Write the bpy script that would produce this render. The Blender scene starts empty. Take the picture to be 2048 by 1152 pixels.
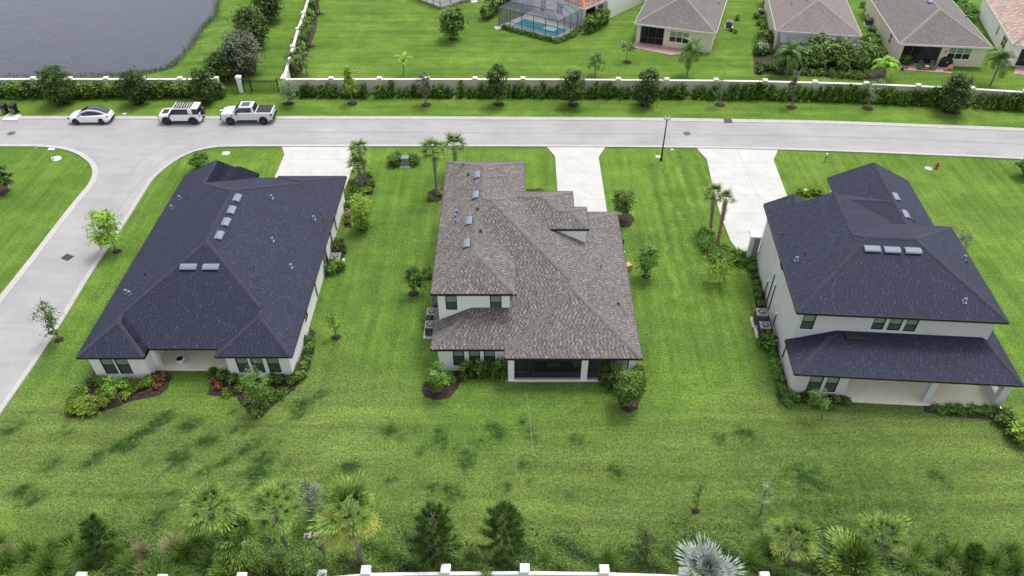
import bpy, bmesh, math, random
import numpy as np
from mathutils import Vector, Matrix

# ------------------------------------------------------------------ camera, light, exposure
SC = bpy.context.scene
COL = SC.collection
F = 1510.0; TH = math.atan(1331/1510.0); CH = 42.9          # focal length in px of the 2048 px picture, pitch, height
cT, sT = math.cos(TH), math.sin(TH)
R = math.radians
cd = bpy.data.cameras.new('camera'); cam = bpy.data.objects.new('camera', cd); COL.objects.link(cam)
cam.location = (0, 0, CH); cam.rotation_euler = (math.pi/2-TH, 0, 0)
cd.sensor_width = 36; cd.lens = F/2048*36; cd.shift_x = -6/2048; cd.clip_end = 3000; cd.clip_start = .5
SC.camera = cam
SUN_EL, SUN_AZ = 68, 40          # azimuth clockwise from +Y (north)
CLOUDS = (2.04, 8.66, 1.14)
w = bpy.data.worlds.new('World'); SC.world = w; w.use_nodes = True
nt = w.node_tree; nt.nodes.clear()
sky = nt.nodes.new('ShaderNodeTexSky'); sky.sky_type = 'NISHITA'; sky.sun_disc = False
sky.sun_elevation = R(SUN_EL); sky.sun_rotation = R(SUN_AZ); sky.dust_density = 3; sky.air_density = 1
hsv = nt.nodes.new('ShaderNodeHueSaturation'); hsv.inputs['Saturation'].default_value = .33; hsv.inputs['Value'].default_value = 1.35
bg = nt.nodes.new('ShaderNodeBackground'); bg.inputs[1].default_value = .13
out = nt.nodes.new('ShaderNodeOutputWorld')
nt.links.new(sky.outputs[0], hsv.inputs['Color']); 
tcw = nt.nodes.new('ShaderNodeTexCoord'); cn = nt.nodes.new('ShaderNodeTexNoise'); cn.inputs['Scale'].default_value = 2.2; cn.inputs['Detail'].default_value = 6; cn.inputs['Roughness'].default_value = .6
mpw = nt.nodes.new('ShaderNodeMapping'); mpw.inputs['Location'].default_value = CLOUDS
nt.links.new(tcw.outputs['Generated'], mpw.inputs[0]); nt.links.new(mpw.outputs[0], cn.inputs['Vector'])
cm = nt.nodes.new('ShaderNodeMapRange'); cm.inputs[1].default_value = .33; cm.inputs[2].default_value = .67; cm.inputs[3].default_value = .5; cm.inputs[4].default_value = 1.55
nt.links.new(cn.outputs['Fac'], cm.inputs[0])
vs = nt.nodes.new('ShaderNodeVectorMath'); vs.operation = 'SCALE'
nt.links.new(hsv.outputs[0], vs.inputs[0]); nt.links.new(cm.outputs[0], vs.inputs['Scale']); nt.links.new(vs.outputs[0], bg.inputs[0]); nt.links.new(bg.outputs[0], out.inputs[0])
sl = bpy.data.lights.new('sun', 'SUN'); sl.energy = 1.3; sl.angle = R(13); sl.color = (1, .96, .9)
so = bpy.data.objects.new('sun', sl); COL.objects.link(so)
az = R(SUN_AZ); el = R(SUN_EL)
sd = Vector((math.sin(az)*math.cos(el), math.cos(az)*math.cos(el), math.sin(el)))
so.rotation_euler = sd.to_track_quat('Z', 'Y').to_euler()
SC.view_settings.view_transform = 'Standard'; SC.view_settings.look = 'None'
SC.view_settings.exposure = 0.58; SC.view_settings.gamma = 1
rnd = random.Random(7)

# ------------------------------------------------------------------ surveying helpers: a measured point of the photograph to a point of the place
def ray(px, py):
    u = (px-1030)/F; v = (py-576)/F
    return Vector((u, cT-v*sT, -sT-v*cT))
def G(px, py, h=0.0):
    d = ray(px, py); t = (h-CH)/d.z
    return (d.x*t, d.y*t)
def GV(px, py, h=0.0):
    x, y = G(px, py, h); return Vector((x, y, h))
def at_depth(px, py, Y):
    d = ray(px, py); t = Y/d.y
    return Vector((d.x*t, Y, CH+d.z*t))
def px_size(py):                      # metres per pixel on the ground
    v = (py-576)/F
    return (CH/(sT+v*cT))/F

# ------------------------------------------------------------------ node helpers
def newmat(name):
    m = bpy.data.materials.new(name); m.use_nodes = True
    m.node_tree.nodes.clear(); return m, m.node_tree
class NB:
    def __init__(s, t): s.t = t
    def n(s, typ, ins=None, **kw):
        nd = s.t.nodes.new(typ)
        for k, v in kw.items(): setattr(nd, k, v)
        if ins:
            for k, v in ins.items():
                if isinstance(v, bpy.types.NodeSocket): s.t.links.new(v, nd.inputs[k])
                else: nd.inputs[k].default_value = v
        return nd
    def math(s, op, a, b=0.0, c=None, clamp=False):
        d = {0: a, 1: b}
        if c is not None: d[2] = c
        return s.n('ShaderNodeMath', d, operation=op, use_clamp=clamp).outputs[0]
    def noise(s, vec, scale, detail=3, rough=.55):
        return s.n('ShaderNodeTexNoise', {'Vector': vec, 'Scale': scale, 'Detail': detail, 'Roughness': rough}).outputs['Fac']
    def mix(s, f, a, b, bt='MIX'):
        nd = s.n('ShaderNodeMix', data_type='RGBA', blend_type=bt)
        for i, v in ((0, f), (6, a), (7, b)):
            if isinstance(v, bpy.types.NodeSocket): s.t.links.new(v, nd.inputs[i])
            else: nd.inputs[i].default_value = v if i == 0 else (tuple(v)+(1,) if len(v) == 3 else v)
        return nd.outputs[2]
    def ramp(s, f, stops, interp='LINEAR'):
        nd = s.n('ShaderNodeValToRGB', {0: f}); cr = nd.color_ramp; cr.interpolation = interp
        while len(cr.elements) < len(stops): cr.elements.new(.5)
        for e, (p, c) in zip(cr.elements, stops):
            e.position = p; e.color = tuple(c)+(1,) if not isinstance(c, (int, float)) else (c, c, c, 1)
        return nd.outputs[0]
    def out(s, sh): s.t.links.new(sh, s.n('ShaderNodeOutputMaterial').inputs[0])
def simple(name, col, rough=.8, var=.12, scale=1.5, fine=None, bump=0.0, metal=0.0, spec=.4, dirt=None):
    m, t = newmat(name); b = NB(t)
    tc = b.n('ShaderNodeTexCoord').outputs['Object']
    n1 = b.noise(tc, scale, 5, .6)
    f = b.n('ShaderNodeMapRange', {0: n1, 1: .3, 2: .7, 3: 1-var, 4: 1+var}).outputs[0]
    if fine:
        n2 = b.noise(tc, fine, 2)
        f = b.math('MULTIPLY', f, b.n('ShaderNodeMapRange', {0: n2, 1: .3, 2: .7, 3: 1-var*.8, 4: 1+var*.8}).outputs[0])
    vm = b.n('ShaderNodeVectorMath', {0: tuple(col), 'Scale': f}, operation='SCALE').outputs[0]
    if dirt:
        n3 = b.noise(tc, dirt[0], 4, .65)
        vm = b.mix(b.n('ShaderNodeMapRange', {0: n3, 1: .5, 2: .75, 3: 0., 4: dirt[1]}).outputs[0], vm, dirt[2])
    p = b.n('ShaderNodeBsdfPrincipled', {'Base Color': vm, 'Roughness': rough, 'Metallic': metal, 'Specular IOR Level': spec})
    if bump:
        bp = b.n('ShaderNodeBump', {'Height': b.noise(tc, fine or scale*8, 3), 'Strength': bump, 'Distance': .02})
        t.links.new(bp.outputs[0], p.inputs['Normal'])
    b.out(p.outputs[0]); return m
def leafmat(name, dark, light, trans=.3, rough=.55, varobj=.25):
    m, t = newmat(name); b = NB(t)
    a = b.n('ShaderNodeAttribute', attribute_name='tint').outputs['Fac']
    c = b.mix(a, dark, light)
    r = b.n('ShaderNodeObjectInfo').outputs['Random']
    f = b.n('ShaderNodeMapRange', {0: r, 1: 0., 2: 1., 3: 1-varobj, 4: 1+varobj}).outputs[0]
    c = b.n('ShaderNodeVectorMath', {0: c, 'Scale': f}, operation='SCALE').outputs[0]
    p = b.n('ShaderNodeBsdfPrincipled', {'Base Color': c, 'Roughness': rough, 'Specular IOR Level': .3})
    tr = b.n('ShaderNodeBsdfTranslucent', {'Color': c})
    mx = b.n('ShaderNodeMixShader', {0: trans, 1: p.outputs[0], 2: tr.outputs[0]})
    b.out(mx.outputs[0]); return m
def shingle(name, stops, tabw=.2, course=.145, cap=False, bump=.5):
    m, t = newmat(name); b = NB(t)
    uv = b.n('ShaderNodeUVMap').outputs[0]; sp = b.n('ShaderNodeSeparateXYZ', {0: uv})
    vr = b.math('DIVIDE', sp.outputs[1], course); row = b.math('FLOOR', vr)
    wn = b.n('ShaderNodeTexWhiteNoise', {'W': row}, noise_dimensions='1D').outputs['Value']
    uu = b.math('ADD', b.math('DIVIDE', sp.outputs[0], tabw), b.math('MULTIPLY', b.math('FLOOR', b.math('MULTIPLY', wn, 5)), .4))
    col = b.math('FLOOR', uu)
    cv = b.n('ShaderNodeCombineXYZ', {0: col, 1: row}).outputs[0]
    w2 = b.n('ShaderNodeTexWhiteNoise', {'Vector': cv}, noise_dimensions='2D').outputs['Value']
    alt = b.math('MODULO', b.math('ADD', col, b.math('MULTIPLY', b.math('FLOOR', b.math('MULTIPLY', wn, 4)), 1)), 2)
    w2 = b.math('ADD', b.math('MULTIPLY', w2, .62), b.math('MULTIPLY', b.math('ABSOLUTE', alt), .38))
    c = b.ramp(w2, stops)
    geo = b.n('ShaderNodeTexCoord').outputs['Object']
    big = b.noise(geo, .35, 5, .6)
    c = b.n('ShaderNodeVectorMath', {0: c, 'Scale': b.n('ShaderNodeMapRange', {0: big, 1: .3, 2: .7, 3: .9, 4: 1.1}).outputs[0]}, operation='SCALE').outputs[0]
    gran = b.noise(geo, 14, 3, .7)
    c = b.n('ShaderNodeVectorMath', {0: c, 'Scale': b.n('ShaderNodeMapRange', {0: gran, 1: .3, 2: .7, 3: .85, 4: 1.15}).outputs[0]}, operation='SCALE').outputs[0]
    fr = b.math('FRACT', vr); h = b.math('ADD', b.math('SUBTRACT', 1, fr), b.math('MULTIPLY', w2, .6))
    fu = b.math('FRACT', uu); gap = b.math('GREATER_THAN', fu, .1)
    h = b.math('MULTIPLY', h, b.math('MULTIPLY_ADD', gap, .5, .5))
    bp = b.n('ShaderNodeBump', {'Height': h, 'Strength': bump, 'Distance': .02})
    p = b.n('ShaderNodeBsdfPrincipled', {'Base Color': c, 'Roughness': .75, 'Specular IOR Level': .35, 'Normal': bp.outputs[0]})
    b.out(p.outputs[0]); return m

M = {}
M['shingle_dark'] = shingle('dark_blue_grey_shingle', [(0, (.009, .012, .027)), (.4, (.012, .017, .038)), (.75, (.017, .023, .048)), (.93, (.024, .031, .062)), (1, (.036, .045, .08))], tabw=.16, bump=.5)
M['shingle_brown'] = shingle('weathered_brown_shingle', [(0, (.066, .057, .054)), (.35, (.104, .091, .086)), (.6, (.140, .125, .117)), (.8, (.178, .160, .149)), (.93, (.22, .20, .183)), (1, (.26, .24, .218))], tabw=.15, bump=.9)
M['cap_dark'] = simple('dark_ridge_cap', (.034, .036, .056), .9, .2, 3, 18, .3)
M['cap_brown'] = simple('tan_ridge_cap', (.15, .137, .122), .9, .25, 3, 14, .3)
M['shingle_far_grey'] = shingle('far_grey_shingle', [(0, (.085, .078, .075)), (.5, (.125, .115, .108)), (1, (.18, .163, .152))], tabw=.2, course=.15, bump=.4)
M['shingle_far_brown'] = shingle('far_brown_shingle', [(0, (.12, .097, .088)), (.5, (.165, .14, .128)), (1, (.215, .187, .168))], tabw=.2, course=.15, bump=.4)
M['cap_far'] = simple('far_ridge_cap', (.24, .212, .19), .9, .15, 3)
M['tile_pink'] = shingle('pinkish_roof_tile', [(0, (.25, .16, .13)), (.5, (.34, .25, .21)), (1, (.42, .33, .28))], tabw=.5, course=.4, bump=1)
M['tile_brown'] = shingle('brown_barrel_tile', [(0, (.10, .05, .035)), (.5, (.2, .11, .08)), (1, (.3, .19, .14))], tabw=.3, course=.4, bump=1)
M['stucco'] = simple('white_stucco', (.86, .86, .85), .9, .03, .6, 25, .25, dirt=(1.2, .25, (.6, .59, .55)))
M['stucco_grey'] = simple('light_grey_stucco', (.60, .60, .60), .9, .04, .6, 25, .25, dirt=(1.0, .3, (.42, .42, .4)))
M['stucco_cream'] = simple('cream_stucco', (.68, .63, .50), .9, .04, .6, 25, .2)
M['wall_paint'] = simple('boundary_wall_paint', (.66, .62, .52), .9, .05, .5, 20, .2, dirt=(.8, .35, (.42, .40, .33)))
M['coping'] = simple('wall_coping_paint', (.76, .72, .62), .85, .05, .8, 15, .2, dirt=(1.3, .5, (.45, .43, .36)))
M['white_paint'] = simple('white_painted_masonry', (.84, .84, .84), .8, .04, 1.2, 20, .15, dirt=(2.0, .35, (.55, .54, .5)))
M['fascia'] = simple('dark_bronze_fascia', (.02, .016, .016), .5, .15, 2)
M['fascia_white'] = simple('white_fascia', (.72, .7, .66), .6, .05, 2)
M['soffit'] = simple('white_soffit', (.7, .7, .68), .8, .03, 2)
M['frame_dark'] = simple('black_window_frame', (.012, .014, .018), .4, .1, 4)
M['frame_white'] = simple('white_window_frame', (.8, .8, .78), .5, .05, 4)
M['concrete'] = simple('pale_driveway_concrete', (.47, .462, .44), .85, .06, .5, 30, .2, dirt=(.7, .6, (.36, .35, .33)))
M['kerb'] = simple('kerb_concrete', (.40, .395, .37), .9, .08, .8, 12, .3, dirt=(1.1, .5, (.34, .33, .3)))
M['pad'] = simple('concrete_pad', (.55, .54, .5), .9, .08, 2, 12, .2)
M['metal_vent'] = simple('grey_blue_vent_metal', (.17, .20, .26), .55, .06, 3, metal=.1)
M['metal_grey'] = simple('grey_cabinet_metal', (.24, .25, .25), .5, .1, 3, metal=.2)
M['metal_dark'] = simple('dark_metal', (.02, .02, .022), .45, .15, 3, metal=.2)
M['black_metal'] = simple('black_gate_metal', (.012, .012, .014), .45, .1, 3)
M['bronze'] = simple('dark_bronze_cage_frame', (.09, .10, .13), .4, .1, 3, metal=.3)
M['iron'] = simple('rusty_iron', (.11, .10, .095), .8, .3, 8)
M['bark'] = simple('grey_brown_bark', (.20, .165, .13), .95, .3, 6, 20, .5)
M['bark_palm'] = simple('grey_palm_bark', (.20, .17, .145), .95, .25, 6, 18, .5)
M['boot'] = simple('pale_palm_boots', (.42, .38, .33), .9, .3, 9)
M['bark_orange'] = simple('orange_brown_palm_bark', (.34, .18, .1), .9, .25, 6)
M['mulch'] = simple('dark_mulch', (.034, .022, .02), .95, .5, 4, 12, 1.0, dirt=(9, .7, (.11, .075, .06)))
M['soil'] = simple('bare_soil', (.045, .04, .024), .95, .4, 3, 12, .8)
M['paint_white'] = simple('white_car_paint', (.80, .81, .83), .22, .01, 1, spec=.6)
M['paint_silver'] = simple('pale_silver_car_paint', (.62, .64, .67), .25, .01, 1, spec=.6)
M['glass_car'] = simple('tinted_car_glass', (.012, .014, .03), .08, .1, 2, spec=.8)
M['rubber'] = simple('tyre_rubber', (.016, .016, .018), .85, .1, 6)
M['rim'] = simple('dark_alloy_rim', (.07, .07, .08), .4, .1, 6, metal=.6)
M['plastic_black'] = simple('black_plastic', (.014, .014, .017), .5, .1, 3)
M['plastic_white'] = simple('white_plastic', (.75, .75, .74), .4, .04, 3)
M['red_lamp'] = simple('red_lamp_lens', (.5, .03, .05), .3, .05, 3)
M['red_paint'] = simple('red_hydrant_paint', (.42, .06, .03), .5, .15, 5)
M['terracotta'] = simple('terracotta', (.42, .17, .09), .8, .15, 5)
M['chair_green'] = simple('dark_green_plastic', (.03, .08, .06), .5, .1, 3)
M['wood'] = simple('light_wood', (.45, .32, .18), .7, .15, 5)
M['fabric'] = simple('grey_fabric', (.4, .4, .4), .9, .1, 5)
M['rug'] = simple('dark_rug', (.03, .03, .034), .95, .2, 3)
M['porch_floor'] = simple('beige_porch_floor', (.9, .83, .67), .85, .05, 1, 14, .2)
M['porch_tile'] = simple('grey_porch_tile', (.3, .3, .3), .7, .08, 1)
M['paver'] = simple('pink_brick_paver', (.40, .27, .24), .9, .2, 3, 9, .5)
M['pool_tile'] = simple('pool_plaster', (.45, .62, .68), .7, .04, 1)
M['grill_cover'] = simple('black_grill_cover', (.015, .018, .03), .7, .1, 3)
M['blossom'] = simple('white_blossom', (.8, .8, .78), .8, .05, 3)
M['pink_flower'] = simple('red_purple_flower', (.35, .04, .07), .8, .3, 3)

def glassy(name, col, rough=.06, spec=.5):
    m, t = newmat(name); b = NB(t)
    tc = b.n('ShaderNodeTexCoord').outputs['Object']
    c = b.mix(b.noise(tc, 1.2, 3), tuple(x*.75 for x in col), tuple(min(1, x*1.25) for x in col))
    p = b.n('ShaderNodeBsdfPrincipled', {'Base Color': c, 'Roughness': rough, 'Specular IOR Level': spec})
    b.out(p.outputs[0]); return m
M['glass_blind'] = glassy('green_glass_over_blind', (.22, .31, .22), .15)
M['glass_dark'] = glassy('dark_green_screened_glass', (.07, .10, .08), .2)
M['glass_night'] = glassy('dark_room_glass', (.012, .018, .03), .08)
M['glass_teal'] = glassy('pale_teal_glass', (.12, .2, .2), .1)
def screenmat(name, col, dens):
    m, t = newmat(name); b = NB(t)
    p = b.n('ShaderNodeBsdfPrincipled', {'Base Color': tuple(col)+(1,), 'Roughness': .8})
    tr = b.n('ShaderNodeBsdfTransparent')
    mx = b.n('ShaderNodeMixShader', {0: dens, 1: tr.outputs[0], 2: p.outputs[0]})
    b.out(mx.outputs[0]); return m
M['screen'] = screenmat('insect_screen', (.014, .015, .018), .42)
M['screen_light'] = screenmat('cage_screen', (.14, .15, .19), .4)

# lawn
def lawnmat():
    m, t = newmat('lawn_grass'); b = NB(t)
    pos = b.n('ShaderNodeNewGeometry').outputs['Position']
    sp = b.n('ShaderNodeSeparateXYZ', {0: pos})
    lush = b.n('ShaderNodeAttribute', attribute_name='lush').outputs['Fac']
    dry = b.n('ShaderNodeAttribute', attribute_name='dry').outputs['Fac']
    far = b.n('ShaderNodeAttribute', attribute_name='bright').outputs['Fac']
    stripe = b.n('ShaderNodeAttribute', attribute_name='stripe').outputs['Fac']
    n_big = b.noise(b.n('ShaderNodeMapping', {0: pos, 'Scale': (.7, 1.3, 1)}).outputs[0], .16, 6, .66); n_mid = b.noise(pos, .55, 5, .65); n_s = b.noise(pos, 3.2, 4, .7); n_f = b.noise(pos, 9, 2, .7)
    c = b.mix(b.n('ShaderNodeMapRange', {0: n_mid, 1: .32, 2: .68}).outputs[0], (.088, .168, .023), (.152, .250, .038))
    cf = b.mix(b.n('ShaderNodeMapRange', {0: n_mid, 1: .32, 2: .68}).outputs[0], (.095, .172, .022), (.158, .245, .038))
    c = b.mix(far, c, cf)
    c = b.mix(b.n('ShaderNodeMapRange', {0: n_big, 1: .38, 2: .62, 3: 0., 4: .75}).outputs[0], c, b.mix(far, (.082, .15, .028), (.066, .143, .016)))
    dm = b.math('MULTIPLY', dry, b.n('ShaderNodeMapRange', {0: n_s, 1: .4, 2: .62}).outputs[0], clamp=True)
    c = b.mix(b.math('MULTIPLY', dm, .62), c, (.18, .19, .075))
    lm = b.math('MULTIPLY', lush, b.n('ShaderNodeMapRange', {0: b.noise(pos, 1.4, 5, .75), 1: .34, 2: .6, 3: .25, 4: 1.35}).outputs[0], clamp=True)
    c = b.mix(lm, c, (.024, .06, .010))
    # clippings and gaps between blades: small dark and straw specks
    sm = b.math('MULTIPLY', b.n('ShaderNodeMapRange', {0: n_f, 1: .56, 2: .7}).outputs[0], b.math('MULTIPLY_ADD', dry, .6, .35), clamp=True)
    c = b.mix(sm, c, (.026, .038, .012))
    s2 = b.n('ShaderNodeMapRange', {0: b.noise(pos, 6.1, 3, .75), 1: .33, 2: .67, 3: .58, 4: 1.42}).outputs[0]
    c = b.n('ShaderNodeVectorMath', {0: c, 'Scale': s2}, operation='SCALE').outputs[0]
    wob = b.math('MULTIPLY', b.noise(pos, .5, 3), 2.2)
    st = b.math('SINE', b.math('MULTIPLY', b.math('ADD', sp.outputs[0], wob), 5.2))
    st = b.math('MULTIPLY', b.math('MULTIPLY', st, b.math('MULTIPLY', stripe, n_mid)), .30)
    c = b.n('ShaderNodeVectorMath', {0: c, 'Scale': b.math('ADD', st, 1.0)}, operation='SCALE').outputs[0]
    # mower passes: long soft streaks, along the house sides between the houses and along the road elsewhere
    sv = b.noise(b.n('ShaderNodeMapping', {0: pos, 'Scale': (1.5, .07, 1)}).outputs[0], 1.0, 4, .6)
    shz = b.noise(b.n('ShaderNodeMapping', {0: pos, 'Scale': (.06, .9, 1)}).outputs[0], 1.0, 4, .6)
    lane = b.math('MULTIPLY', b.n('ShaderNodeMapRange', {0: sp.outputs[1], 1: 34., 2: 42.}).outputs[0], b.n('ShaderNodeMapRange', {0: sp.outputs[1], 1: 73., 2: 70.}).outputs[0])
    sk = b.n('ShaderNodeMix', {0: lane, 2: shz, 3: sv}, data_type='FLOAT').outputs[0]
    sk = b.n('ShaderNodeMapRange', {0: sk, 1: .32, 2: .68, 3: .8, 4: 1.2}).outputs[0]
    c = b.n('ShaderNodeVectorMath', {0: c, 'Scale': sk}, operation='SCALE').outputs[0]
    bp = b.n('ShaderNodeBump', {'Height': b.math('ADD', n_f, b.math('MULTIPLY', n_s, 1.5)), 'Strength': .8, 'Distance': .08})
    p = b.n('ShaderNodeBsdfPrincipled', {'Base Color': c, 'Roughness': .95, 'Specular IOR Level': .15, 'Normal': bp.outputs[0]})
    b.out(p.outputs[0]); return m
M['lawn'] = lawnmat()
def roadmat():
    m, t = newmat('worn_pale_asphalt'); b = NB(t)
    pos = b.n('ShaderNodeNewGeometry').outputs['Position']
    mp = b.n('ShaderNodeMapping', {0: pos, 'Scale': (.12, 1.0, 1)}).outputs[0]
    n1 = b.noise(pos, .18, 5, .6); n2 = b.noise(mp, 1.3, 4, .6); n3 = b.noise(pos, 22, 2)
    n4 = b.noise(pos, .9, 5, .7)
    c = b.mix(b.n('ShaderNodeMapRange', {0: n1, 1: .3, 2: .7}).outputs[0], (.275, .268, .27), (.35, .342, .34))
    c = b.n('ShaderNodeVectorMath', {0: c, 'Scale': b.n('ShaderNodeMapRange', {0: n2, 1: .3, 2: .7, 3: .93, 4: 1.07}).outputs[0]}, operation='SCALE').outputs[0]
    c = b.n('ShaderNodeVectorMath', {0: c, 'Scale': b.n('ShaderNodeMapRange', {0: n3, 1: .3, 2: .7, 3: .92, 4: 1.08}).outputs[0]}, operation='SCALE').outputs[0]
    c = b.mix(b.n('ShaderNodeMapRange', {0: n4, 1: .55, 2: .75, 3: 0., 4: .55}).outputs[0], c, (.25, .235, .215))
    bp = b.n('ShaderNodeBump', {'Height': n3, 'Strength': .3, 'Distance': .01})
    p = b.n('ShaderNodeBsdfPrincipled', {'Base Color': c, 'Roughness': .9, 'Specular IOR Level': .3, 'Normal': bp.outputs[0]})
    b.out(p.outputs[0]); return m
M['road'] = roadmat()
def watermat(name, col, bs, dist, sc, rough=.06):
    m, t = newmat(name); b = NB(t)
    pos = b.n('ShaderNodeNewGeometry').outputs['Position']
    n1 = b.noise(pos, sc, 5, .65); n2 = b.noise(pos, sc*.08, 3)
    bp = b.n('ShaderNodeBump', {'Height': b.math('ADD', n1, n2), 'Strength': bs, 'Distance': dist})
    c = b.mix(b.noise(pos, .04, 4, .6), tuple(x*.8 for x in col), tuple(x*1.25 for x in col))
    p = b.n('ShaderNodeBsdfPrincipled', {'Base Color': c, 'Roughness': rough, 'Specular IOR Level': .5, 'Normal': bp.outputs[0]})
    b.out(p.outputs[0]); return m
M['pond'] = watermat('grey_pond_water', (.020, .026, .042), .4, .12, 2.6, .05)
M['pool'] = watermat('blue_pool_water', (.05, .30, .38), .3, .04, 2.5)

L = {}
L['dark'] = leafmat('dark_tree_leaves', (.014, .04, .006), (.095, .17, .026), .2)
L['mid'] = leafmat('mid_green_leaves', (.022, .062, .008), (.17, .28, .045), .28)
L['bright'] = leafmat('bright_green_leaves', (0.0653, 0.167, 0.0203), (0.246, 0.435, 0.0725), .35)
L['yellow'] = leafmat('yellow_green_leaves', (0.116, 0.217, 0.0217), (0.406, 0.58, 0.0725), .35)
L['pale'] = leafmat('pale_grey_green_leaves', (0.102, 0.167, 0.0725), (0.319, 0.435, 0.217), .3)
L['grey'] = leafmat('grey_green_leaves', (0.0653, 0.0943, 0.0551), (0.232, 0.275, 0.174), .25)
L['hedge'] = leafmat('hedge_leaves', (.014, .042, .006), (.19, .33, .045), .2)
L['red'] = leafmat('red_orange_croton_leaves', (.07, .035, .015), (.32, .13, .07), .25)
L['lime'] = leafmat('lime_shrub_leaves', (.05, .11, .008), (.26, .38, .04), .25)
L['palm'] = leafmat('sabal_palm_fronds', (.012, .04, .006), (.20, .33, .045), .12, .45, .35)
L['palm_yellow'] = leafmat('yellowing_palm_fronds', (.16, .2, .03), (.42, .42, .09), .3)
L['palm_queen'] = leafmat('feather_palm_fronds', (0.0435, 0.102, 0.0217), (0.217, 0.334, 0.0725), .25)
L['palm_lime'] = leafmat('lime_feather_fronds', (0.174, 0.362, 0.029), (0.464, 0.725, 0.087), .3)
L['palm_silver'] = leafmat('silver_palm_fronds', (.07, .10, .085), (.40, .46, .41), .1)
L['grass'] = leafmat('ornamental_grass', (.025, .07, .008), (.15, .27, .04), .25)
L['compound'] = leafmat('light_compound_leaves', (.05, .12, .015), (.34, .50, .12), .3)
L['straw'] = leafmat('straw_grass', (.16, .15, .06), (.44, .40, .22), .3)
L['pine'] = leafmat('pine_needles', (.012, .045, .006), (.12, .24, .035), .15)
L['cover'] = leafmat('ground_cover_leaves', (.014, .036, .006), (.15, .26, .045), .2)

# ------------------------------------------------------------------ object helpers
def tag(o, label=None, cat=None, group=None, kind=None):
    if label: o['label'] = label
    if cat: o['category'] = cat
    if group: o['group'] = group
    if kind: o['kind'] = kind
    return o
def empty(name, loc=(0, 0, 0), rz=0.0, label=None, cat=None, group=None):
    o = bpy.data.objects.new(name, None); COL.objects.link(o); o.empty_display_size = .3
    o.location = loc; o.rotation_euler = (0, 0, rz)
    return tag(o, label, cat, group)
class MB:
    def __init__(s): s.v = []; s.f = []; s.uv = []; s.mi = []; s.cur = 0
    def poly(s, pts, uv=None):
        k = len(s.v); s.v += [tuple(p) for p in pts]; s.f.append(tuple(range(k, k+len(pts))))
        s.uv.append(uv or [(0, 0)]*len(pts)); s.mi.append(s.cur)
    def box(s, x0, x1, y0, y1, z0, z1, mt=None, bev=0.0):
        P = [(x0, y0, z0), (x1, y0, z0), (x1, y1, z0), (x0, y1, z0), (x0, y0, z1), (x1, y0, z1), (x1, y1, z1), (x0, y1, z1)]
        if bev: P[4:] = [(x0+bev, y0+bev, z1), (x1-bev, y0+bev, z1), (x1-bev, y1-bev, z1), (x0+bev, y1-bev, z1)]
        if mt is not None: P = [tuple(mt @ Vector(p)) for p in P]
        for f in ((3, 2, 1, 0), (4, 5, 6, 7), (0, 1, 5, 4), (1, 2, 6, 5), (2, 3, 7, 6), (3, 0, 4, 7)): s.poly([P[i] for i in f])
    def prism(s, pts, z0, z1):
        n = len(pts)
        s.poly([(p[0], p[1], z1) for p in pts]); s.poly([(p[0], p[1], z0) for p in reversed(pts)])
        for i in range(n):
            a, b_ = pts[i], pts[(i+1) % n]
            s.poly([(a[0], a[1], z0), (b_[0], b_[1], z0), (b_[0], b_[1], z1), (a[0], a[1], z1)])
    def tube(s, p0, p1, r0, r1=None, n=8, caps=True):
        r1 = r0 if r1 is None else r1
        p0, p1 = Vector(p0), Vector(p1); d = (p1-p0)
        if d.length < 1e-6: return
        d.normalize(); a = d.orthogonal().normalized(); b_ = d.cross(a)
        A = [p0+(a*math.cos(t)+b_*math.sin(t))*r0 for t in [2*math.pi*i/n for i in range(n)]]
        B = [p1+(a*math.cos(t)+b_*math.sin(t))*r1 for t in [2*math.pi*i/n for i in range(n)]]
        for i in range(n): j = (i+1) % n; s.poly([A[i], A[j], B[j], B[i]])
        if caps: s.poly(A[::-1]); s.poly(B)
    def path(s, pts, rs, n=7):
        for i in range(len(pts)-1): s.tube(pts[i], pts[i+1], rs[i], rs[i+1], n, caps=(i in (0, len(pts)-2)))
    def lathe(s, prof, c=(0, 0, 0), n=16, axis='z'):
        rings = []
        for r, z in prof:
            ring = []
            for i in range(n):
                t = 2*math.pi*i/n; x, y = r*math.cos(t), r*math.sin(t)
                p = (c[0]+x, c[1]+y, c[2]+z) if axis == 'z' else (c[0]+x, c[1]+z, c[2]+y)
                ring.append(p)
            rings.append(ring)
        for a, b_ in zip(rings, rings[1:]):
            for i in range(n): j = (i+1) % n; s.poly([a[i], a[j], b_[j], b_[i]] if axis == 'z' else [a[j], a[i], b_[i], b_[j]])
        s.poly(rings[0][::-1]); s.poly(rings[-1])
    def build(s, name, mats, parent=None, smooth=False, loc=None, rz=0.0):
        me = bpy.data.meshes.new(name); me.from_pydata(s.v, [], s.f)
        if not isinstance(mats, (list, tuple)): mats = [mats]
        for m in mats: me.materials.append(m)
        uvl = me.uv_layers.new(name='UVMap'); k = 0
        data = np.array([c for u in s.uv for c in u], dtype=np.float32).ravel()
        uvl.data.foreach_set('uv', data)
        me.polygons.foreach_set('material_index', s.mi)
        if smooth: me.polygons.foreach_set('use_smooth', [True]*len(me.polygons))
        me.update()
        o = bpy.data.objects.new(name, me); COL.objects.link(o)
        if parent: o.parent = parent
        if loc: o.location = loc
        if rz: o.rotation_euler = (0, 0, rz)
        return o
def link(name, me, parent=None, loc=(0, 0, 0), rot=(0, 0, 0), sc=1.0):
    o = bpy.data.objects.new(name, me); COL.objects.link(o); o.location = loc; o.rotation_euler = rot
    o.scale = (sc, sc, sc) if isinstance(sc, (int, float)) else sc
    if parent: o.parent = parent
    return o
def structure(o): o['kind'] = 'structure'; return o

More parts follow.
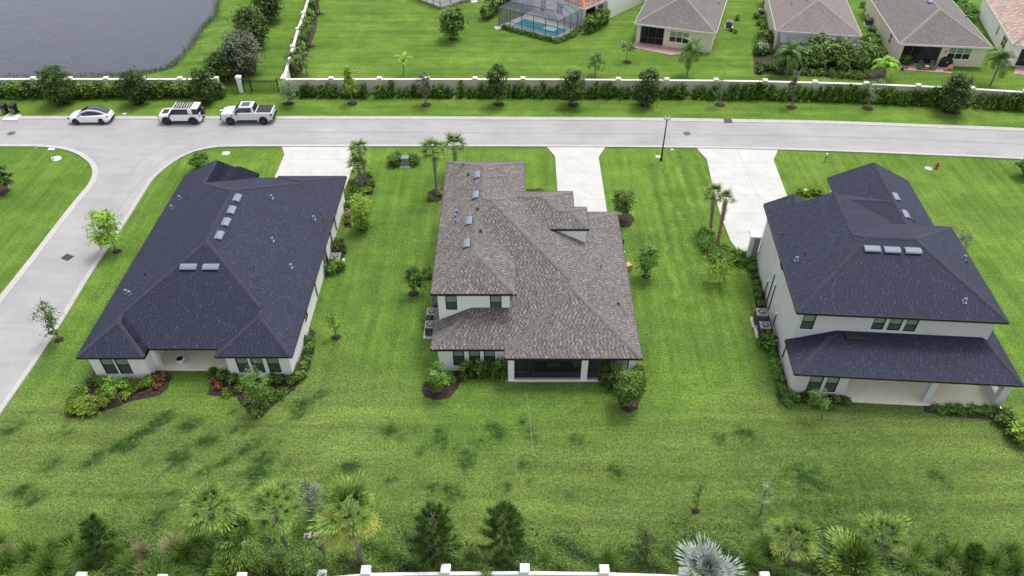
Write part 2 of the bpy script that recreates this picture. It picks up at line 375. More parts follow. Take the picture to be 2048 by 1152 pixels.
# ------------------------------------------------------------------ leaves
def leafmesh(name, C, T, Bv, tint, mat, fold=0.0):
    """C centres, T half-length vectors, Bv half-width vectors: one diamond leaf each"""
    n = len(C); V = np.empty((n, 4, 3), np.float32)
    V[:, 0] = C-T; V[:, 1] = C+Bv-T*.1; V[:, 2] = C+T; V[:, 3] = C-Bv-T*.1
    me = bpy.data.meshes.new(name); me.vertices.add(n*4); me.vertices.foreach_set('co', V.ravel())
    me.loops.add(n*4); me.loops.foreach_set('vertex_index', np.arange(n*4, dtype=np.int32))
    me.polygons.add(n); me.polygons.foreach_set('loop_start', np.arange(0, n*4, 4, dtype=np.int32))
    a = me.attributes.new('tint', 'FLOAT', 'POINT'); a.data.foreach_set('value', np.repeat(tint, 4).astype(np.float32))
    me.materials.append(mat); me.update(calc_edges=True); return me
def unit(v): return v/np.maximum(np.linalg.norm(v, axis=1, keepdims=True), 1e-6)
def crown(name, mat, seed, w, d, h, z0, nclump=40, per=45, leaf=.13, shape='oval', clr=.28, hollow=.45, droop=0.0, narrow=.45):
    """foliage in clumps spread through an uneven volume"""
    g = np.random.default_rng(seed)
    dirs = unit(g.normal(size=(nclump, 3))); rad = hollow+(1-hollow)*g.random((nclump, 1))**.6
    P = dirs*rad
    if shape == 'cone':
        zz = g.random(nclump)**1.15; rr = (1-zz*.85)*np.sqrt(g.random(nclump))*1.0; th = g.random(nclump)*6.283
        P = np.stack([rr*np.cos(th), rr*np.sin(th), zz*2-1], 1)
    elif shape == 'layer':
        lv = g.integers(0, 5, nclump); zz = lv/4*1.8-.9+g.normal(size=nclump)*.05
        rr = np.sqrt(g.random(nclump))*np.sqrt(np.clip(1.05-(zz*.9)**2, .08, 1)); th = g.random(nclump)*6.283
        P = np.stack([rr*np.cos(th), rr*np.sin(th), zz], 1)
    P = P*np.array([w/2, d/2, h/2])*(1+g.normal(size=(nclump, 1))*.07)+np.array([0, 0, z0+h/2])
    cr = clr*(.6+.8*g.random((nclump, 1)))
    K = nclump*per
    off = g.normal(size=(nclump, per, 3))*cr[:, None, :]*np.array([1, 1, .6])
    C = (P[:, None, :]+off).reshape(K, 3)
    ctr = np.array([0, 0, z0+h*.45])
    outw = unit(C-ctr)
    nrm = unit(outw*.6+np.array([0, 0, .7])+g.normal(size=(K, 3))*.55)
    tdir = unit(np.cross(nrm, g.normal(size=(K, 3)))); tdir[:, 2] -= droop; tdir = unit(tdir)
    b = unit(np.cross(nrm, tdir))
    L_ = leaf*(.6+.8*g.random((K, 1)))
    tint = np.clip(.5+.22*g.normal(size=(nclump, 1))+.2*g.normal(size=(nclump, per)), 0, 1).ravel()
    return leafmesh(name, C, tdir*L_, b*L_*narrow, tint, mat)
def trunkmesh(seed, h, r, top, limbs=5, spread=.8, lean=(0, 0)):
    g = random.Random(seed); mb = MB(); n = 5; pts = []
    for i in range(n+1):
        t = i/n; pts.append(Vector((lean[0]*t+g.uniform(-.03, .03)*(i > 0), lean[1]*t+g.uniform(-.03, .03)*(i > 0), h*t-.03*(i == 0))))
    mb.path(pts, [r*(1-.6*i/n) for i in range(n+1)], 7)
    for k in range(limbs):
        t = .45+.5*k/limbs; p = pts[min(n-1, int(t*n))].lerp(pts[min(n, int(t*n)+1)], .5); a = k*2.4+g.random()
        q = p+Vector((math.cos(a)*spread*g.uniform(.5, 1), math.sin(a)*spread*g.uniform(.5, 1), top*g.uniform(.25, .55)))
        m = p.lerp(q, .5)+Vector((0, 0, -.1)); mb.path([p, m, q], [r*.4, r*.28, r*.1], 5)
    return mb
def make_tree(name, label, base, topy, cw, cby, mat, seed, cx=None, group=None, shape='oval', dens=1.0, leaf=.12, mulch=.7, cat='tree', clr=None, bark=None, mulch_w=None, hollow=.4, trunk_r=None):
    x, y = G(*base); top = at_depth(base[0], topy, y).z; cb = max(.25, at_depth(base[0], cby, y).z)
    w_ = cw*px_size(base[1])
    cx = base[0] if cx is None else cx
    dx = at_depth(cx, (topy+cby)/2, y).x-x
    t = empty(name, (x, y, 0), 0, label, cat, group)
    h = top-cb
    trunkmesh(seed, cb+h*.75, trunk_r or max(.035, .018*top), h, 6, w_*.3, (dx, 0)).build('trunk', bark or M['bark'], t)
    nc = int(34*dens*max(.6, w_*h/6)); nc = max(10, min(nc, 90)); per = int(46*min(1.3, max(.5, dens)))
    me = crown('crown', L[mat] if isinstance(mat, str) else mat, seed, w_*.86, w_*.86, h*.9, cb, nc, per, leaf, shape, clr or max(.12, w_*.085), hollow)
    link('crown', me, t, (dx, 0, 0))
    if mulch: mulch_ring(x, y, mulch_w or mulch)
    return t
RING = []
def mulch_ring(x, y, r, seed=None):
    g = random.Random(int(x*13+y*7)); n = 18
    pts = []
    for i in range(n):
        a = 2*math.pi*i/n; q = r*g.uniform(.78, 1.15); pts.append((x+math.cos(a)*q, y+math.sin(a)*q*.85))
    mb = MB(); k = len(pts)
    for i in range(n):
        a, b_ = pts[i], pts[(i+1) % n]
        mb.poly([(a[0], a[1], .008), (b_[0], b_[1], .008), (x+(b_[0]-x)*.6, y+(b_[1]-y)*.6, .06+.03*((i*7) % 3)), (x+(a[0]-x)*.6, y+(a[1]-y)*.6, .06+.03*(((i-1) % n*7) % 3))])
        mb.poly([(x+(a[0]-x)*.6, y+(a[1]-y)*.6, .06+.03*(((i-1) % n*7) % 3)), (x+(b_[0]-x)*.6, y+(b_[1]-y)*.6, .06+.03*((i*7) % 3)), (x, y, .08)])
    structure(mb.build('mulch_ring', M['mulch']))

# ------------------------------------------------------------------ roofs: union of hipped and gabled bodies
def clip(P, a, b_, c_):            # keep a*x+b*y+c >= 0
    out_ = []; n = len(P)
    for i in range(n):
        p, q = P[i], P[(i+1) % n]; dp = a*p[0]+b_*p[1]+c_; dq = a*q[0]+b_*q[1]+c_
        if dp >= 0: out_.append(p)
        if (dp > 0 and dq < 0) or (dp < 0 and dq > 0):
            t = dp/(dp-dq); out_.append((p[0]+(q[0]-p[0])*t, p[1]+(q[1]-p[1])*t))
    return out_
def area(P): return .5*sum(P[i][0]*P[(i+1) % len(P)][1]-P[(i+1) % len(P)][0]*P[i][1] for i in range(len(P))) if len(P) > 2 else 0
def subtract(P, Q):
    res = []; cur = P; n = len(Q)
    for i in range(n):
        p, q = Q[i], Q[(i+1) % n]; a, b_ = -(q[1]-p[1]), (q[0]-p[0]); c_ = -(a*p[0]+b_*p[1])
        o = clip(cur, -a, -b_, -c_)
        if area(o) > 1e-3: res.append(o)
        cur = clip(cur, a, b_, c_)
        if area(cur) < 1e-3: break
    return res
def body(x0, x1, y0, y1, h=2.85, p=.5, gable='', over=None, dom=None):
    """planes as (a,b,c): z=a*x+b*y+c ; over: side -> (eave height, eave line, pitch)"""
    S = {'L': (h, x0, p), 'R': (h, x1, p), 'F': (h, y0, p), 'B': (h, y1, p)}
    for k, v in (over or {}).items(): S[k] = v
    pl = []
    for k, (hh, e, pp) in S.items():
        if k in gable: continue
        pl.append({'L': (pp, 0, hh-pp*e), 'R': (-pp, 0, hh+pp*e), 'F': (0, pp, hh-pp*e), 'B': (0, -pp, hh+pp*e)}[k])
    return dict(dom=dom or [(x0, y0), (x1, y0), (x1, y1), (x0, y1)], pl=pl)
def inside(P, x, y, e=1e-6):
    return all((P[(i+1) % len(P)][0]-P[i][0])*(y-P[i][1])-(P[(i+1) % len(P)][1]-P[i][1])*(x-P[i][0]) >= -e for i in range(len(P)))
def hbody(b, x, y): return min(a*x+c_*y+d for a, c_, d in b['pl'])
def roof_height(bodies, x, y):
    hs = [hbody(b, x, y) for b in bodies if inside(b['dom'], x, y)]
    return max(hs) if hs else None
def build_roof(parent, bodies, mat, capmat, fascia, fh=.18, caps=True, capw=.17, name='roof'):
    faces = []
    for bi, b in enumerate(bodies):
        for i, pi in enumerate(b['pl']):
            P = b['dom']
            for j, pj in enumerate(b['pl']):
                if j != i and len(P) > 2: P = clip(P, pj[0]-pi[0], pj[1]-pi[1], pj[2]-pi[2])
            if area(P) > 1e-3: faces.append((bi, i, P))
    mb = MB(); fb = MB(); eave = [min(hbody(b, x, y) for x, y in b['dom']) for b in bodies]
    for bi, i, P in faces:
        pi = bodies[bi]['pl'][i]; rem = [P]
        for bj, j, Q in faces:
            if bj == bi: continue
            pj = bodies[bj]['pl'][j]; same = max(abs(pj[k]-pi[k]) for k in range(3)) < 1e-4
            if same:
                if bj > bi: continue
                cut = Q
            else:
                cut = clip(Q, pj[0]-pi[0], pj[1]-pi[1], pj[2]-pi[2])
                if eave[bj] > eave[bi]+1.5 and len(cut) > 2:      # an upper roof only replaces the lower one inside its own walls
                    xs_ = [p[0] for p in bodies[bj]['dom']]; ys_ = [p[1] for p in bodies[bj]['dom']]
                    for pl_c in ((1, 0, -min(xs_)-.5), (-1, 0, max(xs_)-.5), (0, 1, -min(ys_)-.5), (0, -1, max(ys_)-.5)):
                        if len(cut) > 2: cut = clip(cut, *pl_c)
            if area(cut) < 1e-3: continue
            nr = []
            for r_ in rem: nr += subtract(r_, cut)
            rem = nr
        gl = math.hypot(pi[0], pi[1]); ux, uy = (-pi[1]/gl, pi[0]/gl); sl_ = math.sqrt(1+gl*gl)
        z = lambda p: pi[0]*p[0]+pi[1]*p[1]+pi[2]
        for r_ in rem:
            if area(r_) < 2e-3: continue
            mb.poly([(p[0], p[1], z(p)) for p in r_], [(p[0]*ux+p[1]*uy+bi*3.1, (p[0]*pi[0]+p[1]*pi[1])/gl*sl_+50) for p in r_])
            D = bodies[bi]['dom']
            for k in range(len(r_)):
                p, q = r_[k], r_[(k+1) % len(r_)]
                if math.hypot(q[0]-p[0], q[1]-p[1]) < .02: continue
                for e in range(len(D)):
                    A, B = D[e], D[(e+1) % len(D)]; l = math.hypot(B[0]-A[0], B[1]-A[1])
                    dd = lambda t: abs((B[0]-A[0])*(t[1]-A[1])-(B[1]-A[1])*(t[0]-A[0]))/l
                    if dd(p) < 1e-3 and dd(q) < 1e-3:
                        nx, ny = (B[1]-A[1])/l, -(B[0]-A[0])/l; o = .03
                        zt = .015
                        a0, a1 = (p[0]+nx*o, p[1]+ny*o), (q[0]+nx*o, q[1]+ny*o)
                        zp, zq = z(p), z(q)
                        fb.poly([(a0[0], a0[1], zp-fh), (a1[0], a1[1], zq-fh), (a1[0], a1[1], zq+zt), (a0[0], a0[1], zp+zt)])
                        fb.poly([(a0[0], a0[1], zp+zt), (a1[0], a1[1], zq+zt), (q[0]-nx*.01, q[1]-ny*.01, zq+zt), (p[0]-nx*.01, p[1]-ny*.01, zp+zt)])
                        fb.poly([(p[0], p[1], zp-fh), (q[0], q[1], zq-fh), (a1[0], a1[1], zq-fh), (a0[0], a0[1], zp-fh)])
    ro = mb.build(name, mat, parent); fo = fb.build('fascia', fascia, parent)
    if caps:
        cb = MB()
        for bi, b in enumerate(bodies):
            n = len(b['pl'])
            for i in range(n):
                for j in range(i+1, n):
                    a, b2 = b['pl'][i], b['pl'][j]; nx, ny, nc = a[0]-b2[0], a[1]-b2[1], a[2]-b2[2]; l = math.hypot(nx, ny)
                    if l < 1e-5: continue
                    p0 = Vector((-nx*nc/l**2, -ny*nc/l**2)); d = Vector((-ny/l, nx/l)); run = []
                    t = -60.0; st = .13
                    while t < 60:
                        q = p0+d*t; ok = False
                        if inside(b['dom'], q.x, q.y):
                            h0 = a[0]*q.x+a[1]*q.y+a[2]
                            if h0 <= hbody(b, q.x, q.y)+1e-4:
                                ok = True
                            for c_ in bodies:
                                if c_ is not b and inside(c_['dom'], q.x, q.y, -1e-4) and h0+.01 < hbody(c_, q.x, q.y) < h0+2.2: ok = False
                            for sg in (-.2, .2):
                                hq = [hbody(c_, q.x+sg*nx/l, q.y+sg*ny/l) for c_ in bodies if inside(c_['dom'], q.x+sg*nx/l, q.y+sg*ny/l)]
                                if any(h0-.02 < v_ < h0+2.2 for v_ in hq): ok = False
                        if ok: run.append((q.x, q.y, h0))
                        if (not ok or t+st >= 60) and run:
                            if len(run) > 2:
                                if run[0][2] > run[-1][2]: run = run[::-1]
                                capline(cb, run, a, b2, capw)
                            run = []
                        t += st
        co = cb.build('ridge_cap', capmat, parent); co['kind'] = 'stuff'
    return ro
def capline(cb, run, a, b2, w_):
    P0, P1 = Vector(run[0]), Vector(run[-1]); L_ = (P1-P0).length; d = (P1-P0)/L_; n = max(1, int(L_/.26))
    n1 = Vector((-a[0], -a[1], 1)).normalized(); n2 = Vector((-b2[0], -b2[1], 1)).normalized()
    s1 = d.cross(n1).normalized(); s2 = d.cross(n2).normalized()
    def away(s, o): return s if (s.xy.dot(Vector((o[0], o[1])))) < 0 else -s
    s1 = away(s1, a) if abs(s1.xy.dot(Vector((a[0], a[1])))) > 1e-5 else s1
    s2 = away(s2, b2) if abs(s2.xy.dot(Vector((b2[0], b2[1])))) > 1e-5 else -s1
    up = (n1+n2).normalized()
    for i in range(n):
        q0 = P0+d*(L_*i/n); q1 = P0+d*(L_*(i+1)/n+.03); lo, hi = up*.035, up*.018
        for s in (s1, s2):
            cb.poly([q0+lo, q1+hi, q1+hi+s*w_, q0+lo+s*w_])
            cb.poly([q0+lo, q0+lo+s*w_, q0+s*w_-up*.01, q0-up*.01])
            cb.poly([q0+lo+s*w_, q1+hi+s*w_, q1+s*w_-up*.01, q0+s*w_-up*.01])

# ------------------------------------------------------------------ walls and windows
def make_window(parent, mt, u0, u1, z0, z1, style):
    """mt maps (u, depth outward, z) to the parent's space"""
    w_, h = u1-u0, z1-z0; fm = M['frame_white'] if style.startswith('white') else M['frame_dark']
    mb = MB(); t = .055; d0, d1 = -.09, -.02
    for b_ in ((u0, u0+t, z0, z1), (u1-t, u1, z0, z1), (u0+t, u1-t, z0, z0+t), (u0+t, u1-t, z1-t, z1)):
        mb.box(b_[0], b_[1], d0, d1, b_[2], b_[3], mt)
    win = mb.build('window', fm, parent)
    n = {'white2': 2, 'white3': 3, 'slider': 3}.get(style, 1); iw = (w_-2*t)/n
    zm = z0+h*.5
    for k in range(n):
        a, b2 = u0+t+iw*k, u0+t+iw*(k+1)
        if style == 'slider':
            m2 = MB(); m2.box(a+.01, b2-.01, -.085, -.07, z0+t, z1-t, mt); m2.build('pane', M['glass_night'], win)
        else:
            m2 = MB(); m2.box(a+.012, b2-.012, -.085, -.07, zm+.02, z1-t, mt)
            m2.build('pane', M['glass_blind'] if style in ('dark', 'white3') else M['glass_night'], win)
            m3 = MB(); m3.box(a+.012, b2-.012, -.08, -.062, z0+t, zm-.02, mt)
            m3.build('pane', M['glass_dark'] if style == 'dark' else M['glass_night'], win)
            m4 = MB(); m4.box(a, b2, -.075, -.03, zm-.025, zm+.025, mt); m4.build('rail', fm, win)
        if k:
            m5 = MB(); m5.box(a-.03, a+.03, d0, d1, z0+t, z1-t, mt); m5.build('mullion', fm, win)
    if style == 'dark':
        s = MB(); s.box(u0-.04, u1+.04, -.02, .035, z0-.06, z0, mt); s.build('sill', M['white_paint'] if parent.get('sillw') else M['stucco'], win)
    return win
def walls(parent, pts, z0, z1, mat, ops=None, closed=True, name='wall', thick=.2, cap=True):
    """pts counter-clockwise; ops {segment: [(u0,u1,za,zb,style)]}; style 'open' leaves the hole"""
    mb = MB(); n = len(pts); wins = []
    for i in range(n if closed else n-1):
        A, B = Vector(pts[i]), Vector(pts[(i+1) % n]); l = (B-A).length; d = (B-A)/l; nn = Vector((d.y, -d.x))
        mt = Matrix(((d.x, nn.x, 0, A.x), (d.y, nn.y, 0, A.y), (0, 0, 1, 0), (0, 0, 0, 1)))
        op = (ops or {}).get(i, [])
        us = sorted({0, l, *[o[0] for o in op], *[o[1] for o in op]}); zs = sorted({z0, z1, *[o[2] for o in op], *[o[3] for o in op]})
        for a, b_ in zip(us, us[1:]):
            for c_, e in zip(zs, zs[1:]):
                um, zm = (a+b_)/2, (c_+e)/2
                if any(o[0] < um < o[1] and o[2] < zm < o[3] for o in op): continue
                mb.poly([mt @ Vector((a, 0, c_)), mt @ Vector((b_, 0, c_)), mt @ Vector((b_, 0, e)), mt @ Vector((a, 0, e))])
                mb.poly([mt @ Vector((a, -thick, e)), mt @ Vector((b_, -thick, e)), mt @ Vector((b_, -thick, c_)), mt @ Vector((a, -thick, c_))])
        for o in op:
            a, b_, c_, e = o[:4]
            for q in (((a, c_), (a, e)), ((a, e), (b_, e)), ((b_, e), (b_, c_)), ((b_, c_), (a, c_))):
                mb.poly([mt @ Vector((q[0][0], 0, q[0][1])), mt @ Vector((q[1][0], 0, q[1][1])), mt @ Vector((q[1][0], -thick, q[1][1])), mt @ Vector((q[0][0], -thick, q[0][1]))])
            if o[4] != 'open': wins.append((mt, a, b_, c_, e, o[4]))
        if cap: mb.poly([mt @ Vector((0, 0, z1)), mt @ Vector((l, 0, z1)), mt @ Vector((l, -thick, z1)), mt @ Vector((0, -thick, z1))])
    wo = mb.build(name, mat, parent)
    for wv in wins: make_window(parent, *wv)
    return wo
def soffit(parent, x0, x1, y0, y1, z):
    mb = MB(); mb.box(x0+.02, x1-.02, y0+.02, y1-.02, z-.03, z); return mb.build('soffit', M['soffit'], parent)
def house_frame(house): return Matrix.Translation(house.location) @ Matrix.Rotation(house.rotation_euler.z, 4, 'Z')
def on_roof(house, bodies, px, py):
    inv = house_frame(house).inverted(); o = inv @ Vector((0, 0, CH)); d = inv.to_3x3() @ ray(px, py)
    above = [False]*len(bodies)
    for k in range(4000):
        p = o+d*(20+k*.03)
        for i, b in enumerate(bodies):
            if not inside(b['dom'], p.x, p.y): above[i] = False; continue
            up = p.z > hbody(b, p.x, p.y)
            if above[i] and not up: return p, b
            above[i] = up
    return None, None
def roof_normal(bodies, x, y):
    e = .02; h = roof_height(bodies, x, y); hx = roof_height(bodies, x+e, y); hy = roof_height(bodies, x, y+e)
    if None in (h, hx, hy): return Vector((0, 0, 1))
    return Vector((-(hx-h)/e, -(hy-h)/e, 1)).normalized()
def roof_matrix(bodies, x, y):
    n = roof_normal(bodies, x, y); up = (Vector((0, 0, 1))-n*n.z); up = up.normalized() if up.length > .01 else Vector((0, 1, 0))
    al = up.cross(n).normalized(); z = roof_height(bodies, x, y)
    return Matrix(((al.x, up.x, n.x, x), (al.y, up.y, n.y, y), (al.z, up.z, n.z, z), (0, 0, 0, 1)))
def roof_vent(house, roof, bodies, px, py, ln=1.15, dark=False):
    p, h = on_roof(house, bodies, px, py)
    if p is None: return
    bodies = [h]
    mt = roof_matrix(bodies, p.x, p.y); mb = MB(); prof = [(-.26, 0), (-.26, .13), (-.16, .17), (.06, .15), (.3, .02), (.3, 0)]
    for i in range(len(prof)-1):
        a, b_ = prof[i], prof[i+1]
        mb.poly([mt @ Vector((-ln/2, a[0], a[1])), mt @ Vector((ln/2, a[0], a[1])), mt @ Vector((ln/2, b_[0], b_[1])), mt @ Vector((-ln/2, b_[0], b_[1]))])
    mb.poly([mt @ Vector((-ln/2, a, b_)) for a, b_ in reversed(prof)]); mb.poly([mt @ Vector((ln/2, a, b_)) for a, b_ in prof])
    mb.build('roof_vent', M['metal_dark'] if dark else M['metal_vent'], roof)
    # dark open slot along the low edge
    sb = MB(); sb.box(-ln/2-.06, ln/2+.06, -.33, .36, .003, .014, mt); sb.box(-ln/2+.04, ln/2-.04, -.275, -.262, .02, .11, mt); sb.build('vent_slot', M['metal_dark'], roof)
def roof_pipe(house, roof, bodies, px, py, big=True):
    p, h = on_roof(house, bodies, px, py)
    if p is None: return
    bodies = [h]
    mt = roof_matrix(bodies, p.x, p.y); q = mt @ Vector((0, 0, 0)); mb = MB()
    r = .075 if big else .04; hh = .28 if big else .2
    mb.box(-.16, .16, -.16, .16, .003, .014, mt)
    mb.tube(q-Vector((0, 0, .05)), q+Vector((0, 0, hh)), r, r, 10)
    if big: mb.lathe([(.03, hh), (.13, hh-.02), (.13, hh+.04), (.03, hh+.1)], tuple(q), 10)
    mb.build('vent_pipe', M['metal_vent'] if big else M['metal_dark'], roof)

# ================================================================== THE SETTING
def smooth_px(pts, n=6):
    """Catmull-Rom through measured points"""
    P = [Vector(p) for p in pts]; P = [2*P[0]-P[1]]+P+[2*P[-1]-P[-2]]; out_ = []
    for i in range(1, len(P)-2):
        for k in range(n):
            t = k/n; a, b_, c_, d = P[i-1], P[i], P[i+1], P[i+2]
            out_.append(.5*((2*b_)+(c_-a)*t+(2*a-5*b_+4*c_-d)*t*t+(3*b_-a-3*c_+d)*t**3))
    out_.append(P[-2]); return [tuple(p) for p in out_]
W2 = lambda L_, h=0: [G(p[0], p[1], h) for p in L_]
north_edge = smooth_px(W2([(-700, 233), (0, 234.5), (640, 234.8), (1000, 236), (1300, 238), (1488, 241), (1630, 243.6), (1748, 247.3), (1871, 252), (2048, 259), (2500, 283)]), 5)
south_edge = smooth_px(W2([(437, 294.3), (480, 293.3), (560, 293), (1100, 293.5), (1395, 296), (1555, 299.5), (1700, 304), (1860, 310.5), (2048, 319), (2500, 345)]), 5)
side_east = smooth_px(W2([(437, 294.3), (412, 298), (388, 304), (362, 315), (337, 331), (318, 347), (300, 366), (253, 441), (187, 539), (136, 623), (70, 726), (0, 827), (-120, 1010), (-330, 1400)]), 4)
side_west = smooth_px(W2([(-700, 290), (0, 293), (75, 293.7), (103, 295.5), (130, 299.5), (153, 307), (171, 318), (183, 330), (188, 346), (184, 361), (174, 377), (150, 405), (117, 447), (61, 520), (0, 597), (-150, 790), (-420, 1200)]), 4)
road_poly = north_edge+south_edge[::-1]+side_east[1:]+side_west[::-1]
mb = MB(); mb.prism(road_poly, -.1, .02); road = structure(mb.build('road', M['road']))
def ribbon(name, pts, w0, w1, z0, z1, mat, parent=None, drop=0.0):
    """band along a line, w measured to the left of its direction"""
    mb = MB(); n = len(pts); off = []
    for i, p in enumerate(pts):
        a = Vector(pts[max(0, i-1)]); b_ = Vector(pts[min(n-1, i+1)]); d = (b_-a).normalized(); off.append(Vector((-d.y, d.x)))
    for i in range(n-1):
        p, q = Vector(pts[i]), Vector(pts[i+1])
        A, B, C_, D = p+off[i]*w0, q+off[i+1]*w0, q+off[i+1]*w1, p+off[i]*w1
        mb.poly([(A.x, A.y, z1), (B.x, B.y, z1), (C_.x, C_.y, z1-drop), (D.x, D.y, z1-drop)] if w1 > w0 else [(D.x, D.y, z1-drop), (C_.x, C_.y, z1-drop), (B.x, B.y, z1), (A.x, A.y, z1)])
        mb.poly([(A.x, A.y, z0), (B.x, B.y, z0), (B.x, B.y, z1), (A.x, A.y, z1)])
        mb.poly([(D.x, D.y, z1-drop), (C_.x, C_.y, z1-drop), (C_.x, C_.y, z0), (D.x, D.y, z0)])
    o = mb.build(name, mat, parent)
    return o
for pts, a, b_ in ((north_edge, .12, -.5), (south_edge, -.12, .34), (side_east, .12, -.34), (side_west, -.12, .42)):
    structure(ribbon('kerb', pts, a, b_, -.05, .12, M['kerb'], None, .06))
# tar seams in the carriageway
mid = [((a[0]), (a[1])) for a in smooth_px(W2([(560, 264), (1000, 266.5), (1300, 268), (1500, 271), (1748, 276), (2048, 289)]), 5)]
seam = simple('tar_seam', (.17, .165, .17), .8, .2, 4)
ribbon('road_seam', mid, -.02, .03, .021, .024, seam, road)
for pp in ([(437, 300), (380, 318), (300, 372), (170, 585), (0, 800)], [(330, 300), (300, 320), (240, 385), (150, 520), (30, 690)]):
    pass
tyre = simple('tyre_mark', (.285, .28, .283), .9, .12, 1.2)
for pp in ([(600, 262), (480, 270), (390, 288), (322, 324), (275, 372), (222, 440), (150, 552)], [(560, 255), (440, 262), (350, 282), (285, 320), (240, 372), (190, 440)]):
    ribbon('tyre_mark', smooth_px(W2(pp), 5), -.09, .09, .0205, .0225, tyre, road)
# lawn: one sheet to the horizon, with the pond basin pressed into it
pond_px = [(437, -3), (433, 31), (409, 56), (387, 87), (359, 122), (328, 141), (281, 149), (234, 153), (156, 154.5), (0, 155), (-400, 155)]
pond_w = smooth_px([G(p[0], p[1], -.6) for p in pond_px], 4)
pond_poly = pond_w+[(-190, 130), (-170, 240), (-80, 250), (-46, 180), (-44.5, 140)]
def axis(f0, f1, st, e0, e1):
    a = list(np.arange(f0, f1+1e-6, st)); s = st; x = f1
    while x < e1: s *= 1.35; x += s; a.append(x)
    s = st; x = f0
    while x > e0: s *= 1.35; x -= s; a.insert(0, x)
    return np.array(a)
xs = axis(-72, 68, .5, -900, 900); ys = axis(18, 120, .45, -120, 1500)
X, Y = np.meshgrid(xs, ys); PP = np.array(pond_poly)
def inpoly(X, Y, P):
    r = np.zeros(X.shape, bool); n = len(P)
    for i in range(n):
        x1, y1 = P[i]; x2, y2 = P[(i+1) % n]
        if y1 == y2: continue
        c_ = ((y1 > Y) != (y2 > Y)) & (X < (x2-x1)*(Y-y1)/(y2-y1)+x1); r ^= c_
    return r
def dpoly(X, Y, P):
    d = np.full(X.shape, 1e9); n = len(P)
    for i in range(n):
        x1, y1 = P[i]; x2, y2 = P[(i+1) % n]; dx, dy = x2-x1, y2-y1; l = dx*dx+dy*dy+1e-9
        t = np.clip(((X-x1)*dx+(Y-y1)*dy)/l, 0, 1); d = np.minimum(d, np.hypot(X-x1-t*dx, Y-y1-t*dy))
    return d
sd_ = dpoly(X, Y, PP)*np.where(inpoly(X, Y, PP), -1, 1)
Z = -.6*np.clip(1-sd_/3.6, 0, 1)**1.3; Z = np.where(sd_ < 0, -.6+np.maximum(sd_*.35, -1.6), Z)
lush = np.zeros_like(X); dry = np.zeros_like(X); stripe = np.zeros_like(X)
def blob(A, px, py, r, amt, el_=1.5, ang=.7):
    x, y = G(px, py); dx, dy = X-x, Y-y; u_ = dx*math.cos(ang)+dy*math.sin(ang); v_ = -dx*math.sin(ang)+dy*math.cos(ang)
    A += amt*np.exp(-((u_/(r*el_))**2+(v_/r)**2)**1.3)
for q in [(180, 925, .45), (205, 905, .5), (258, 893, .55), (275, 868, .45), (300, 860, .4), (245, 885, .4), (310, 845, .5), (330, 836, .5), (375, 853, .6), (415, 880, .65), (355, 908, .5), (362, 922, .4), (443, 925, .35), (405, 945, .4),
          (512, 885, .45), (528, 915, .6), (515, 943, .7), (492, 902, .4), (602, 808, .6), (598, 828, .5), (697, 935, .55), (640, 790, .4), (882, 890, .4), (880, 868, .4), (990, 865, .7), (958, 890, .45), (930, 918, .55), (902, 990, .7),
          (1050, 930, .4), (1235, 945, .5), (1490, 870, .6), (1618, 958, .8), (1880, 955, .5), (20, 858, .7), (100, 930, .5), (60, 1000, .6), (45, 980, .5), (320, 1032, .5), (780, 860, .5), (1060, 870, .5), (1150, 880, .4), (840, 900, .3), (780, 960, .35), (860, 975, .35), (1010, 975, .35), (1570, 800, .6), (1440, 880, .4)]:
    blob(lush, q[0], q[1], q[2]*.9, 1.25, 1.5, .55 if q[0] < 800 else 2.2)
for q in [(1500, 1040, 6, .2), (1250, 1090, 6, .2), (800, 1100, 6, .2), (1800, 1080, 7, .2), (1750, 1130, 8, .4), (300, 1120, 8, .3)]:
    blob(lush, q[0], q[1], q[2], q[3], 1.3, 1.57)
for q in [(120, 900, 5, .9), (330, 970, 4, .8), (250, 990, 4, .7), (600, 900, 4, 1), (640, 850, 3.5, 1), (560, 860, 3, .9), (700, 800, 3, .6), (720, 980, 3, .7), (1600, 890, 5, .7), (1650, 960, 6, .9), (1850, 900, 6, .9), (1930, 960, 6, .8), (1780, 1010, 5, .9), (1950, 1020, 5, .8), (1100, 1000, 6, .5), (950, 1050, 5, .5), (60, 880, 4, .9), (200, 870, 3, .6), (1200, 1010, 5, .4), (1880, 450, 3, .35), (1450, 960, 5, .4), (650, 700, 2, .4), (690, 490, 1.5, .3), (1300, 1050, 5, .4), (1500, 930, 4, .5)]:
    blob(dry, q[0], q[1], q[2], q[3], 1.6, 0)
gl_ = random.Random(21)
for k in range(60):
    a_, b_ = (gl_.uniform(0, 600), gl_.uniform(820, 1010)) if k < 34 else (gl_.uniform(600, 1250), gl_.uniform(790, 1000))
    blob(lush, a_, b_, gl_.uniform(.12, .3), gl_.uniform(.4, .9), gl_.uniform(1.2, 2.2), .6 if a_ < 700 else 2.2)
for q in [(1350, 400, 2.6, 1), (1360, 470, 2.6, 1), (1370, 350, 2.4, 1), (1340, 550, 2.2, .6), (830, 500, 2.5, .5), (830, 620, 2.5, .4), (1900, 640, 3, .7), (1960, 740, 3, .5)]:
    blob(stripe, q[0], q[1], q[2], q[3], 2.2, 1.57)
bright = np.clip((Y-40)/28, 0, 1)
me = bpy.data.meshes.new('lawn'); ny, nx = X.shape
me.vertices.add(nx*ny); me.vertices.foreach_set('co', np.stack([X, Y, Z], -1).astype(np.float32).ravel())
idx = np.arange(nx*ny).reshape(ny, nx); q = np.stack([idx[:-1, :-1], idx[:-1, 1:], idx[1:, 1:], idx[1:, :-1]], -1).reshape(-1, 4)
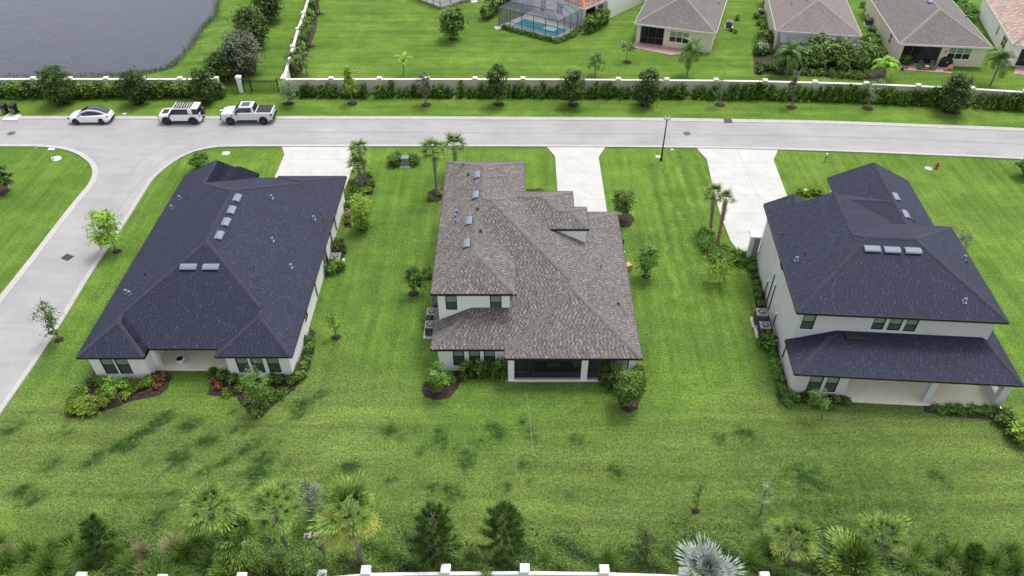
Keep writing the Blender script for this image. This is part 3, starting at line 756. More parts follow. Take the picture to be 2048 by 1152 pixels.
me.loops.add(q.size); me.loops.foreach_set('vertex_index', q.ravel().astype(np.int32)); me.polygons.add(len(q)); me.polygons.foreach_set('loop_start', np.arange(0, q.size, 4, dtype=np.int32))
for nm, A in (('lush', lush), ('dry', dry), ('stripe', stripe), ('bright', bright)):
    a = me.attributes.new(nm, 'FLOAT', 'POINT'); a.data.foreach_set('value', np.clip(A, 0, 1).astype(np.float32).ravel())
me.materials.append(M['lawn']); me.update(calc_edges=True)
structure(link('lawn', me))
mb = MB(); mb.poly([(p[0], p[1], -.6) for p in [(-230, 86), (-44, 86), (-40, 140), (-40, 255), (-230, 255)]]); structure(mb.build('pond_water', M['pond']))

# driveways, each cast in slabs
def clip_poly_slabs(poly, x0, x1, nx_, y0, y1, ny_, gap=.018):
    res = []
    for i in range(nx_):
        for j in range(ny_):
            a, b_ = x0+(x1-x0)*i/nx_+gap/2, x0+(x1-x0)*(i+1)/nx_-gap/2; c_, d = y0+(y1-y0)*j/ny_+gap/2, y0+(y1-y0)*(j+1)/ny_-gap/2
            P = clip(clip(clip(clip(poly, 1, 0, -a), -1, 0, b_), 0, 1, -c_), 0, -1, d)
            if area(P) > .02: res.append(P)
    return res
def driveway(px, nxy):
    P = W2(px)
    if area(P) < 0: P = P[::-1]
    base = MB(); base.prism(P, -.05, .03); dw = structure(base.build('driveway', M['kerb']))
    xs_ = [p[0] for p in P]; ys_ = [p[1] for p in P]
    # concave outline: split in an upper flared part and a lower part
    for Q in clip_poly_slabs(P, min(xs_), max(xs_), nxy[0], min(ys_), max(ys_), nxy[1]):
        mb = MB(); mb.prism(Q, .0, .05); mb.build('slab', M['concrete'], dw)
driveway([(563.5, 292.8), (569, 310), (545, 366), (690, 378), (706, 334), (704, 310), (698, 293)], (2, 3))
driveway([(1093, 293.7), (1110.3, 313.5), (1116, 400), (1118, 430), (1215, 430), (1197.3, 314.8), (1210.5, 294.6)], (1, 5))
driveway([(1391.9, 295.5), (1413.7, 319.6), (1424, 367), (1440, 428), (1460.8, 481.5), (1477.6, 504.4), (1506, 506), (1640, 506), (1573.6, 391), (1547, 321), (1555.8, 300)], (2, 6))

def bed(px, mat='mulch', z=.05, name='mulch_bed'):
    P = W2(px)
    if area(P) < 0: P = P[::-1]
    g = random.Random(len(px)*31+int(px[0][0])); Q = []
    for i in range(len(P)):
        a, b_ = Vector(P[i]), Vector(P[(i+1) % len(P)]); n = max(1, int((b_-a).length/.35))
        for k in range(n):
            p = a.lerp(b_, k/n); Q.append((p.x+g.uniform(-.07, .07), p.y+g.uniform(-.07, .07)))
    mb = MB(); mb.prism(Q, -.02, z); structure(mb.build(name, M[mat]))
    # loose bark chips
    xs_ = [p[0] for p in Q]; ys_ = [p[1] for p in Q]; mc = MB(); A = abs(area(Q)); QA = np.array(Q); cnt = 0
    if mat == 'mulch':
        while cnt < min(900, int(A*38)):
            x, y = g.uniform(min(xs_), max(xs_)), g.uniform(min(ys_), max(ys_)); cnt += 1
            if not inpoly(np.array([x]), np.array([y]), QA)[0]: continue
            a = g.uniform(0, 3.14); l, w_ = g.uniform(.03, .1), g.uniform(.012, .03); ca, sa = math.cos(a), math.sin(a); t = g.uniform(-.03, .04)
            mc.poly([(x-ca*l+sa*w_, y-sa*l-ca*w_, z+.01), (x+ca*l+sa*w_, y+sa*l-ca*w_, z+.02+t), (x+ca*l-sa*w_, y+sa*l+ca*w_, z+.035+t), (x-ca*l-sa*w_, y-sa*l+ca*w_, z+.02)])
        if mc.f: mc.build('bark_chips', M['mulch'])['kind'] = 'stuff'
bed([(143, 835), (146, 805), (170, 775), (190, 742), (330, 742), (343, 755), (336, 776), (320, 791), (261, 804), (223, 816), (179, 832)])
bed([(415, 790), (428, 745), (600, 745), (598, 762), (589, 779), (551, 807), (523, 835), (507, 836), (489, 816), (473, 793), (432, 791)])
bed([(597, 760), (592, 742), (622, 660), (630, 665), (628, 705), (618, 735), (606, 752)])
bed([(843, 780), (848, 795), (872, 800), (898, 795), (916, 775), (924, 757), (1018, 757), (1018, 735), (865, 735)])
bed([(1195, 757), (1203, 772), (1235, 778), (1236, 800), (1243, 818), (1260, 825), (1276, 817), (1285, 790), (1284, 745), (1270, 742)])
bed([(1575, 803), (1562, 780), (1548, 735), (1534, 700), (1520, 690), (1505, 560), (1504, 505), (1520, 505), (1545, 600), (1590, 790), (1692, 795), (1692, 810)], 'mulch', .03)
bed([(1845, 806), (2010, 816), (2030, 840), (1990, 842), (1850, 826)], 'soil', .03)
bed([(700, 370), (716, 348), (738, 345), (750, 365), (746, 388), (722, 394), (706, 390)])
bed([(686, 392), (700, 392), (702, 455), (690, 455)])
bed([(655, 470), (690, 480), (686, 535), (650, 545)])
bed([(782, 332), (790, 314), (826, 312), (832, 325), (822, 333)])
bed([(854, 400), (856, 384), (888, 376), (892, 395), (876, 404)])
bed([(1058, 388), (1052, 378), (1088, 379), (1092, 388)])
bed([(1236, 452), (1232, 430), (1262, 428), (1270, 440), (1258, 455)])
bed([(-20, 392), (-10, 372), (14, 371), (19, 380), (8, 392)])
bed([(1508, 130), (1505, 102), (1535, 60), (1720, 70), (1780, 110), (1770, 155), (1740, 158), (1508, 148)], 'soil', .03)
bed([(556, 150), (602, 150), (632, 60), (640, -20), (622, -20), (600, 60), (572, 145)], 'soil', .03)
bed([(0, 186.5), (440, 186.5), (440, 176), (0, 176)], 'soil', .03)
bed([(565, 186), (1300, 188), (1640, 194.5), (2048, 210), (2048, 200), (1640, 184), (1300, 178), (565, 176)], 'soil', .03)

# ================================================================== THE THREE HOUSES IN FRONT
# --- single-storey dark roofed house
h1 = empty('house', (-31.9, 37.8, 0), 0, 'single-storey white corner house with a dark shingle roof and a recessed patio', 'house')
B1 = [body(0, 15.65, .91, 23.65), body(0, 4.95, 0, 4.2, gable='B', over={}), body(10.05, 15.65, .1, 4.2, gable='B'),
      body(9.1, 15.65, 18, 23.95, gable='F'), body(0, 7.05, 17, 24.0, gable='FB'), body(3.55, 7.05, 19, 24.4, gable='FB')]
r1 = build_roof(h1, B1, M['shingle_dark'], M['cap_dark'], M['fascia'])
lw = (.7, 2.45)
walls(h1, [(.45, .45), (4.5, .45), (4.5, 5), (10.5, 5), (10.5, .55), (15.2, .55), (15.2, 23.5), (9.55, 23.5), (9.55, 23.2), (6.6, 23.2), (6.6, 23.6), (.45, 23.6)], 0, 2.68, M['stucco'],
      {0: [(.79, 1.75, .6, 2.45, 'dark'), (1.87, 2.85, .6, 2.45, 'dark')], 2: [(1.2, 4.8, .06, 2.3, 'slider')], 4: [(.7, 1.6, .63, 2.45, 'dark'), (1.8, 2.7, .63, 2.45, 'dark'), (3.0, 3.9, .63, 2.45, 'dark')],
       5: [(5.0, 5.9, .9, 2.3, 'dark'), (13.2, 14.0, .05, 2.1, 'dark')], 11: [(6, 7, .9, 2.2, 'dark'), (14, 15, .9, 2.2, 'dark')]})
for a in ((0, 15.65, .95, 23.6, 2.68), (0, 4.95, .02, 1.1, 2.677), (10.05, 15.65, .12, 1.1, 2.674), (9.1, 15.65, 23.3, 23.9, 2.671)): soffit(h1, *a)
mb = MB(); mb.box(4.52, 10.48, 1.3, 5, -.05, .08); mb.build('porch_floor', M['porch_floor'], h1)
mb = MB(); mb.box(4.52, 4.95, 1.35, 1.75, .08, 2.65); mb.build('pillar', M['stucco'], h1)
for px, py in ((477, 396), (467, 420), (453, 444), (439, 471)): pass
for px, py in ((474.5, 397), (463.5, 421.5), (452.5, 445.5), (439, 472)): roof_vent(h1, r1, B1, px, py, 1.0)
for px, py in ((377.5, 535), (422.5, 535)): roof_vent(h1, r1, B1, px, py, 1.25)
for px, py, bgp in ((543, 396, 1), (628, 438, 1), (545, 482, 1), (582, 535, 1), (509, 535, 0), (360, 398, 1), (373, 399, 0), (344, 417, 1), (253, 586, 1), (260, 589, 1), (290, 550, 0), (649, 462, 0), (648, 441, 0)): roof_pipe(h1, r1, B1, px, py, bgp)

# --- brown roofed two-storey house in the middle
h2 = empty('house', (-6.2, 37.7, 0), 0, 'white middle house with a mottled brown shingle roof and a dark screened porch', 'house')
U = 6.1
B2 = [body(0, 15.45, .91, 18.15), body(5.44, 15.45, 0, 6, gable='B'),
      body(.03, 15.45, .91, 16.7, p=.5, over={'L': (U, .03, .5), 'B': (U, 16.72, .5)}, dom=[(.03, 4.0), (11.1, 4.0), (11.1, 16.3), (.03, 16.3)]),
      body(.03, 6.25, 3.39, 11, h=U, gable='B'), body(.03, 7.06, 12, 21.5, h=U, gable='F'), body(3, 11.16, 11.3, 16.67, h=U, gable='L'), body(6, 12.2, 11.25, 14.33, h=U, gable='L'),
      body(2.2, 6.2, 17.5, 23.8, h=3.3, gable='F')]
r2 = build_roof(h2, B2, M['shingle_brown'], M['cap_brown'], M['fascia'], capw=.2)
walls(h2, [(.45, 1.36), (5.7, 1.36), (5.7, 5), (15, 5), (15, 17.7), (.45, 17.7)], 0, 2.7, M['stucco'],
      {0: [(1.09, 1.96, .65, 2.5, 'dark'), (2.3, 3.13, .65, 2.5, 'dark'), (3.42, 4.25, .65, 2.5, 'dark')], 2: [(1, 5, .06, 2.3, 'slider'), (6, 8.6, .06, 2.3, 'slider')], 3: [(5, 5.9, .9, 2.3, 'dark')]})
walls(h2, [(.45, 3.85), (5.8, 3.85), (5.8, 9), (.45, 9)], 2.701, U-.16, M['stucco'], {0: [(.57, 1.42, 4.1, 5.48, 'dark'), (3.88, 4.75, 4.1, 5.48, 'dark')]}, name='upper_wall')
walls(h2, [(.444, 9.01), (6.6, 9.01), (6.6, 21), (.444, 21)], 0, U-.16, M['stucco'], {1: [(9, 9.9, 3.9, 5.2, 'dark')], 3: [(2, 2.9, 3.9, 5.2, 'dark'), (7, 7.9, 3.9, 5.2, 'dark')]}, name='upper_wall')
walls(h2, [(6.61, 11.42), (12.0, 11.42), (12.0, 13.9), (10.75, 13.9), (10.75, 16.2), (6.61, 16.2)], 2.4, U-.16, M['stucco'], {}, name='upper_wall')
for a in ((.02, 15.43, .95, 18.1, 2.70), (5.44, 15.43, .02, 1.1, 2.697), (.03, 6.25, 3.4, 9, U-.165), (.03, 7.06, 9, 21.4, U-.168), (5.5, 11.1, 11.35, 16.6, U-.171), (11.1, 12.1, 11.35, 14.3, U-.174)): soffit(h2, *a)
walls(h2, [(2.6, 21.02), (5.8, 21.02), (5.8, 23.4), (2.6, 23.4)], 0, 3.1, M['stucco'], {2: [(1, 2.2, .05, 2.6, 'dark')]}, name='entry_wall')
mb = MB(); mb.box(5.5, 15.05, .3, 5, -.05, .1); mb.build('porch_floor', M['porch_tile'], h2)
mb = MB(); mb.box(5.72, 15.02, .28, .4, .0, .13); mb.build('porch_kerb', M['white_paint'], h2)
for x0, x1 in ((5.68, 6.14), (11.13, 11.6), (14.6, 15.05)):
    mb = MB(); mb.box(x0, x1, .38, .84, 0, 2.67); mb.build('pillar', M['stucco'], h2)
for x0, x1, k in ((6.14, 11.13, 4), (11.6, 14.6, 2)):
    mb = MB(); mb.box(x0, x1, .6, .604, .2, 2.66); mb.build('screen_panel', M['screen'], h2)
    for i in range(k+1):
        xx = x0+.03+(x1-x0-.06)*i/k; mb = MB(); mb.box(xx-.03, xx+.03, .56, .64, .2, 2.66); mb.build('screen_post', M['frame_dark'], h2)
    mb = MB(); mb.box(x0+.061, x1-.061, .57, .63, .95, 1.0); mb.build('screen_rail', M['frame_dark'], h2)
    mb = MB(); mb.box(x0+.061, x1-.061, .57, .63, .2, .26); mb.build('screen_rail', M['frame_dark'], h2)
for px, py in ((954.5, 351), (951.5, 391), (938, 443), (933.5, 488)): roof_vent(h2, r2, B2, px, py, 1.0)
for px, py, bgp in ((926, 331, 1), (936, 350, 0), (914, 427, 1), (911, 436, 1), (911, 446, 1), (955, 419, 0), (961.5, 463, 0), (1203, 534, 1), (1237, 608, 0)): roof_pipe(h2, r2, B2, px, py, bgp)

# --- two-storey dark roofed house on the right
A3 = R(-4.0)
h3 = empty('house', (20.07, 39.11, 0), A3, 'pale grey two-storey house with a dark shingle roof and a long covered patio', 'house')
PL = .355
B3 = [body(0, 14.6, 0, 11.2, h=U), body(0, 9.65, 5.5, 12.0, h=U, gable='FB'), body(0, 4.4, 7, 13.4, h=U, gable='FB'),
      body(8.35, 15.9, 9, 22.9, h=2.9, gable='FB'), body(8.35, 12.2, 12.9, 20.3, h=2.9, gable='LR'),
      dict(dom=[(0, -2.95), (15.75, -2.95), (15.75, .45), (0, .45)], pl=[(PL, 0, 2.9), (0, PL, 2.9+PL*2.95), (-.6, 0, 2.9+.6*15.75)]),
      dict(dom=[(14.1, .45), (15.75, .45), (15.75, 4.5), (14.1, 4.5)], pl=[(-.6, 0, 2.9+.6*15.75), (0, -.5, 2.9+.5*4.5)])]
r3 = build_roof(h3, B3, M['shingle_dark'], M['cap_dark'], M['fascia'])
walls(h3, [(.45, .45), (14.15, .45), (14.15, 10.75), (9.2, 10.75), (9.2, 11.6), (4.0, 11.6), (4.0, 12.95), (.45, 12.95)], 0, U-.17, M['stucco_grey'],
      {0: [(.28, 1.2, 4.1, 5.5, 'dark'), (5.26, 6.12, 4.4, 5.55, 'dark'), (6.38, 7.3, 4.38, 5.55, 'dark'), (7.55, 8.4, 4.35, 5.55, 'dark')],
       7: [(5.8, 6.7, 4.7, 5.6, 'dark')], 1: [(3, 4, 3.9, 5.2, 'dark')]})
walls(h3, [(.45, .449), (.45, -2.5), (4.15, -2.5), (4.15, .449)], 0, 2.7, M['stucco_grey'], {1: [(.93, 1.91, .65, 2.5, 'dark'), (2.15, 3.03, .65, 2.5, 'dark')]}, closed=False, name='lower_wall')
walls(h3, [(8.8, 10.8), (15.45, 10.8), (15.45, 22.5), (8.8, 22.5)], 0, 2.7, M['stucco_grey'], {3: [(2.2, 3.1, .9, 2.2, 'dark')]}, name='garage_wall')
mb = MB(); mb.box(4.2, 15.5, -2.78, .4, -.05, .1); mb.build('porch_floor', M['porch_floor'], h3)
for x0, x1 in ((9.85, 10.3), (14.85, 15.4)):
    mb = MB(); mb.box(x0, x1, -2.6, -2.15, .1, 2.68); mb.build('pillar', M['stucco_grey'], h3)
mb = MB(); mb.box(4.2, 15.5, -2.6, -2.3, 2.45, 2.68); mb.build('porch_beam', M['stucco_grey'], h3)
mb = MB(); mb.box(14.95, 15.35, -2.14, 0, .1, .9); mb.build('half_wall', M['stucco_grey'], h3)
soffit(h3, 0, 15.75, -2.93, .4, 2.715); soffit(h3, 0, 14.6, 0.02, 11.2, U-.175); soffit(h3, 8.35, 15.9, 10.9, 22.9, 2.715); soffit(h3, 14.16, 15.75, .42, 4.5, 2.71)
soffit(h3, 0, 4.4, 11.22, 13.38, U-.178)
# side entry porch: a small hooded pillar on the left flank
mb = MB(); mb.prism([(-.5, 12.96), (.44, 12.96), (.44, 14.0), (-.5, 14.0)], 2.75, 2.9); mb.build('entry_hood', M['stucco_grey'], h3)
mb = MB(); mb.box(-.42, -.1, 12.97, 13.3, 0, 2.74); mb.build('pillar', M['stucco_grey'], h3)
mb = MB(); mb.box(-.1, .43, 13.0, 13.04, 0, 2.74); mb.build('entry_screen', M['metal_grey'], h3)
# gable framing at the garage
for dx in (0, .5):
    mb = MB(); mb.tube((8.55, 19.4+dx, 0), (8.55, 19.8+dx*1.4, 2.7), .08, .08, 6); mb.build('porch_post', M['white_paint'], h3)
for px, py in ((1744, 499), (1784, 501), (1825.5, 503)): roof_vent(h3, r3, B3, px, py, 1.15)
for px, py in ((1792.5, 395), (1812, 430)): roof_vent(h3, r3, B3, px, py, 1.1)
roof_vent(h3, r3, B3, 1707, 673.5, 1.15, True)
for px, py, bgp in ((1592.5, 521, 1), (1566, 469.5, 0), (1928.5, 604, 1), (1928, 518, 1), (1933, 526, 0), (1829, 443, 0), (1609, 508, 0)): roof_pipe(h3, r3, B3, px, py, bgp)
# conduits on the left flank wall
for a, z0_, z1_ in ((7.4, .3, 3.4), (6.55, .3, 3.0), (8.4, .3, 1.8), (.9, .5, 2.2), (4.6, .4, 1.6)):
    mb = MB(); mb.box(.38, .44, a, a+.07, z0_, z1_); mb.build('conduit', M['metal_dark'], h3)
    mb = MB(); mb.box(.33, .445, a-.04, a+.12, z1_, z1_+.14); mb.build('conduit_cap', M['plastic_white'], h3)
# meters and pipes on the corner house flank
for y_, z0_, z1_, w_ in ((13.1, .9, 1.7, .45), (13.9, 1.0, 1.6, .3), (16.5, .2, 2.3, .08), (18.6, .3, 2.4, .08), (5.5+4, .2, 1.9, .05)):
    mb = MB(); mb.box(15.205, 15.32, y_, y_+w_, z0_, z1_); mb.build('electric_box' if w_ > .2 else 'wall_pipe', M['metal_grey'], h1)
mb = MB(); mb.box(0.6, .68, .40, .449, .6, .75); mb.build('wall_tap', M['metal_dark'], h2)

# ================================================================== HOUSES BEHIND THE BOUNDARY WALL
def back_house(A, B, depth, label, mat, cap, wallm, fas, ops_front=None, ops_left=None, p=.45, h=2.8, ov=.35, porch=None):
    a = Vector(A); b_ = Vector(B); d = b_-a; ang = math.atan2(d.y, d.x); wdt = d.length
    hs = empty('house', (a.x, a.y, 0), ang, label, 'house')
    bd = [body(0, wdt, 0, depth, h=h, p=p)]
    ro = build_roof(hs, bd, mat, cap, fas, capw=.2)
    if porch:
        p0, p1, dp = porch; pts = [(ov, ov), (p0, ov), (p0, dp), (p1, dp), (p1, ov), (wdt-ov, ov), (wdt-ov, depth-ov), (ov, depth-ov)]
    else: pts = [(ov, ov), (wdt-ov, ov), (wdt-ov, depth-ov), (ov, depth-ov)]
    walls(hs, pts, 0, h-.18, wallm, ops_front or {})
    soffit(hs, 0, wdt, 0, depth, h-.19)
    return hs, ro, bd, wdt
E2 = lambda p, h=2.8: G(p[0], p[1], h)
hb2, rb2, bb2, wb2 = back_house(E2((1268.7, 46.5)), E2((1432.8, 67)), 17, 'cream house with a grey-brown hip roof, pink paver patio and screened porch', M['shingle_far_grey'], M['cap_far'], M['stucco_cream'], M['fascia_white'],
    {4: [(.75, 3.35, .75, 2.3, 'white3')], 2: [(.3, 3.0, .06, 2.2, 'slider')]}, porch=(.9, 4.05, 2.8))
def lp_screen(hs, x0, x1, y, k, door=False, z1=2.6):
    mb = MB(); mb.box(x0, x1, y, y+.004, .1, z1); mb.build('screen_panel', M['screen'], hs)
    for i in range(k+1):
        xx = x0+.03+(x1-x0-.06)*i/k; mb = MB(); mb.box(xx-.03, xx+.03, y-.04, y+.04, .05, z1); mb.build('screen_post', M['bronze'], hs)
    mb = MB(); mb.box(x0+.06, x1-.06, y-.035, y+.035, .9, .96); mb.build('screen_rail', M['bronze'], hs)
lp_screen(hb2, .92, 4.03, .5, 3)
hb3, rb3, bb3, wb3 = back_house(E2((1552, 61.5)), E2((1724.5, 72.5)), 18, 'cream house with a brown hip roof and a patio cage overgrown by shrubs', M['shingle_far_brown'], M['cap_far'], M['stucco_cream'], M['fascia_white'],
    {0: [(1.2, 3.2, .5, 2.3, 'white3'), (4.6, 6.0, .1, 2.2, 'slider'), (6.8, 9, .5, 2.3, 'white2')]})
hb4, rb4, bb4, wb4 = back_house(E2((1799.7, 87.5)), E2((1987, 95.7)), 18, 'cream house with a grey hip roof and green chairs on its patio', M['shingle_far_grey'], M['cap_far'], M['stucco_cream'], M['fascia_white'],
    {4: [(.9, 3.7, .9, 2.45, 'white3')], 2: [(1.0, 3.6, .06, 2.2, 'slider')], 7: [(12.4, 13.4, .8, 2.2, 'white2')]}, porch=(.8, 5.5, 3.0), ov=.4)
lp_screen(hb4, .82, 5.45, .55, 4)
hb5, rb5, bb5, wb5 = back_house(G(2026.7, 89, 2.9), G(2260, 110, 2.9), 18, 'white house with a pinkish tiled hip roof at the far right edge, behind the wall', M['tile_pink'], M['cap_far'], M['stucco'], M['fascia_white'],
    {0: [(1.0, 4.0, .1, 2.3, 'slider')], 3: [(12.6, 14.4, .8, 2.2, 'white2'), (9.5, 10.2, 1.0, 2.2, 'white2')]}, h=2.9)
# pool house, seen by its corner
c0 = Vector(G(1169, 18, 2.8)); hp = empty('house', (c0.x, c0.y, 0), R(47), 'white house with a brown barrel-tile roof beside the caged swimming pool', 'house')
bp_ = [body(0, 20, 0, 14, h=2.8, p=.45)]; rp = build_roof(hp, bp_, M['tile_brown'], M['terracotta'], M['fascia_white'])
walls(hp, [(.4, .4), (19.6, .4), (19.6, 13.6), (.4, 13.6)], 0, 2.6, M['stucco'], {0: [(.5, 2.6, .1, 2.3, 'slider'), (3.2, 4.4, .6, 2.2, 'white2')], 3: [(8.2, 9.4, .6, 2.3, 'white2'), (5.2, 6.2, .1, 2.3, 'white2')]})
walls(hp, [(4.9, -.4), (19.5, -.4), (19.5, .39), (4.9, .39)], 0, 2.75, M['stucco'], {}, name='wing_wall')
soffit(hp, 0, 20, 0, 14, 2.605)
# small roof fittings of the houses behind
for hs, ro, bd, L_ in ((hb2, rb2, bb2, [(1438, 8)]), (hb3, rb3, bb3, [(1583, 8), (1614, 2)]), (hb4, rb4, bb4, [(1932, 36)])):
    for px, py in L_: roof_pipe(hs, ro, bd, px, py, True)
roof_vent(hb4, rb4, bb4, 1861, 4, .9)

# swimming pool with its screen cage
P0, P1, P2 = [Vector(G(*p)) for p in ((997.5, 51.6), (1114.5, 79), (1166, 53))]
P3 = P2+Vector((-6.6, 6.9)); P4 = P0+Vector((3.4, 3.6))
cage = empty('pool_cage', (P1.x, P1.y, 0), 0, 'bronze screen cage over the blue swimming pool', 'pool cage')
def rel(o, p): return Vector((p[0]-o.location.x, p[1]-o.location.y, p[2] if len(p) > 2 else 0))
def lerp2(a, b_, t, z=0): q = a.lerp(b_, t); return (q.x, q.y, z)
def cage_build(cg, ring, hgt_, rise, inset, nspl):
    """ring: visible corners in order; posts, beams, screens, sloping roof"""
    ctr = sum((Vector(p) for p in ring), Vector((0, 0)))/len(ring)
    top = [Vector(p).lerp(ctr, inset) for p in ring]; n = len(ring)
    for i in range(n):
        a, b_ = Vector(ring[i]), Vector(ring[(i+1) % n]); ta, tb = top[i], top[(i+1) % n]; k = nspl[i]
        for j in range(k):
            p = lerp2(a, b_, j/k); mb = MB(); mb.tube(rel(cg, p), rel(cg, (p[0], p[1], hgt_)), .05, .05, 6); mb.build('post', M['bronze'], cg)
            t_ = lerp2(ta, tb, j/k); mb = MB(); mb.tube(rel(cg, (p[0], p[1], hgt_)), rel(cg, (t_[0], t_[1], hgt_+rise)), .045, .045, 6); mb.build('rafter', M['bronze'], cg)
            q_ = lerp2(ta, tb, j/k)
            c_ = lerp2(a, b_, (j+1)/k); d_ = lerp2(ta, tb, (j+1)/k)
            mb = MB(); mb.poly([rel(cg, p), rel(cg, c_), rel(cg, (c_[0], c_[1], hgt_)), rel(cg, (p[0], p[1], hgt_))]); mb.build('screen_panel', M['screen_light'], cg)
            mb = MB(); mb.poly([rel(cg, (p[0], p[1], hgt_)), rel(cg, (c_[0], c_[1], hgt_)), rel(cg, (d_[0], d_[1], hgt_+rise)), rel(cg, (t_[0], t_[1], hgt_+rise))]); mb.build('screen_panel', M['screen_light'], cg)
        for z, r_, u_, v_ in ((hgt_, .055, a, b_), (.95, .035, a, b_), (.06, .05, a, b_), (hgt_+rise, .055, ta, tb)):
            mb = MB(); mb.tube(rel(cg, (u_.x, u_.y, z)), rel(cg, (v_.x, v_.y, z)), r_, r_, 6); mb.build('beam', M['bronze'], cg)
    mb = MB(); mb.poly([rel(cg, (p.x, p.y, hgt_+rise)) for p in top]); mb.build('screen_panel', M['screen_light'], cg)
    for j in (1, 2, 3):
        a = top[0].lerp(top[1], j/4); b_ = top[(n-1)].lerp(top[2 if n > 4 else n-2], j/4)
        mb = MB(); mb.tube(rel(cg, (a.x, a.y, hgt_+rise)), rel(cg, (b_.x, b_.y, hgt_+rise)), .045, .045, 6); mb.build('rafter', M['bronze'], cg)
cage_build(cage, [P0, P1, P2, P3, P4], 2.6, .75, .28, [5, 4, 4, 3, 3])
ring_ = [P0, P1, P2, P3, P4]
mb = MB(); mb.prism([(p.x, p.y) for p in ring_], -.05, .06); structure(mb.build('pool_deck', M['pad']))
pool = [Vector(G(*p)) for p in ((1022, 52), (1047, 38), (1140, 62), (1112, 75))]
mb = MB(); mb.prism([tuple(p) for p in pool], -.04, .075); pe = empty('swimming_pool', (pool[0].x, pool[0].y, 0), 0, 'blue rectangular swimming pool inside the bronze screen cage', 'swimming pool')
rim = MB(); n = 4
for i in range(n):
    a, b_ = pool[i], pool[(i+1) % n]; c_ = sum(pool, Vector((0, 0)))/4
    a2, b2 = a+(c_-a)*.05, b_+(c_-b_)*.05
    rim.poly([rel(pe, (a.x, a.y, .11)), rel(pe, (b_.x, b_.y, .11)), rel(pe, (b2.x, b2.y, .11)), rel(pe, (a2.x, a2.y, .11))])
    rim.poly([rel(pe, (a.x, a.y, .05)), rel(pe, (b_.x, b_.y, .05)), rel(pe, (b_.x, b_.y, .11)), rel(pe, (a.x, a.y, .11))])
    rim.poly([rel(pe, (b2.x, b2.y, .07)), rel(pe, (a2.x, a2.y, .07)), rel(pe, (a2.x, a2.y, .11)), rel(pe, (b2.x, b2.y, .11))])
rim.build('pool_edge', M['pool_tile'], pe)
mb = MB(); mb.poly([rel(pe, (p.x, p.y, .085)) for p in pool]); mb.build('pool_water', M['pool'], pe)
mb = MB(); q_ = Vector(G(1100, 60)); mb.box(-.9, .9, -.6, .6, .088, .2); o = mb.build('pool_step', M['pool_tile'], pe); o.location = rel(pe, (q_.x, q_.y)); o.rotation_euler[2] = R(-29)
# second cage at the top edge
Q0, Q1, Q2 = [Vector(G(*p)) for p in ((838, 0), (881, 19), (945, 0))]
Q0 = Q1+(Q0-Q1)*2.2; Q2 = Q1+(Q2-Q1)*1.25; Q3 = Q2+(Q0-Q1)
cage2 = empty('pool_cage', (Q1.x, Q1.y, 0), 0, 'dark screen cage on a white kerb at the top edge, behind the lone lawn tree', 'pool cage')
cage_build(cage2, [Q0, Q1, Q2, Q3], 2.6, .6, .25, [7, 4, 7, 4])
mb = MB(); mb.prism([(p.x, p.y) for p in (Q0, Q1, Q2, Q3)], -.05, .06); structure(mb.build('pool_deck', M['pad']))
mb = MB()
for a, b_ in ((Q0, Q1), (Q1, Q2)):
    d = (b_-a).normalized(); nn = Vector((-d.y, d.x))*.18; mb.prism([tuple(a), tuple(b_), tuple(b_+nn), tuple(a+nn)], 0, .4)
o = mb.build('cage_kerb', M['plastic_white'], cage2); o.location = (-Q1.x, -Q1.y, 0)
for px, py in ((996, 56), (1160, 64), (948, 3)):
    x, y = G(px, py); mb = MB(); mb.box(-.5, .5, -.5, .5, -.02, .07, bev=.02); o = mb.build('door_step', M['pad'], loc=(x, y, 0), rz=R(18)); structure(o)
# patio cage of the overgrown house: local frame of that house
cg3 = empty('pool_cage', tuple(hb3.location), hb3.rotation_euler.z, 'flat bronze screen cage against the brown-roofed house, half hidden by garden shrubs', 'pool cage')
for x_ in (.5, 2.3, 4.2, 6.1, 8.2, 10.3):
    mb = MB(); mb.tube((x_, -2.6, 0), (x_, -2.6, 2.3), .05, .05, 6); mb.build('post', M['bronze'], cg3)
    mb = MB(); mb.tube((x_, -2.6, 2.3), (x_, -.05, 2.72), .045, .045, 6); mb.build('rafter', M['bronze'], cg3)
for z in (.95, 2.3):
    mb = MB(); mb.tube((.5, -2.6, z), (10.3, -2.6, z), .045, .045, 6); mb.build('beam', M['bronze'], cg3)
for q4 in ([(.5, -2.6, 0), (10.3, -2.6, 0), (10.3, -2.6, 2.3), (.5, -2.6, 2.3)], [(.5, -2.6, 2.3), (10.3, -2.6, 2.3), (10.3, -.05, 2.72), (.5, -.05, 2.72)], [(.5, -2.6, 0), (.5, .3, 0), (.5, .3, 2.6), (.5, -2.6, 2.3)], [(10.3, -2.6, 0), (10.3, .3, 0), (10.3, .3, 2.6), (10.3, -2.6, 2.3)]):
    mb = MB(); mb.poly(q4); mb.build('screen_panel', M['screen_light'], cg3)
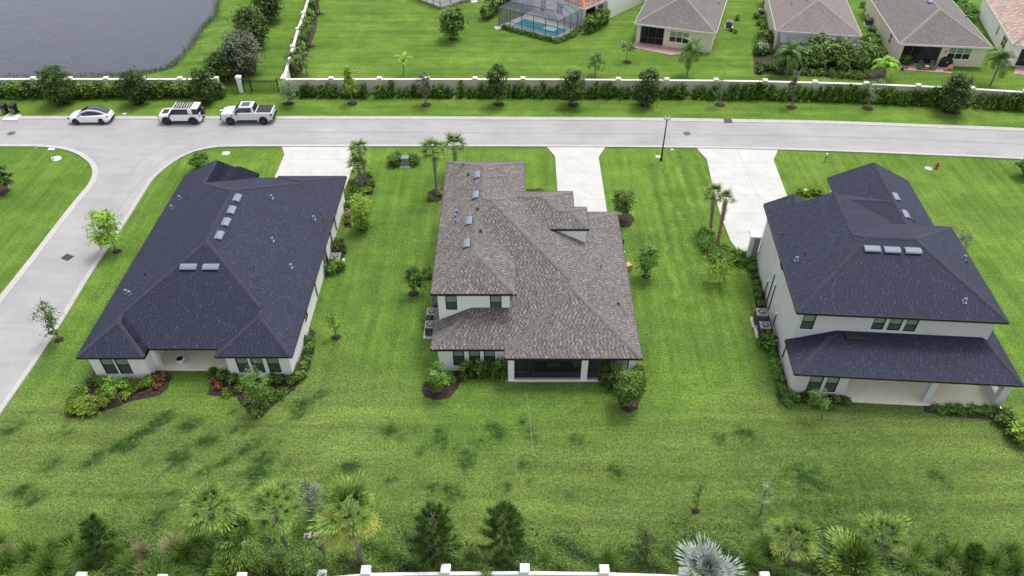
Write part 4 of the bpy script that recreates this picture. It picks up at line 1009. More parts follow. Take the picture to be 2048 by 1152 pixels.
# patios of pavers: each paver with its joint, laid in courses
def patio(px, label_mat='paver', step=(.42, .21)):
    P = W2(px)
    if area(P) < 0: P = P[::-1]
    mb = MB(); mb.prism(P, -.05, .03); pt = structure(mb.build('patio', M['mulch']))
    xs_ = [p[0] for p in P]; ys_ = [p[1] for p in P]; mp = MB(); r_ = 0; y = min(ys_)
    while y < max(ys_):
        x = min(xs_)-(r_ % 2)*step[0]/2
        while x < max(xs_):
            Q = clip(clip(clip(clip(P, 1, 0, -x-.008), -1, 0, x+step[0]-.008), 0, 1, -y-.008), 0, -1, y+step[1]-.008)
            if area(Q) > .01: mp.prism(Q, .03, .055+((r_*7+int(x*9)) % 3)*.003)
            x += step[0]
        y += step[1]; r_ += 1
    o = mp.build('paver', M['paver'], pt); o['kind'] = 'stuff'
patio([(1267, 96), (1269, 84), (1335, 92), (1372, 96), (1368, 108), (1341, 111)])
patio([(1797, 140), (1806, 124), (1893, 132), (1904, 147)])
patio([(2026, 149), (2034, 130), (2100, 134), (2100, 154)])

# ================================================================== BOUNDARY WALLS, FENCE, GATE
def boundary_wall(posts, h, label, cat='wall', pw=.46, th=.2, panel_mat='wall_paint', cop='coping', cd_=0.0, co_=.06):
    o = empty('boundary_wall', (posts[0][0], posts[0][1], 0), 0, label, cat)
    ox, oy = posts[0]
    for i, (x, y) in enumerate(posts):
        x -= ox; y -= oy
        mb = MB(); mb.box(x-pw/2, x+pw/2, y-pw/2, y+pw/2, -.1, h+.14); p = mb.build('post', M[panel_mat], o)
        mb = MB(); mb.box(x-pw/2-.06, x+pw/2+.06, y-pw/2-.06, y+pw/2+.06, h+.14, h+.24, bev=.03); mb.build('post_cap', M[cop], p)
        if i < len(posts)-1:
            a = Vector((x, y)); b_ = Vector((posts[i+1][0]-ox, posts[i+1][1]-oy)); d = (b_-a).normalized(); nn = Vector((-d.y, d.x))
            a2, b2 = a+d*pw/2, b_-d*pw/2
            q = lambda w_: [tuple(a2-nn*w_), tuple(b2-nn*w_), tuple(b2+nn*w_), tuple(a2+nn*w_)]
            mb = MB(); mb.prism(q(th/2), -.1, h-.1-cd_); w_ = mb.build('wall_panel', M[panel_mat], o)
            mb = MB(); mb.prism(q(th/2+co_), h-.1-cd_, h+.02-cd_); mb.build('coping', M[cop], o)
    return o
WH = 1.78
nposts = [at_depth(x, y, 0) if False else GV(x, y, WH+.2).xy for x, y in ((566, 155), (662, 155), (758.6, 155), (854, 155), (950, 155.2), (1046, 155.4), (1142, 155.8), (1237, 156.5), (1334, 157.3), (1432.7, 158), (1531, 159.6), (1631, 162), (1734, 165), (1838, 169), (1945, 174.5), (2052, 181), (2162, 188.5), (2275, 197))]
boundary_wall([tuple(p) for p in nposts], WH, 'long cream boundary wall with square posts behind the street hedge, right of the black gate')
lposts = [tuple(GV(x, 155, WH+.2).xy) for x in (-230, -157, -83, -9, 65, 139, 211, 285, 359, 432)]
boundary_wall(lposts, WH, 'cream boundary wall between the pond and the dense hedge, left of the black gate')
sposts = [tuple(GV(x, y, WH+.2).xy) for x, y in ((568, 150), (576, 120), (585, 91), (595.5, 56), (606.5, 24), (617, -8), (627, -40))]
boundary_wall(sposts, WH, 'cream boundary wall running away from the gate toward the top edge')
bposts = [tuple(GV(x, y, 1.95).xy) for x, y in ((-330, 1163), (-165, 1158), (0, 1161), (160, 1152.5), (322, 1157), (482, 1153), (642, 1148), (731, 1139), (891, 1136.5), (1049.5, 1135.5), (1209, 1137.5), (1369, 1143), (1531, 1152), (1695, 1161), (1860, 1171), (2030, 1182), (2200, 1194))]
boundary_wall(bposts, 1.72, 'white boundary wall with square caps along the bottom edge of the picture', pw=.46, th=.12, panel_mat='white_paint', cop='white_paint', cd_=.36, co_=.03)

# black metal fence and sliding gate
def picket_run(o, x0, y0, x1, y1, h, part, leaf=False):
    a = Vector((x0, y0)); b_ = Vector((x1, y1)); l = (b_-a).length; d = (b_-a)/l
    pk = MB(); n = int(l/.105)
    for i in range(1, n):
        p = a+d*(l*i/n); pk.tube((p.x, p.y, .12), (p.x, p.y, h-.05), .027, .027, 4)
    k = pk.build(part, M['black_metal'], o); k['kind'] = 'stuff'
    for z in (.12, h-.22, h-.05):
        mb = MB(); mb.tube((a.x, a.y, z), (b_.x, b_.y, z), .03, .03, 4); mb.build('rail', M['black_metal'], o)
gx = lambda x, y: Vector(G(x, y))
ga, gb, gc, gd = gx(440, 184), gx(484, 184), gx(500, 184), gx(561, 184)
fo = empty('metal_fence', (ga.x, ga.y, 0), 0, 'short black picket fence between the dense hedge and the white gate post', 'fence')
picket_run(fo, 0, 0, gb.x-ga.x-.25, gb.y-ga.y, 1.6, 'picket')
for t in (0, .4): 
    mb = MB(); x_ = (gb.x-ga.x-.3)*t*2.4 if t else 0; mb.box(x_-.05, x_+.05, -.05, .05, 0, 1.72); mb.build('fence_post', M['black_metal'], fo)
gp = empty('gate_post', (gb.x, gb.y, 0), 0, 'square white gate post standing between two black fence parts', 'post')
mb = MB(); mb.box(-.26, .26, -.26, .26, 0, 1.95); mb.build('post_shaft', M['white_paint'], gp)
mb = MB(); mb.box(-.33, .33, -.33, .33, 1.95, 2.08, bev=.05); mb.build('post_cap', M['white_paint'], gp)
gt = empty('metal_gate', (gb.x+.3, gb.y, 0), 0, 'wide black picket gate at the end of the wall, right of the white gate post', 'gate')
picket_run(gt, 0, 0, gd.x-gb.x-.3, 0, 1.55, 'picket')
for x_ in (.05, .95, gd.x-gb.x-.45): mb = MB(); mb.box(x_-.06, x_+.06, -.05, .05, 0, 1.75); mb.build('gate_frame', M['black_metal'], gt)

# ================================================================== STREET FURNITURE AND SMALL THINGS
x, y = G(1322, 321); lp = empty('street_lamp', (x, y, 0), 0, 'black street lamp with a flat round head on the verge between two driveways', 'street lamp')
mb = MB(); mb.lathe([(.17, 0), (.17, .12), (.11, .25), (.085, .6), (.06, 4.7)], n=12); mb.build('pole', M['black_metal'], lp)
mb = MB()
for k in range(4):
    a = k*math.pi/2+.4; mb.tube((0, 0, 4.65), (math.cos(a)*.24, math.sin(a)*.24, 4.95), .02, .02, 5)
mb.build('bracket', M['black_metal'], lp)
mb = MB(); mb.lathe([(.22, 4.9), (.37, 4.95), (.38, 5.0), (.3, 5.07), (.08, 5.11), (.05, 5.16)], n=20); mb.build('lamp_head', M['metal_grey'], lp)
mb = MB(); mb.lathe([(.04, 5.16), (.06, 5.17), (.05, 5.26)], n=8); mb.build('photocell', M['metal_dark'], lp)
def lid(name, label, px, py, sx, sy, mat, cat, rz=0, h=.05, base_h=.012):
    x, y = G(px, py); o = empty(name, (x, y, 0), rz, label, cat)
    mb = MB(); mb.box(-sx/2, sx/2, -sy/2, sy/2, 0, h, bev=.015); mb.build('lid', M[mat], o)
    mb = MB(); mb.box(-sx/2-.04, sx/2+.04, -sy/2-.04, sy/2+.04, -.02, h*.5); mb.build('box_rim', M['metal_grey'], o); return o
lid('utility_box', 'pale square utility lid in the lawn behind the peaked roof of the corner house', 452, 307, .75, .6, 'plastic_white', 'utility lid')
lid('utility_box', 'pale square utility lid in the corner lawn close to the kerb', 104, 297.5, .7, .55, 'plastic_white', 'utility lid')
lid('utility_box', 'pale utility lid in the verge between the white crossover and the white off-road car', 249, 228, .4, .3, 'plastic_white', 'utility lid')
lid('utility_box', 'small pale lid in the verge just left of the pickup nose', 443, 221, .35, .28, 'plastic_white', 'utility lid')
lid('utility_box', 'pale round-cornered lid right beside the foot of the street lamp', 1316, 313.5, .5, .5, 'pad', 'utility lid')
lid('utility_box', 'small pale lid in the grass between the wide driveway and the right-hand house', 1608, 382, .7, .55, 'plastic_white', 'utility lid')
lid('utility_box', 'pale stepping slab at the street edge of the verge, behind the street lamp', 1344, 299.5, .3, .22, 'plastic_white', 'utility lid')
def slab_stone(px, py, label, mat='pad'):
    x, y = G(px, py); mb = MB(); mb.box(-.24, .24, -.2, .2, 0, .06, bev=.02); o = mb.build('stepping_stone', M[mat], loc=(x, y, 0), rz=.1); tag(o, label, 'stepping stone', 'stepping stones by the palms')
slab_stone(614.5, 1071.5, 'grey stepping stone left of its pinkish twin, between two foreground palms', 'pad'); slab_stone(634, 1070, 'pinkish stepping stone right of its grey twin, between two foreground palms', 'paver')
def manhole(px, py, label, r=.42):
    x, y = G(px, py); o = empty('manhole_cover', (x, y, 0), 0, label, 'manhole cover')
    mb = MB(); mb.lathe([(r+.1, .0), (r+.1, .026), (r, .028)], n=24); mb.build('frame_ring', M['metal_grey'], o)
    mb = MB(); mb.lathe([(r-.015, .02), (r-.015, .036)], n=24); 
    for k in range(-3, 4): mb.box(-r*.7, r*.7, k*.1-.015, k*.1+.015, .036, .042)
    mb.build('cover', M['iron'], o)
manhole(1374, 267.5, 'dark round manhole cover in the road right of the street lamp'); manhole(23, 267, 'dark round manhole cover in the road at the left edge')
x, y = G(135, 515); gr = empty('storm_drain', (x, y, 0), -.45, 'rusty rectangular storm grate in the side street', 'storm drain')
mb = MB(); mb.box(-.5, .5, -.42, .42, .0, .026); mb.build('grate_frame', M['metal_grey'], gr)
mb = MB()
mb.box(-.44, -.02, -.36, .36, .0261, .028); mb.box(.02, .44, -.36, .36, .0261, .028); mb.build('grate_void', M['plastic_black'], gr)
for k in range(9):
    mb = MB(); mb.box(-.44, .44, -.34+k*.08, -.315+k*.08, .0285, .05); mb.build('grate_bar', M['iron'], gr)
x, y = G(1455, 241.5); ci = empty('kerb_inlet', (x, y, 0), 0, 'brown rusty inlet grate set in the far kerb of the road', 'storm drain')
mb = MB(); mb.box(-.45, .45, -.5, .3, .0, .125); mb.build('inlet_frame', M['iron'], ci)
mb = MB()
for k in range(6): mb.box(-.38+k*.14, -.32+k*.14, -.4, .2, .126, .14)
mb.build('grate_bar', M['metal_dark'], ci)
# hydrant
x, y = G(1872, 337); hy = empty('fire_hydrant', (x, y, 0), .4, 'red fire hydrant on the lawn behind the right-hand house', 'fire hydrant')
mb = MB(); mb.lathe([(.17, 0), (.17, .05), (.12, .07), (.11, .5), (.15, .52), (.15, .57), (.12, .6), (.09, .72), (.03, .78)], n=14); mb.build('barrel', M['red_paint'], hy)
for d, l in (((1, 0), .24), ((-1, 0), .24), ((0, -1), .28)): mb = MB(); mb.tube((0, 0, .42), (d[0]*l, d[1]*l, .42), .07, .07, 10); mb.tube((d[0]*l, d[1]*l, .42), (d[0]*(l+.05), d[1]*(l+.05), .42), .085, .06, 6); mb.build('nozzle', M['red_paint'], hy)
mb = MB(); mb.lathe([(.42, 0), (.4, .05)], n=14); mb.build('hydrant_pad', M['kerb'], hy).location = (-.75, .3, 0)
# utility stub markers in the lawn
for px, py, lb in ((1650, 322, 'thin white marker post on the lawn left of the peaked garage roof'), (880, 770, 'tiny white tap post at the porch corner of the middle house')):
    pass
x, y = G(1649, 324); mk = empty('marker_post', (x, y, 0), 0, 'thin marker post with a white head on the lawn left of the peaked garage roof', 'marker post')
mb = MB(); mb.box(-.05, .05, -.04, .04, 0, .8); mb.build('post_shaft', M['metal_grey'], mk); mb = MB(); mb.box(-.12, .12, -.05, .05, .8, 1.05); mb.build('post_head', M['plastic_white'], mk)
x, y = G(1032, 764); o = MB(); o.lathe([(.06, 0), (.06, .2), (.03, .28)], n=8); o = o.build('tap_stub', M['plastic_white'], loc=(x, y, 0)); tag(o, 'tiny white pipe stub in the grass at the foot of the left porch pillar', 'pipe stub')
# corner-lawn pedestal
x, y = G(113, 318); pd = empty('utility_pedestal', (x, y, 0), .2, 'white pedestal base with a tan riser on the corner lawn', 'utility box')
mb = MB(); mb.lathe([(.5, 0), (.48, .09), (.3, .11)], n=14); mb.build('pedestal_base', M['plastic_white'], pd); mb = MB(); mb.box(-.42, -.3, -.05, .07, .1, .75, bev=.03); mb.build('riser', M['wood'], pd)
mb = MB(); mb.box(-.34, -.05, -.32, -.2, .05, .35); mb.build('panel', M['plastic_white'], pd)
# transformer cabinet
x, y = G(812, 331); tc = empty('transformer_cabinet', (x, y, 0), 0, 'grey transformer cabinet between two round shrubs behind the middle house', 'utility cabinet')
mb = MB(); mb.box(-.6, .5, -.55, .5, 0, .12, bev=.02); mb.build('pad', M['pad'], tc)
mb = MB(); mb.box(-.42, .36, -.35, .32, .12, 1.0, bev=.05); mb.build('cabinet', M['metal_grey'], tc)
mb = MB(); mb.box(-.45, .39, -.38, .35, 1.0, 1.06, bev=.04); mb.build('cabinet_lid', M['metal_vent'], tc)
# white garden hose line
pts = [GV(*p, .03) for p in ((1051, 784), (1055, 800), (1058, 824), (1061, 850), (1064, 880), (1067, 911))]
mb = MB(); mb.path(pts, [.007]*6, 5); o = mb.build('hose', M['pad']); tag(o, 'thin pale line lying straight down the lawn behind the porch', 'hose')
x, y = G(1068, 912); mb = MB(); mb.lathe([(.1, 0), (.08, .08), (.03, .12)], n=8); tag(mb.build('sprinkler', M['metal_grey'], loc=(x, y, 0)), 'small sprinkler at the lower end of the pale lawn line', 'sprinkler')
x, y = G(778, 836); mb = MB(); g = random.Random(3); p = Vector((-.3, .1, .04))
for k in range(6): q = p+Vector((.12, -.04+g.uniform(-.05, .05), g.uniform(-.01, .03))); mb.tube(p, q, .025, .02, 5); p = q
mb.tube((0, 0, .05), (.1, .16, .1), .015, .006, 4); tag(mb.build('fallen_branch', M['bark'], loc=(x, y, 0)), 'short dark fallen branch on the lawn between two houses', 'branch')
# planter on the corner patio
x, y = G(339, 716, .1); x = -25.65; y = 39.75
pl_ = empty('planter', (x, y, .08), .3, 'white faceted pot with a black inside on the corner house patio', 'planter')
mb = MB(); mb.lathe([(.2, 0), (.36, .45), (.33, .62), (.27, .6)], n=6); mb.build('pot', M['plastic_white'], pl_); mb = MB(); mb.lathe([(.275, .55), (.275, .605)], n=6); mb.build('pot_filling', M['plastic_black'], pl_)

# air conditioners
def ac(x, y, z, label, s=.8, h=.85, rz=0, top='metal_grey', group=None, padw=.2):
    o = empty('air_conditioner', (x, y, z), rz, label, 'air conditioner', group)
    mb = MB(); mb.box(-s/2-padw, s/2+padw, -s/2-padw, s/2+padw, 0, .1, bev=.02); mb.build('pad', M['pad'], o)
    mb = MB(); mb.box(-s/2, s/2, -s/2, s/2, .1, .1+h, bev=.03); mb.build('cabinet', M['metal_grey'], o)
    lv = MB()
    for k in range(9):
        zz = .2+k*(h-.2)/9
        for (a, b_, c_, d) in ((-s/2-.012, s/2+.012, -s/2-.012, -s/2+.0), (-s/2-.012, s/2+.012, s/2, s/2+.012), (-s/2-.012, -s/2, -s/2+.001, s/2-.001), (s/2, s/2+.012, -s/2+.001, s/2-.001)): lv.box(a, b_, c_, d, zz, zz+.03)
    lv.build('louvre', M['metal_dark'], o)['kind'] = 'stuff'
    mb = MB(); mb.box(-s/2-.02, s/2+.02, -s/2-.02, s/2+.02, .1+h, .14+h, bev=.03); mb.build('top_cover', M['metal_grey'], o)
    mb = MB(); mb.lathe([(s*.38, .142+h), (s*.38, .16+h), (s*.33, .165+h)], n=20); mb.build('fan_ring', M['metal_dark'], o)
    mb = MB(); mb.lathe([(s*.34, .166+h), (s*.34, .168+h)], n=20); mb.build('fan_void', M['plastic_black'], o)
    fb = MB()
    for k in range(5):
        a = k*2*math.pi/5; c_, s_ = math.cos(a), math.sin(a); P = [(.05, -.03), (s*.3, -.09), (s*.32, .05), (.05, .04)]
        fb.poly([(u_*c_-v_*s_, u_*s_+v_*c_, .172+h+.02*(i % 2)) for i, (u_, v_) in enumerate(P)])
    fb.lathe([(.09, .17+h), (.08, .2+h)], n=10); fb.build('fan', M['metal_grey'], o); return o
x, y = G(671, 511, .9); ac(x, y, 0, 'grey air conditioner between two dark shrubs at the flank of the corner house', .85, .75)
ac(-6.75, 43.1, 0, 'front one of the two air conditioners at the left flank of the brown-roofed house', .8, .95); ac(-6.75, 44.6, 0, 'rear air conditioner at the left flank of the brown-roofed house, mostly hidden', .8, .95)
def loc3(s, t): c_, s_ = math.cos(A3), math.sin(A3); return (20.07+s*c_-t*s_, 39.11+s*s_+t*c_)
x, y = loc3(-.55, 5.2); ac(x, y, 0, 'taller rear air conditioner at the left flank of the grey two-storey house', .85, 1.15, A3); x, y = loc3(-.45, 3.95); ac(x, y, 0, 'lower front air conditioner at the left flank of the grey two-storey house', .8, .9, A3)
x, y = G(1457, 56); ac(x, y, 0, 'grey air conditioner beside the cream house with the pink paver patio', .8, .9, R(-18)); x, y = G(1521, 30); ac(x, y, 0, 'grey air conditioner at the left flank of the brown-roofed cream house', .8, .7, R(-9)); x, y = G(1737, 50); ac(x, y, 0, 'grey air conditioner between the two cream houses on the right', .9, .8, R(-6))

# wheeled bins
x, y = G(43, 233.5)
mb = MB(); mb.prism(W2([(4, 242.5), (14, 231), (44, 231), (35, 242.5)])[::1], -.02, .14); structure(mb.build('bin_pad', M['pad']))
def bin_(px, py, label, top=1.15):
    x, y = G(px, py); o = empty('wheelie_bin', (x, y, .14), -.25, label, 'wheelie bin')
    mb = MB(); k = 8
    for a, b_ in (((-.24, .24, -.25, .22, .08), (-.32, .32, -.34, .34, top)),):
        A = [(a[0], a[2], a[4]), (a[1], a[2], a[4]), (a[1], a[3], a[4]), (a[0], a[3], a[4])]; B = [(b_[0], b_[2], b_[4]), (b_[1], b_[2], b_[4]), (b_[1], b_[3], b_[4]), (b_[0], b_[3], b_[4])]
        mb.poly(A[::-1]); mb.poly(B)
        for i in range(4): j = (i+1) % 4; mb.poly([A[i], A[j], B[j], B[i]])
    mb.build('bin_body', M['plastic_black'], o)
    mb = MB(); mb.poly([(-.36, -.4, top+.02), (.36, -.4, top+.02), (.36, .38, top+.12), (-.36, .38, top+.12)]); mb.box(-.36, .36, -.4, .38, top, top+.05, bev=.02); mb.build('bin_lid', M['plastic_black'], o)
    mb = MB()
    for u_, v0, v1 in ((-.2, .35, .95), (.1, .3, .42), (.1, .55, .67), (.1, .8, .92)): mb.box(u_-.02, u_+(.02 if u_ < 0 else .08), -.335, -.30, v0, v1)
    lb = mb.build('bin_marking', M['plastic_white'], o); lb.rotation_euler[0] = R(-4); lb.location = (0, -.012, 0)
    for s in (-1, 1): mb = MB(); mb.tube((s*.27, .24, .12), (s*.33, .24, .12), .12, .12, 12); mb.build('wheel', M['rubber'], o)
bin_(14, 229, 'left one of two black wheeled bins on a small pad beside the road'); bin_(33, 229, 'right one of two black wheeled bins on a small pad beside the road')

# ------------------------------------------------------------------ vehicles (nose to -x)
def loft(mb, rings, cap=True):
    for a, b_ in zip(rings, rings[1:]):
        n = len(a)
        for i in range(n): j = (i+1) % n; mb.poly([a[i], a[j], b_[j], b_[i]])
    if cap: mb.poly(rings[0][::-1]); mb.poly(rings[-1])
def section(x, hw0, hw1, z0, z1, cr=.12):
    """closed section seen from the nose, wide belly to narrower shoulder, rounded top corners"""
    zc = z0+(z1-z0)*.45; P = [(-hw0*.9, z0), (-hw0, z0+.08), (-max(hw0, hw1)-.01, zc), (-hw1, z1-cr), (-hw1+cr*.9, z1), (0, z1+.02), (hw1-cr*.9, z1), (hw1, z1-cr), (max(hw0, hw1)+.01, zc), (hw0, z0+.08), (hw0*.9, z0)]
    return [(x, y, z) for y, z in P]
def wheel(car, x, s, y, r, w_, rimr):
    o = empty('wheel', (x, s*y, r)); o.parent = car
    prof = [(r*.7, -w_/2), (r*.95, -w_/2+.01), (r, -w_/2+.05), (r, w_/2-.05), (r*.95, w_/2-.01), (r*.7, w_/2)]
    mb = MB(); mb.lathe(prof, n=22, axis='y'); mb.build('tyre', M['rubber'], o, True)
    mb = MB(); mb.tube((0, s*(w_/2-.05), 0), (0, s*(w_/2+.004), 0), rimr, rimr*.96, 20)
    mb.build('rim_barrel', M['plastic_black'], o)
    mb = MB()
    for k in range(6):
        a = k*math.pi/3; c_, s_ = math.cos(a), math.sin(a); q = lambda u_, v_: (u_*c_-v_*s_, s*(w_/2+.012), u_*s_+v_*c_)
        P = [q(.03, -.035), q(rimr*.95, -.02), q(rimr*.95, .02), q(.03, .035)]
        mb.poly(P if s < 0 else P[::-1])
    mb.tube((0, s*(w_/2), 0), (0, s*(w_/2+.02), 0), .06, .05, 8); mb.build('rim', M['rim'], o); return o
def arch(car, x, s, y, z, r, w_, mat, name='wheel_arch'):
    mb = MB(); n = 12
    for i in range(n):
        a0, a1 = math.pi*(-.06+1.12*i/n), math.pi*(-.06+1.12*(i+1)/n); P = []
        for rr, yy in ((r, y), (r+w_, y), ):
            P += [(x+rr*math.cos(a0), s*yy, z+rr*math.sin(a0)), (x+rr*math.cos(a1), s*yy, z+rr*math.sin(a1))]
        mb.poly([P[0], P[2], P[3], P[1]]); mb.poly([P[2], (P[2][0], s*(y-.12), P[2][2]), (P[3][0], s*(y-.12), P[3][2]), P[3]])
        mb.poly([P[1], (P[1][0], s*(y-.2), P[1][2]), (P[0][0], s*(y-.2), P[0][2]), P[0]])
    mb.build(name, mat, car)
    mb = MB(); mb.poly([(x+r*math.cos(math.pi*k/12), s*(y-.006), z+r*math.sin(math.pi*k/12)) for k in range(13)]+[(x-r, s*(y-.006), z-.14), (x+r, s*(y-.006), z-.14)]); mb.build('wheel_well', M['plastic_black'], car)
def strip(mb, pts, s, y, thick=.012):
    P = [(p[0], s*(p[2] if len(p) > 2 else y), p[1]) for p in pts]; mb.poly(P if s < 0 else P[::-1])
def crossover(x, y):
    c = empty('parked_car', (x, y, .02), R(1), 'white rounded crossover with a dark glass roof parked leftmost of the three vehicles', 'car')
    st = [(-2.36, .62, .56, .38, .62), (-2.28, .8, .72, .25, .74), (-2.0, .9, .82, .2, .86), (-1.4, .95, .86, .2, .98), (-.9, .95, .87, .2, 1.04), (.2, .95, .88, .2, 1.05), (1.2, .96, .88, .2, 1.08), (1.8, .96, .84, .22, 1.12), (2.15, .93, .76, .3, 1.1), (2.35, .8, .64, .42, .95)]
    mb = MB(); loft(mb, [section(*a) for a in st]); mb.build('body', M['paint_white'], c, True)
    ro = [(-1.15, .74, .8, 1.0, 1.06), (-.55, .7, .6, .98, 1.42), (0, .7, .56, .98, 1.6), (.6, .7, .56, .98, 1.62), (1.3, .7, .56, .98, 1.5), (1.9, .68, .6, .98, 1.24), (2.2, .66, .6, .98, 1.1)]
    G_ = []
    for X_, hw, top, z0, z1 in ro: G_.append([(X_, -hw-.1, z0), (X_, -top-.04, z1-.1), (X_, -top+.06, z1), (X_, 0, z1+.03), (X_, top-.06, z1), (X_, top+.04, z1-.1), (X_, hw+.1, z0)])
    mb = MB(); loft(mb, G_); mb.build('greenhouse', M['glass_car'], c, True)
    for s in (-1, 1):
        mb = MB()
        for i in range(len(ro)-1):
            a, b_ = ro[i], ro[i+1]
            A = [(a[0], s*(a[2]+.055), a[4]-.12), (a[0], s*(a[2]-.075), a[4]+.022)]; B = [(b_[0], s*(b_[2]+.055), b_[4]-.12), (b_[0], s*(b_[2]-.075), b_[4]+.022)]
            mb.poly([A[0], B[0], B[1], A[1]])
        mb.build('roof_rail', M['paint_white'], c)
        mb = MB(); mb.box(-.72, -.52, s*.98-.09, s*.98+.09, 1.02, 1.15, bev=.02); mb.build('mirror', M['paint_white'], c)
        mb = MB(); mb.box(-.9, 1.0, s*.955-.02, s*.955+.02, .2, .3); mb.build('sill', M['plastic_black'], c)
        mb = MB(); mb.box(-2.31, -2.05, s*.68-.13, s*.68+.13, .66, .78, bev=.03); mb.build('headlight', M['glass_car'], c)
        mb = MB(); mb.box(2.06, 2.3, s*.66-.16, s*.66+.16, .86, .98, bev=.02); mb.build('tail_light', M['red_lamp'], c)
        for X_ in (-1.42, 1.45): arch(c, X_, s, .965, .35, .39, .03, M['plastic_black']); wheel(c, X_, s, .86, .36, .24, .27)
    mb = MB(); mb.box(2.12, 2.4, -.78, .78, .3, .48, bev=.05); mb.build('bumper', M['plastic_black'], c)
    return c
def offroader(x, y):
    c = empty('parked_car', (x, y, .02), R(1), 'boxy white off-road car with a roof rack and a spare wheel on its back', 'car')
    st = [(-2.38, .8, .78, .5, .98), (-2.3, .9, .86, .4, 1.1), (-2.0, .94, .88, .35, 1.17), (-1.1, .96, .9, .35, 1.22), (-.9, .96, .92, .35, 1.26), (2.2, .96, .92, .35, 1.26), (2.3, .94, .9, .4, 1.26)]
    mb = MB(); loft(mb, [section(*a) for a in st]); mb.build('body', M['paint_white'], c)
    G_ = []
    for X_, hw, tp, z0, z1 in ((-1.05, .82, .78, 1.24, 1.27), (-.62, .86, .74, 1.2, 1.82), (-.4, .86, .74, 1.2, 1.86), (2.1, .86, .76, 1.2, 1.86), (2.27, .88, .76, 1.2, 1.8)): G_.append([(X_, -hw, z0), (X_, -tp, z1-.03), (X_, -tp+.05, z1), (X_, tp-.05, z1), (X_, tp, z1-.03), (X_, hw, z0)])
    mb = MB(); loft(mb, G_); mb.build('greenhouse', M['glass_car'], c)
    mb = MB(); mb.box(-.6, 2.24, -.78, .78, 1.84, 1.95, bev=.05); mb.build('roof', M['paint_white'], c)
    rk = MB()
    for s in (-1, 1): rk.box(-.35, 1.5, s*.66-.03, s*.66+.03, 2.02, 2.07)
    for s in (-1, 1):
        for X_ in (-.3, .6, 1.45): rk.box(X_-.03, X_+.03, s*.66-.02, s*.66+.02, 1.95, 2.02)
    rk.build('rack_rail', M['plastic_black'], c)
    for k in range(7):
        mb = MB(); X_ = -.3+k*.29; mb.box(X_-.07, X_+.07, -.629, .629, 2.01, 2.055); mb.build('rack_slat', M['plastic_black'], c)
    for s in (-1, 1):
        mb = MB(); mb.box(1.15, 1.6, s*.83-.07, s*.83+.07, 1.28, 1.8, bev=.0); mb.build('side_panel', M['paint_white'], c)
        mb = MB(); mb.box(-1.0, -.84, s*1.04-.12, s*1.04+.12, 1.22, 1.42, bev=.02); mb.build('mirror', M['plastic_black'], c)
        mb = MB(); mb.box(-.85, .95, s*.95-.03, s*.95+.05, .35, .5); mb.build('sill', M['plastic_black'], c)
        mb = MB(); mb.box(-1.15, -1.02, s*.95-.02, s*.97+.01, .8, 1.1); mb.build('side_vent', M['plastic_black'], c)
        mb = MB(); mb.box(-2.42, -2.3, s*.7-.14, s*.7+.14, .85, 1.02); mb.build('headlight', M['glass_car'], c)
        mb = MB(); mb.box(2.27, 2.36, s*.82-.07, s*.82+.07, .9, 1.2); mb.build('tail_light', M['red_lamp'], c)
        for X_ in (-1.48, 1.5): arch(c, X_, s, .985, .43, .46, .1, M['plastic_black']); wheel(c, X_, s, .88, .42, .26, .28)
    mb = MB(); mb.box(-2.44, -2.2, -.85, .85, .4, .72, bev=.04); mb.build('bumper', M['plastic_black'], c)
    mb = MB(); mb.box(-2.0, -1.3, -.5, .5, 1.2, 1.245, bev=.03); mb.build('bonnet_plate', M['plastic_black'], c)
    sp = empty('spare_wheel', (2.46, .1, 1.12)); sp.parent = c
    mb = MB(); mb.tube((-.13, 0, 0), (.13, 0, 0), .39, .37, 20); mb.build('tyre', M['rubber'], sp); mb = MB(); mb.tube((.131, 0, 0), (.15, 0, 0), .25, .22, 16); mb.build('rim', M['rim'], sp)
    mb = MB(); mb.box(2.3, 2.55, -.12, .12, .42, .5); mb.build('tow_hitch', M['metal_dark'], c)
    return c
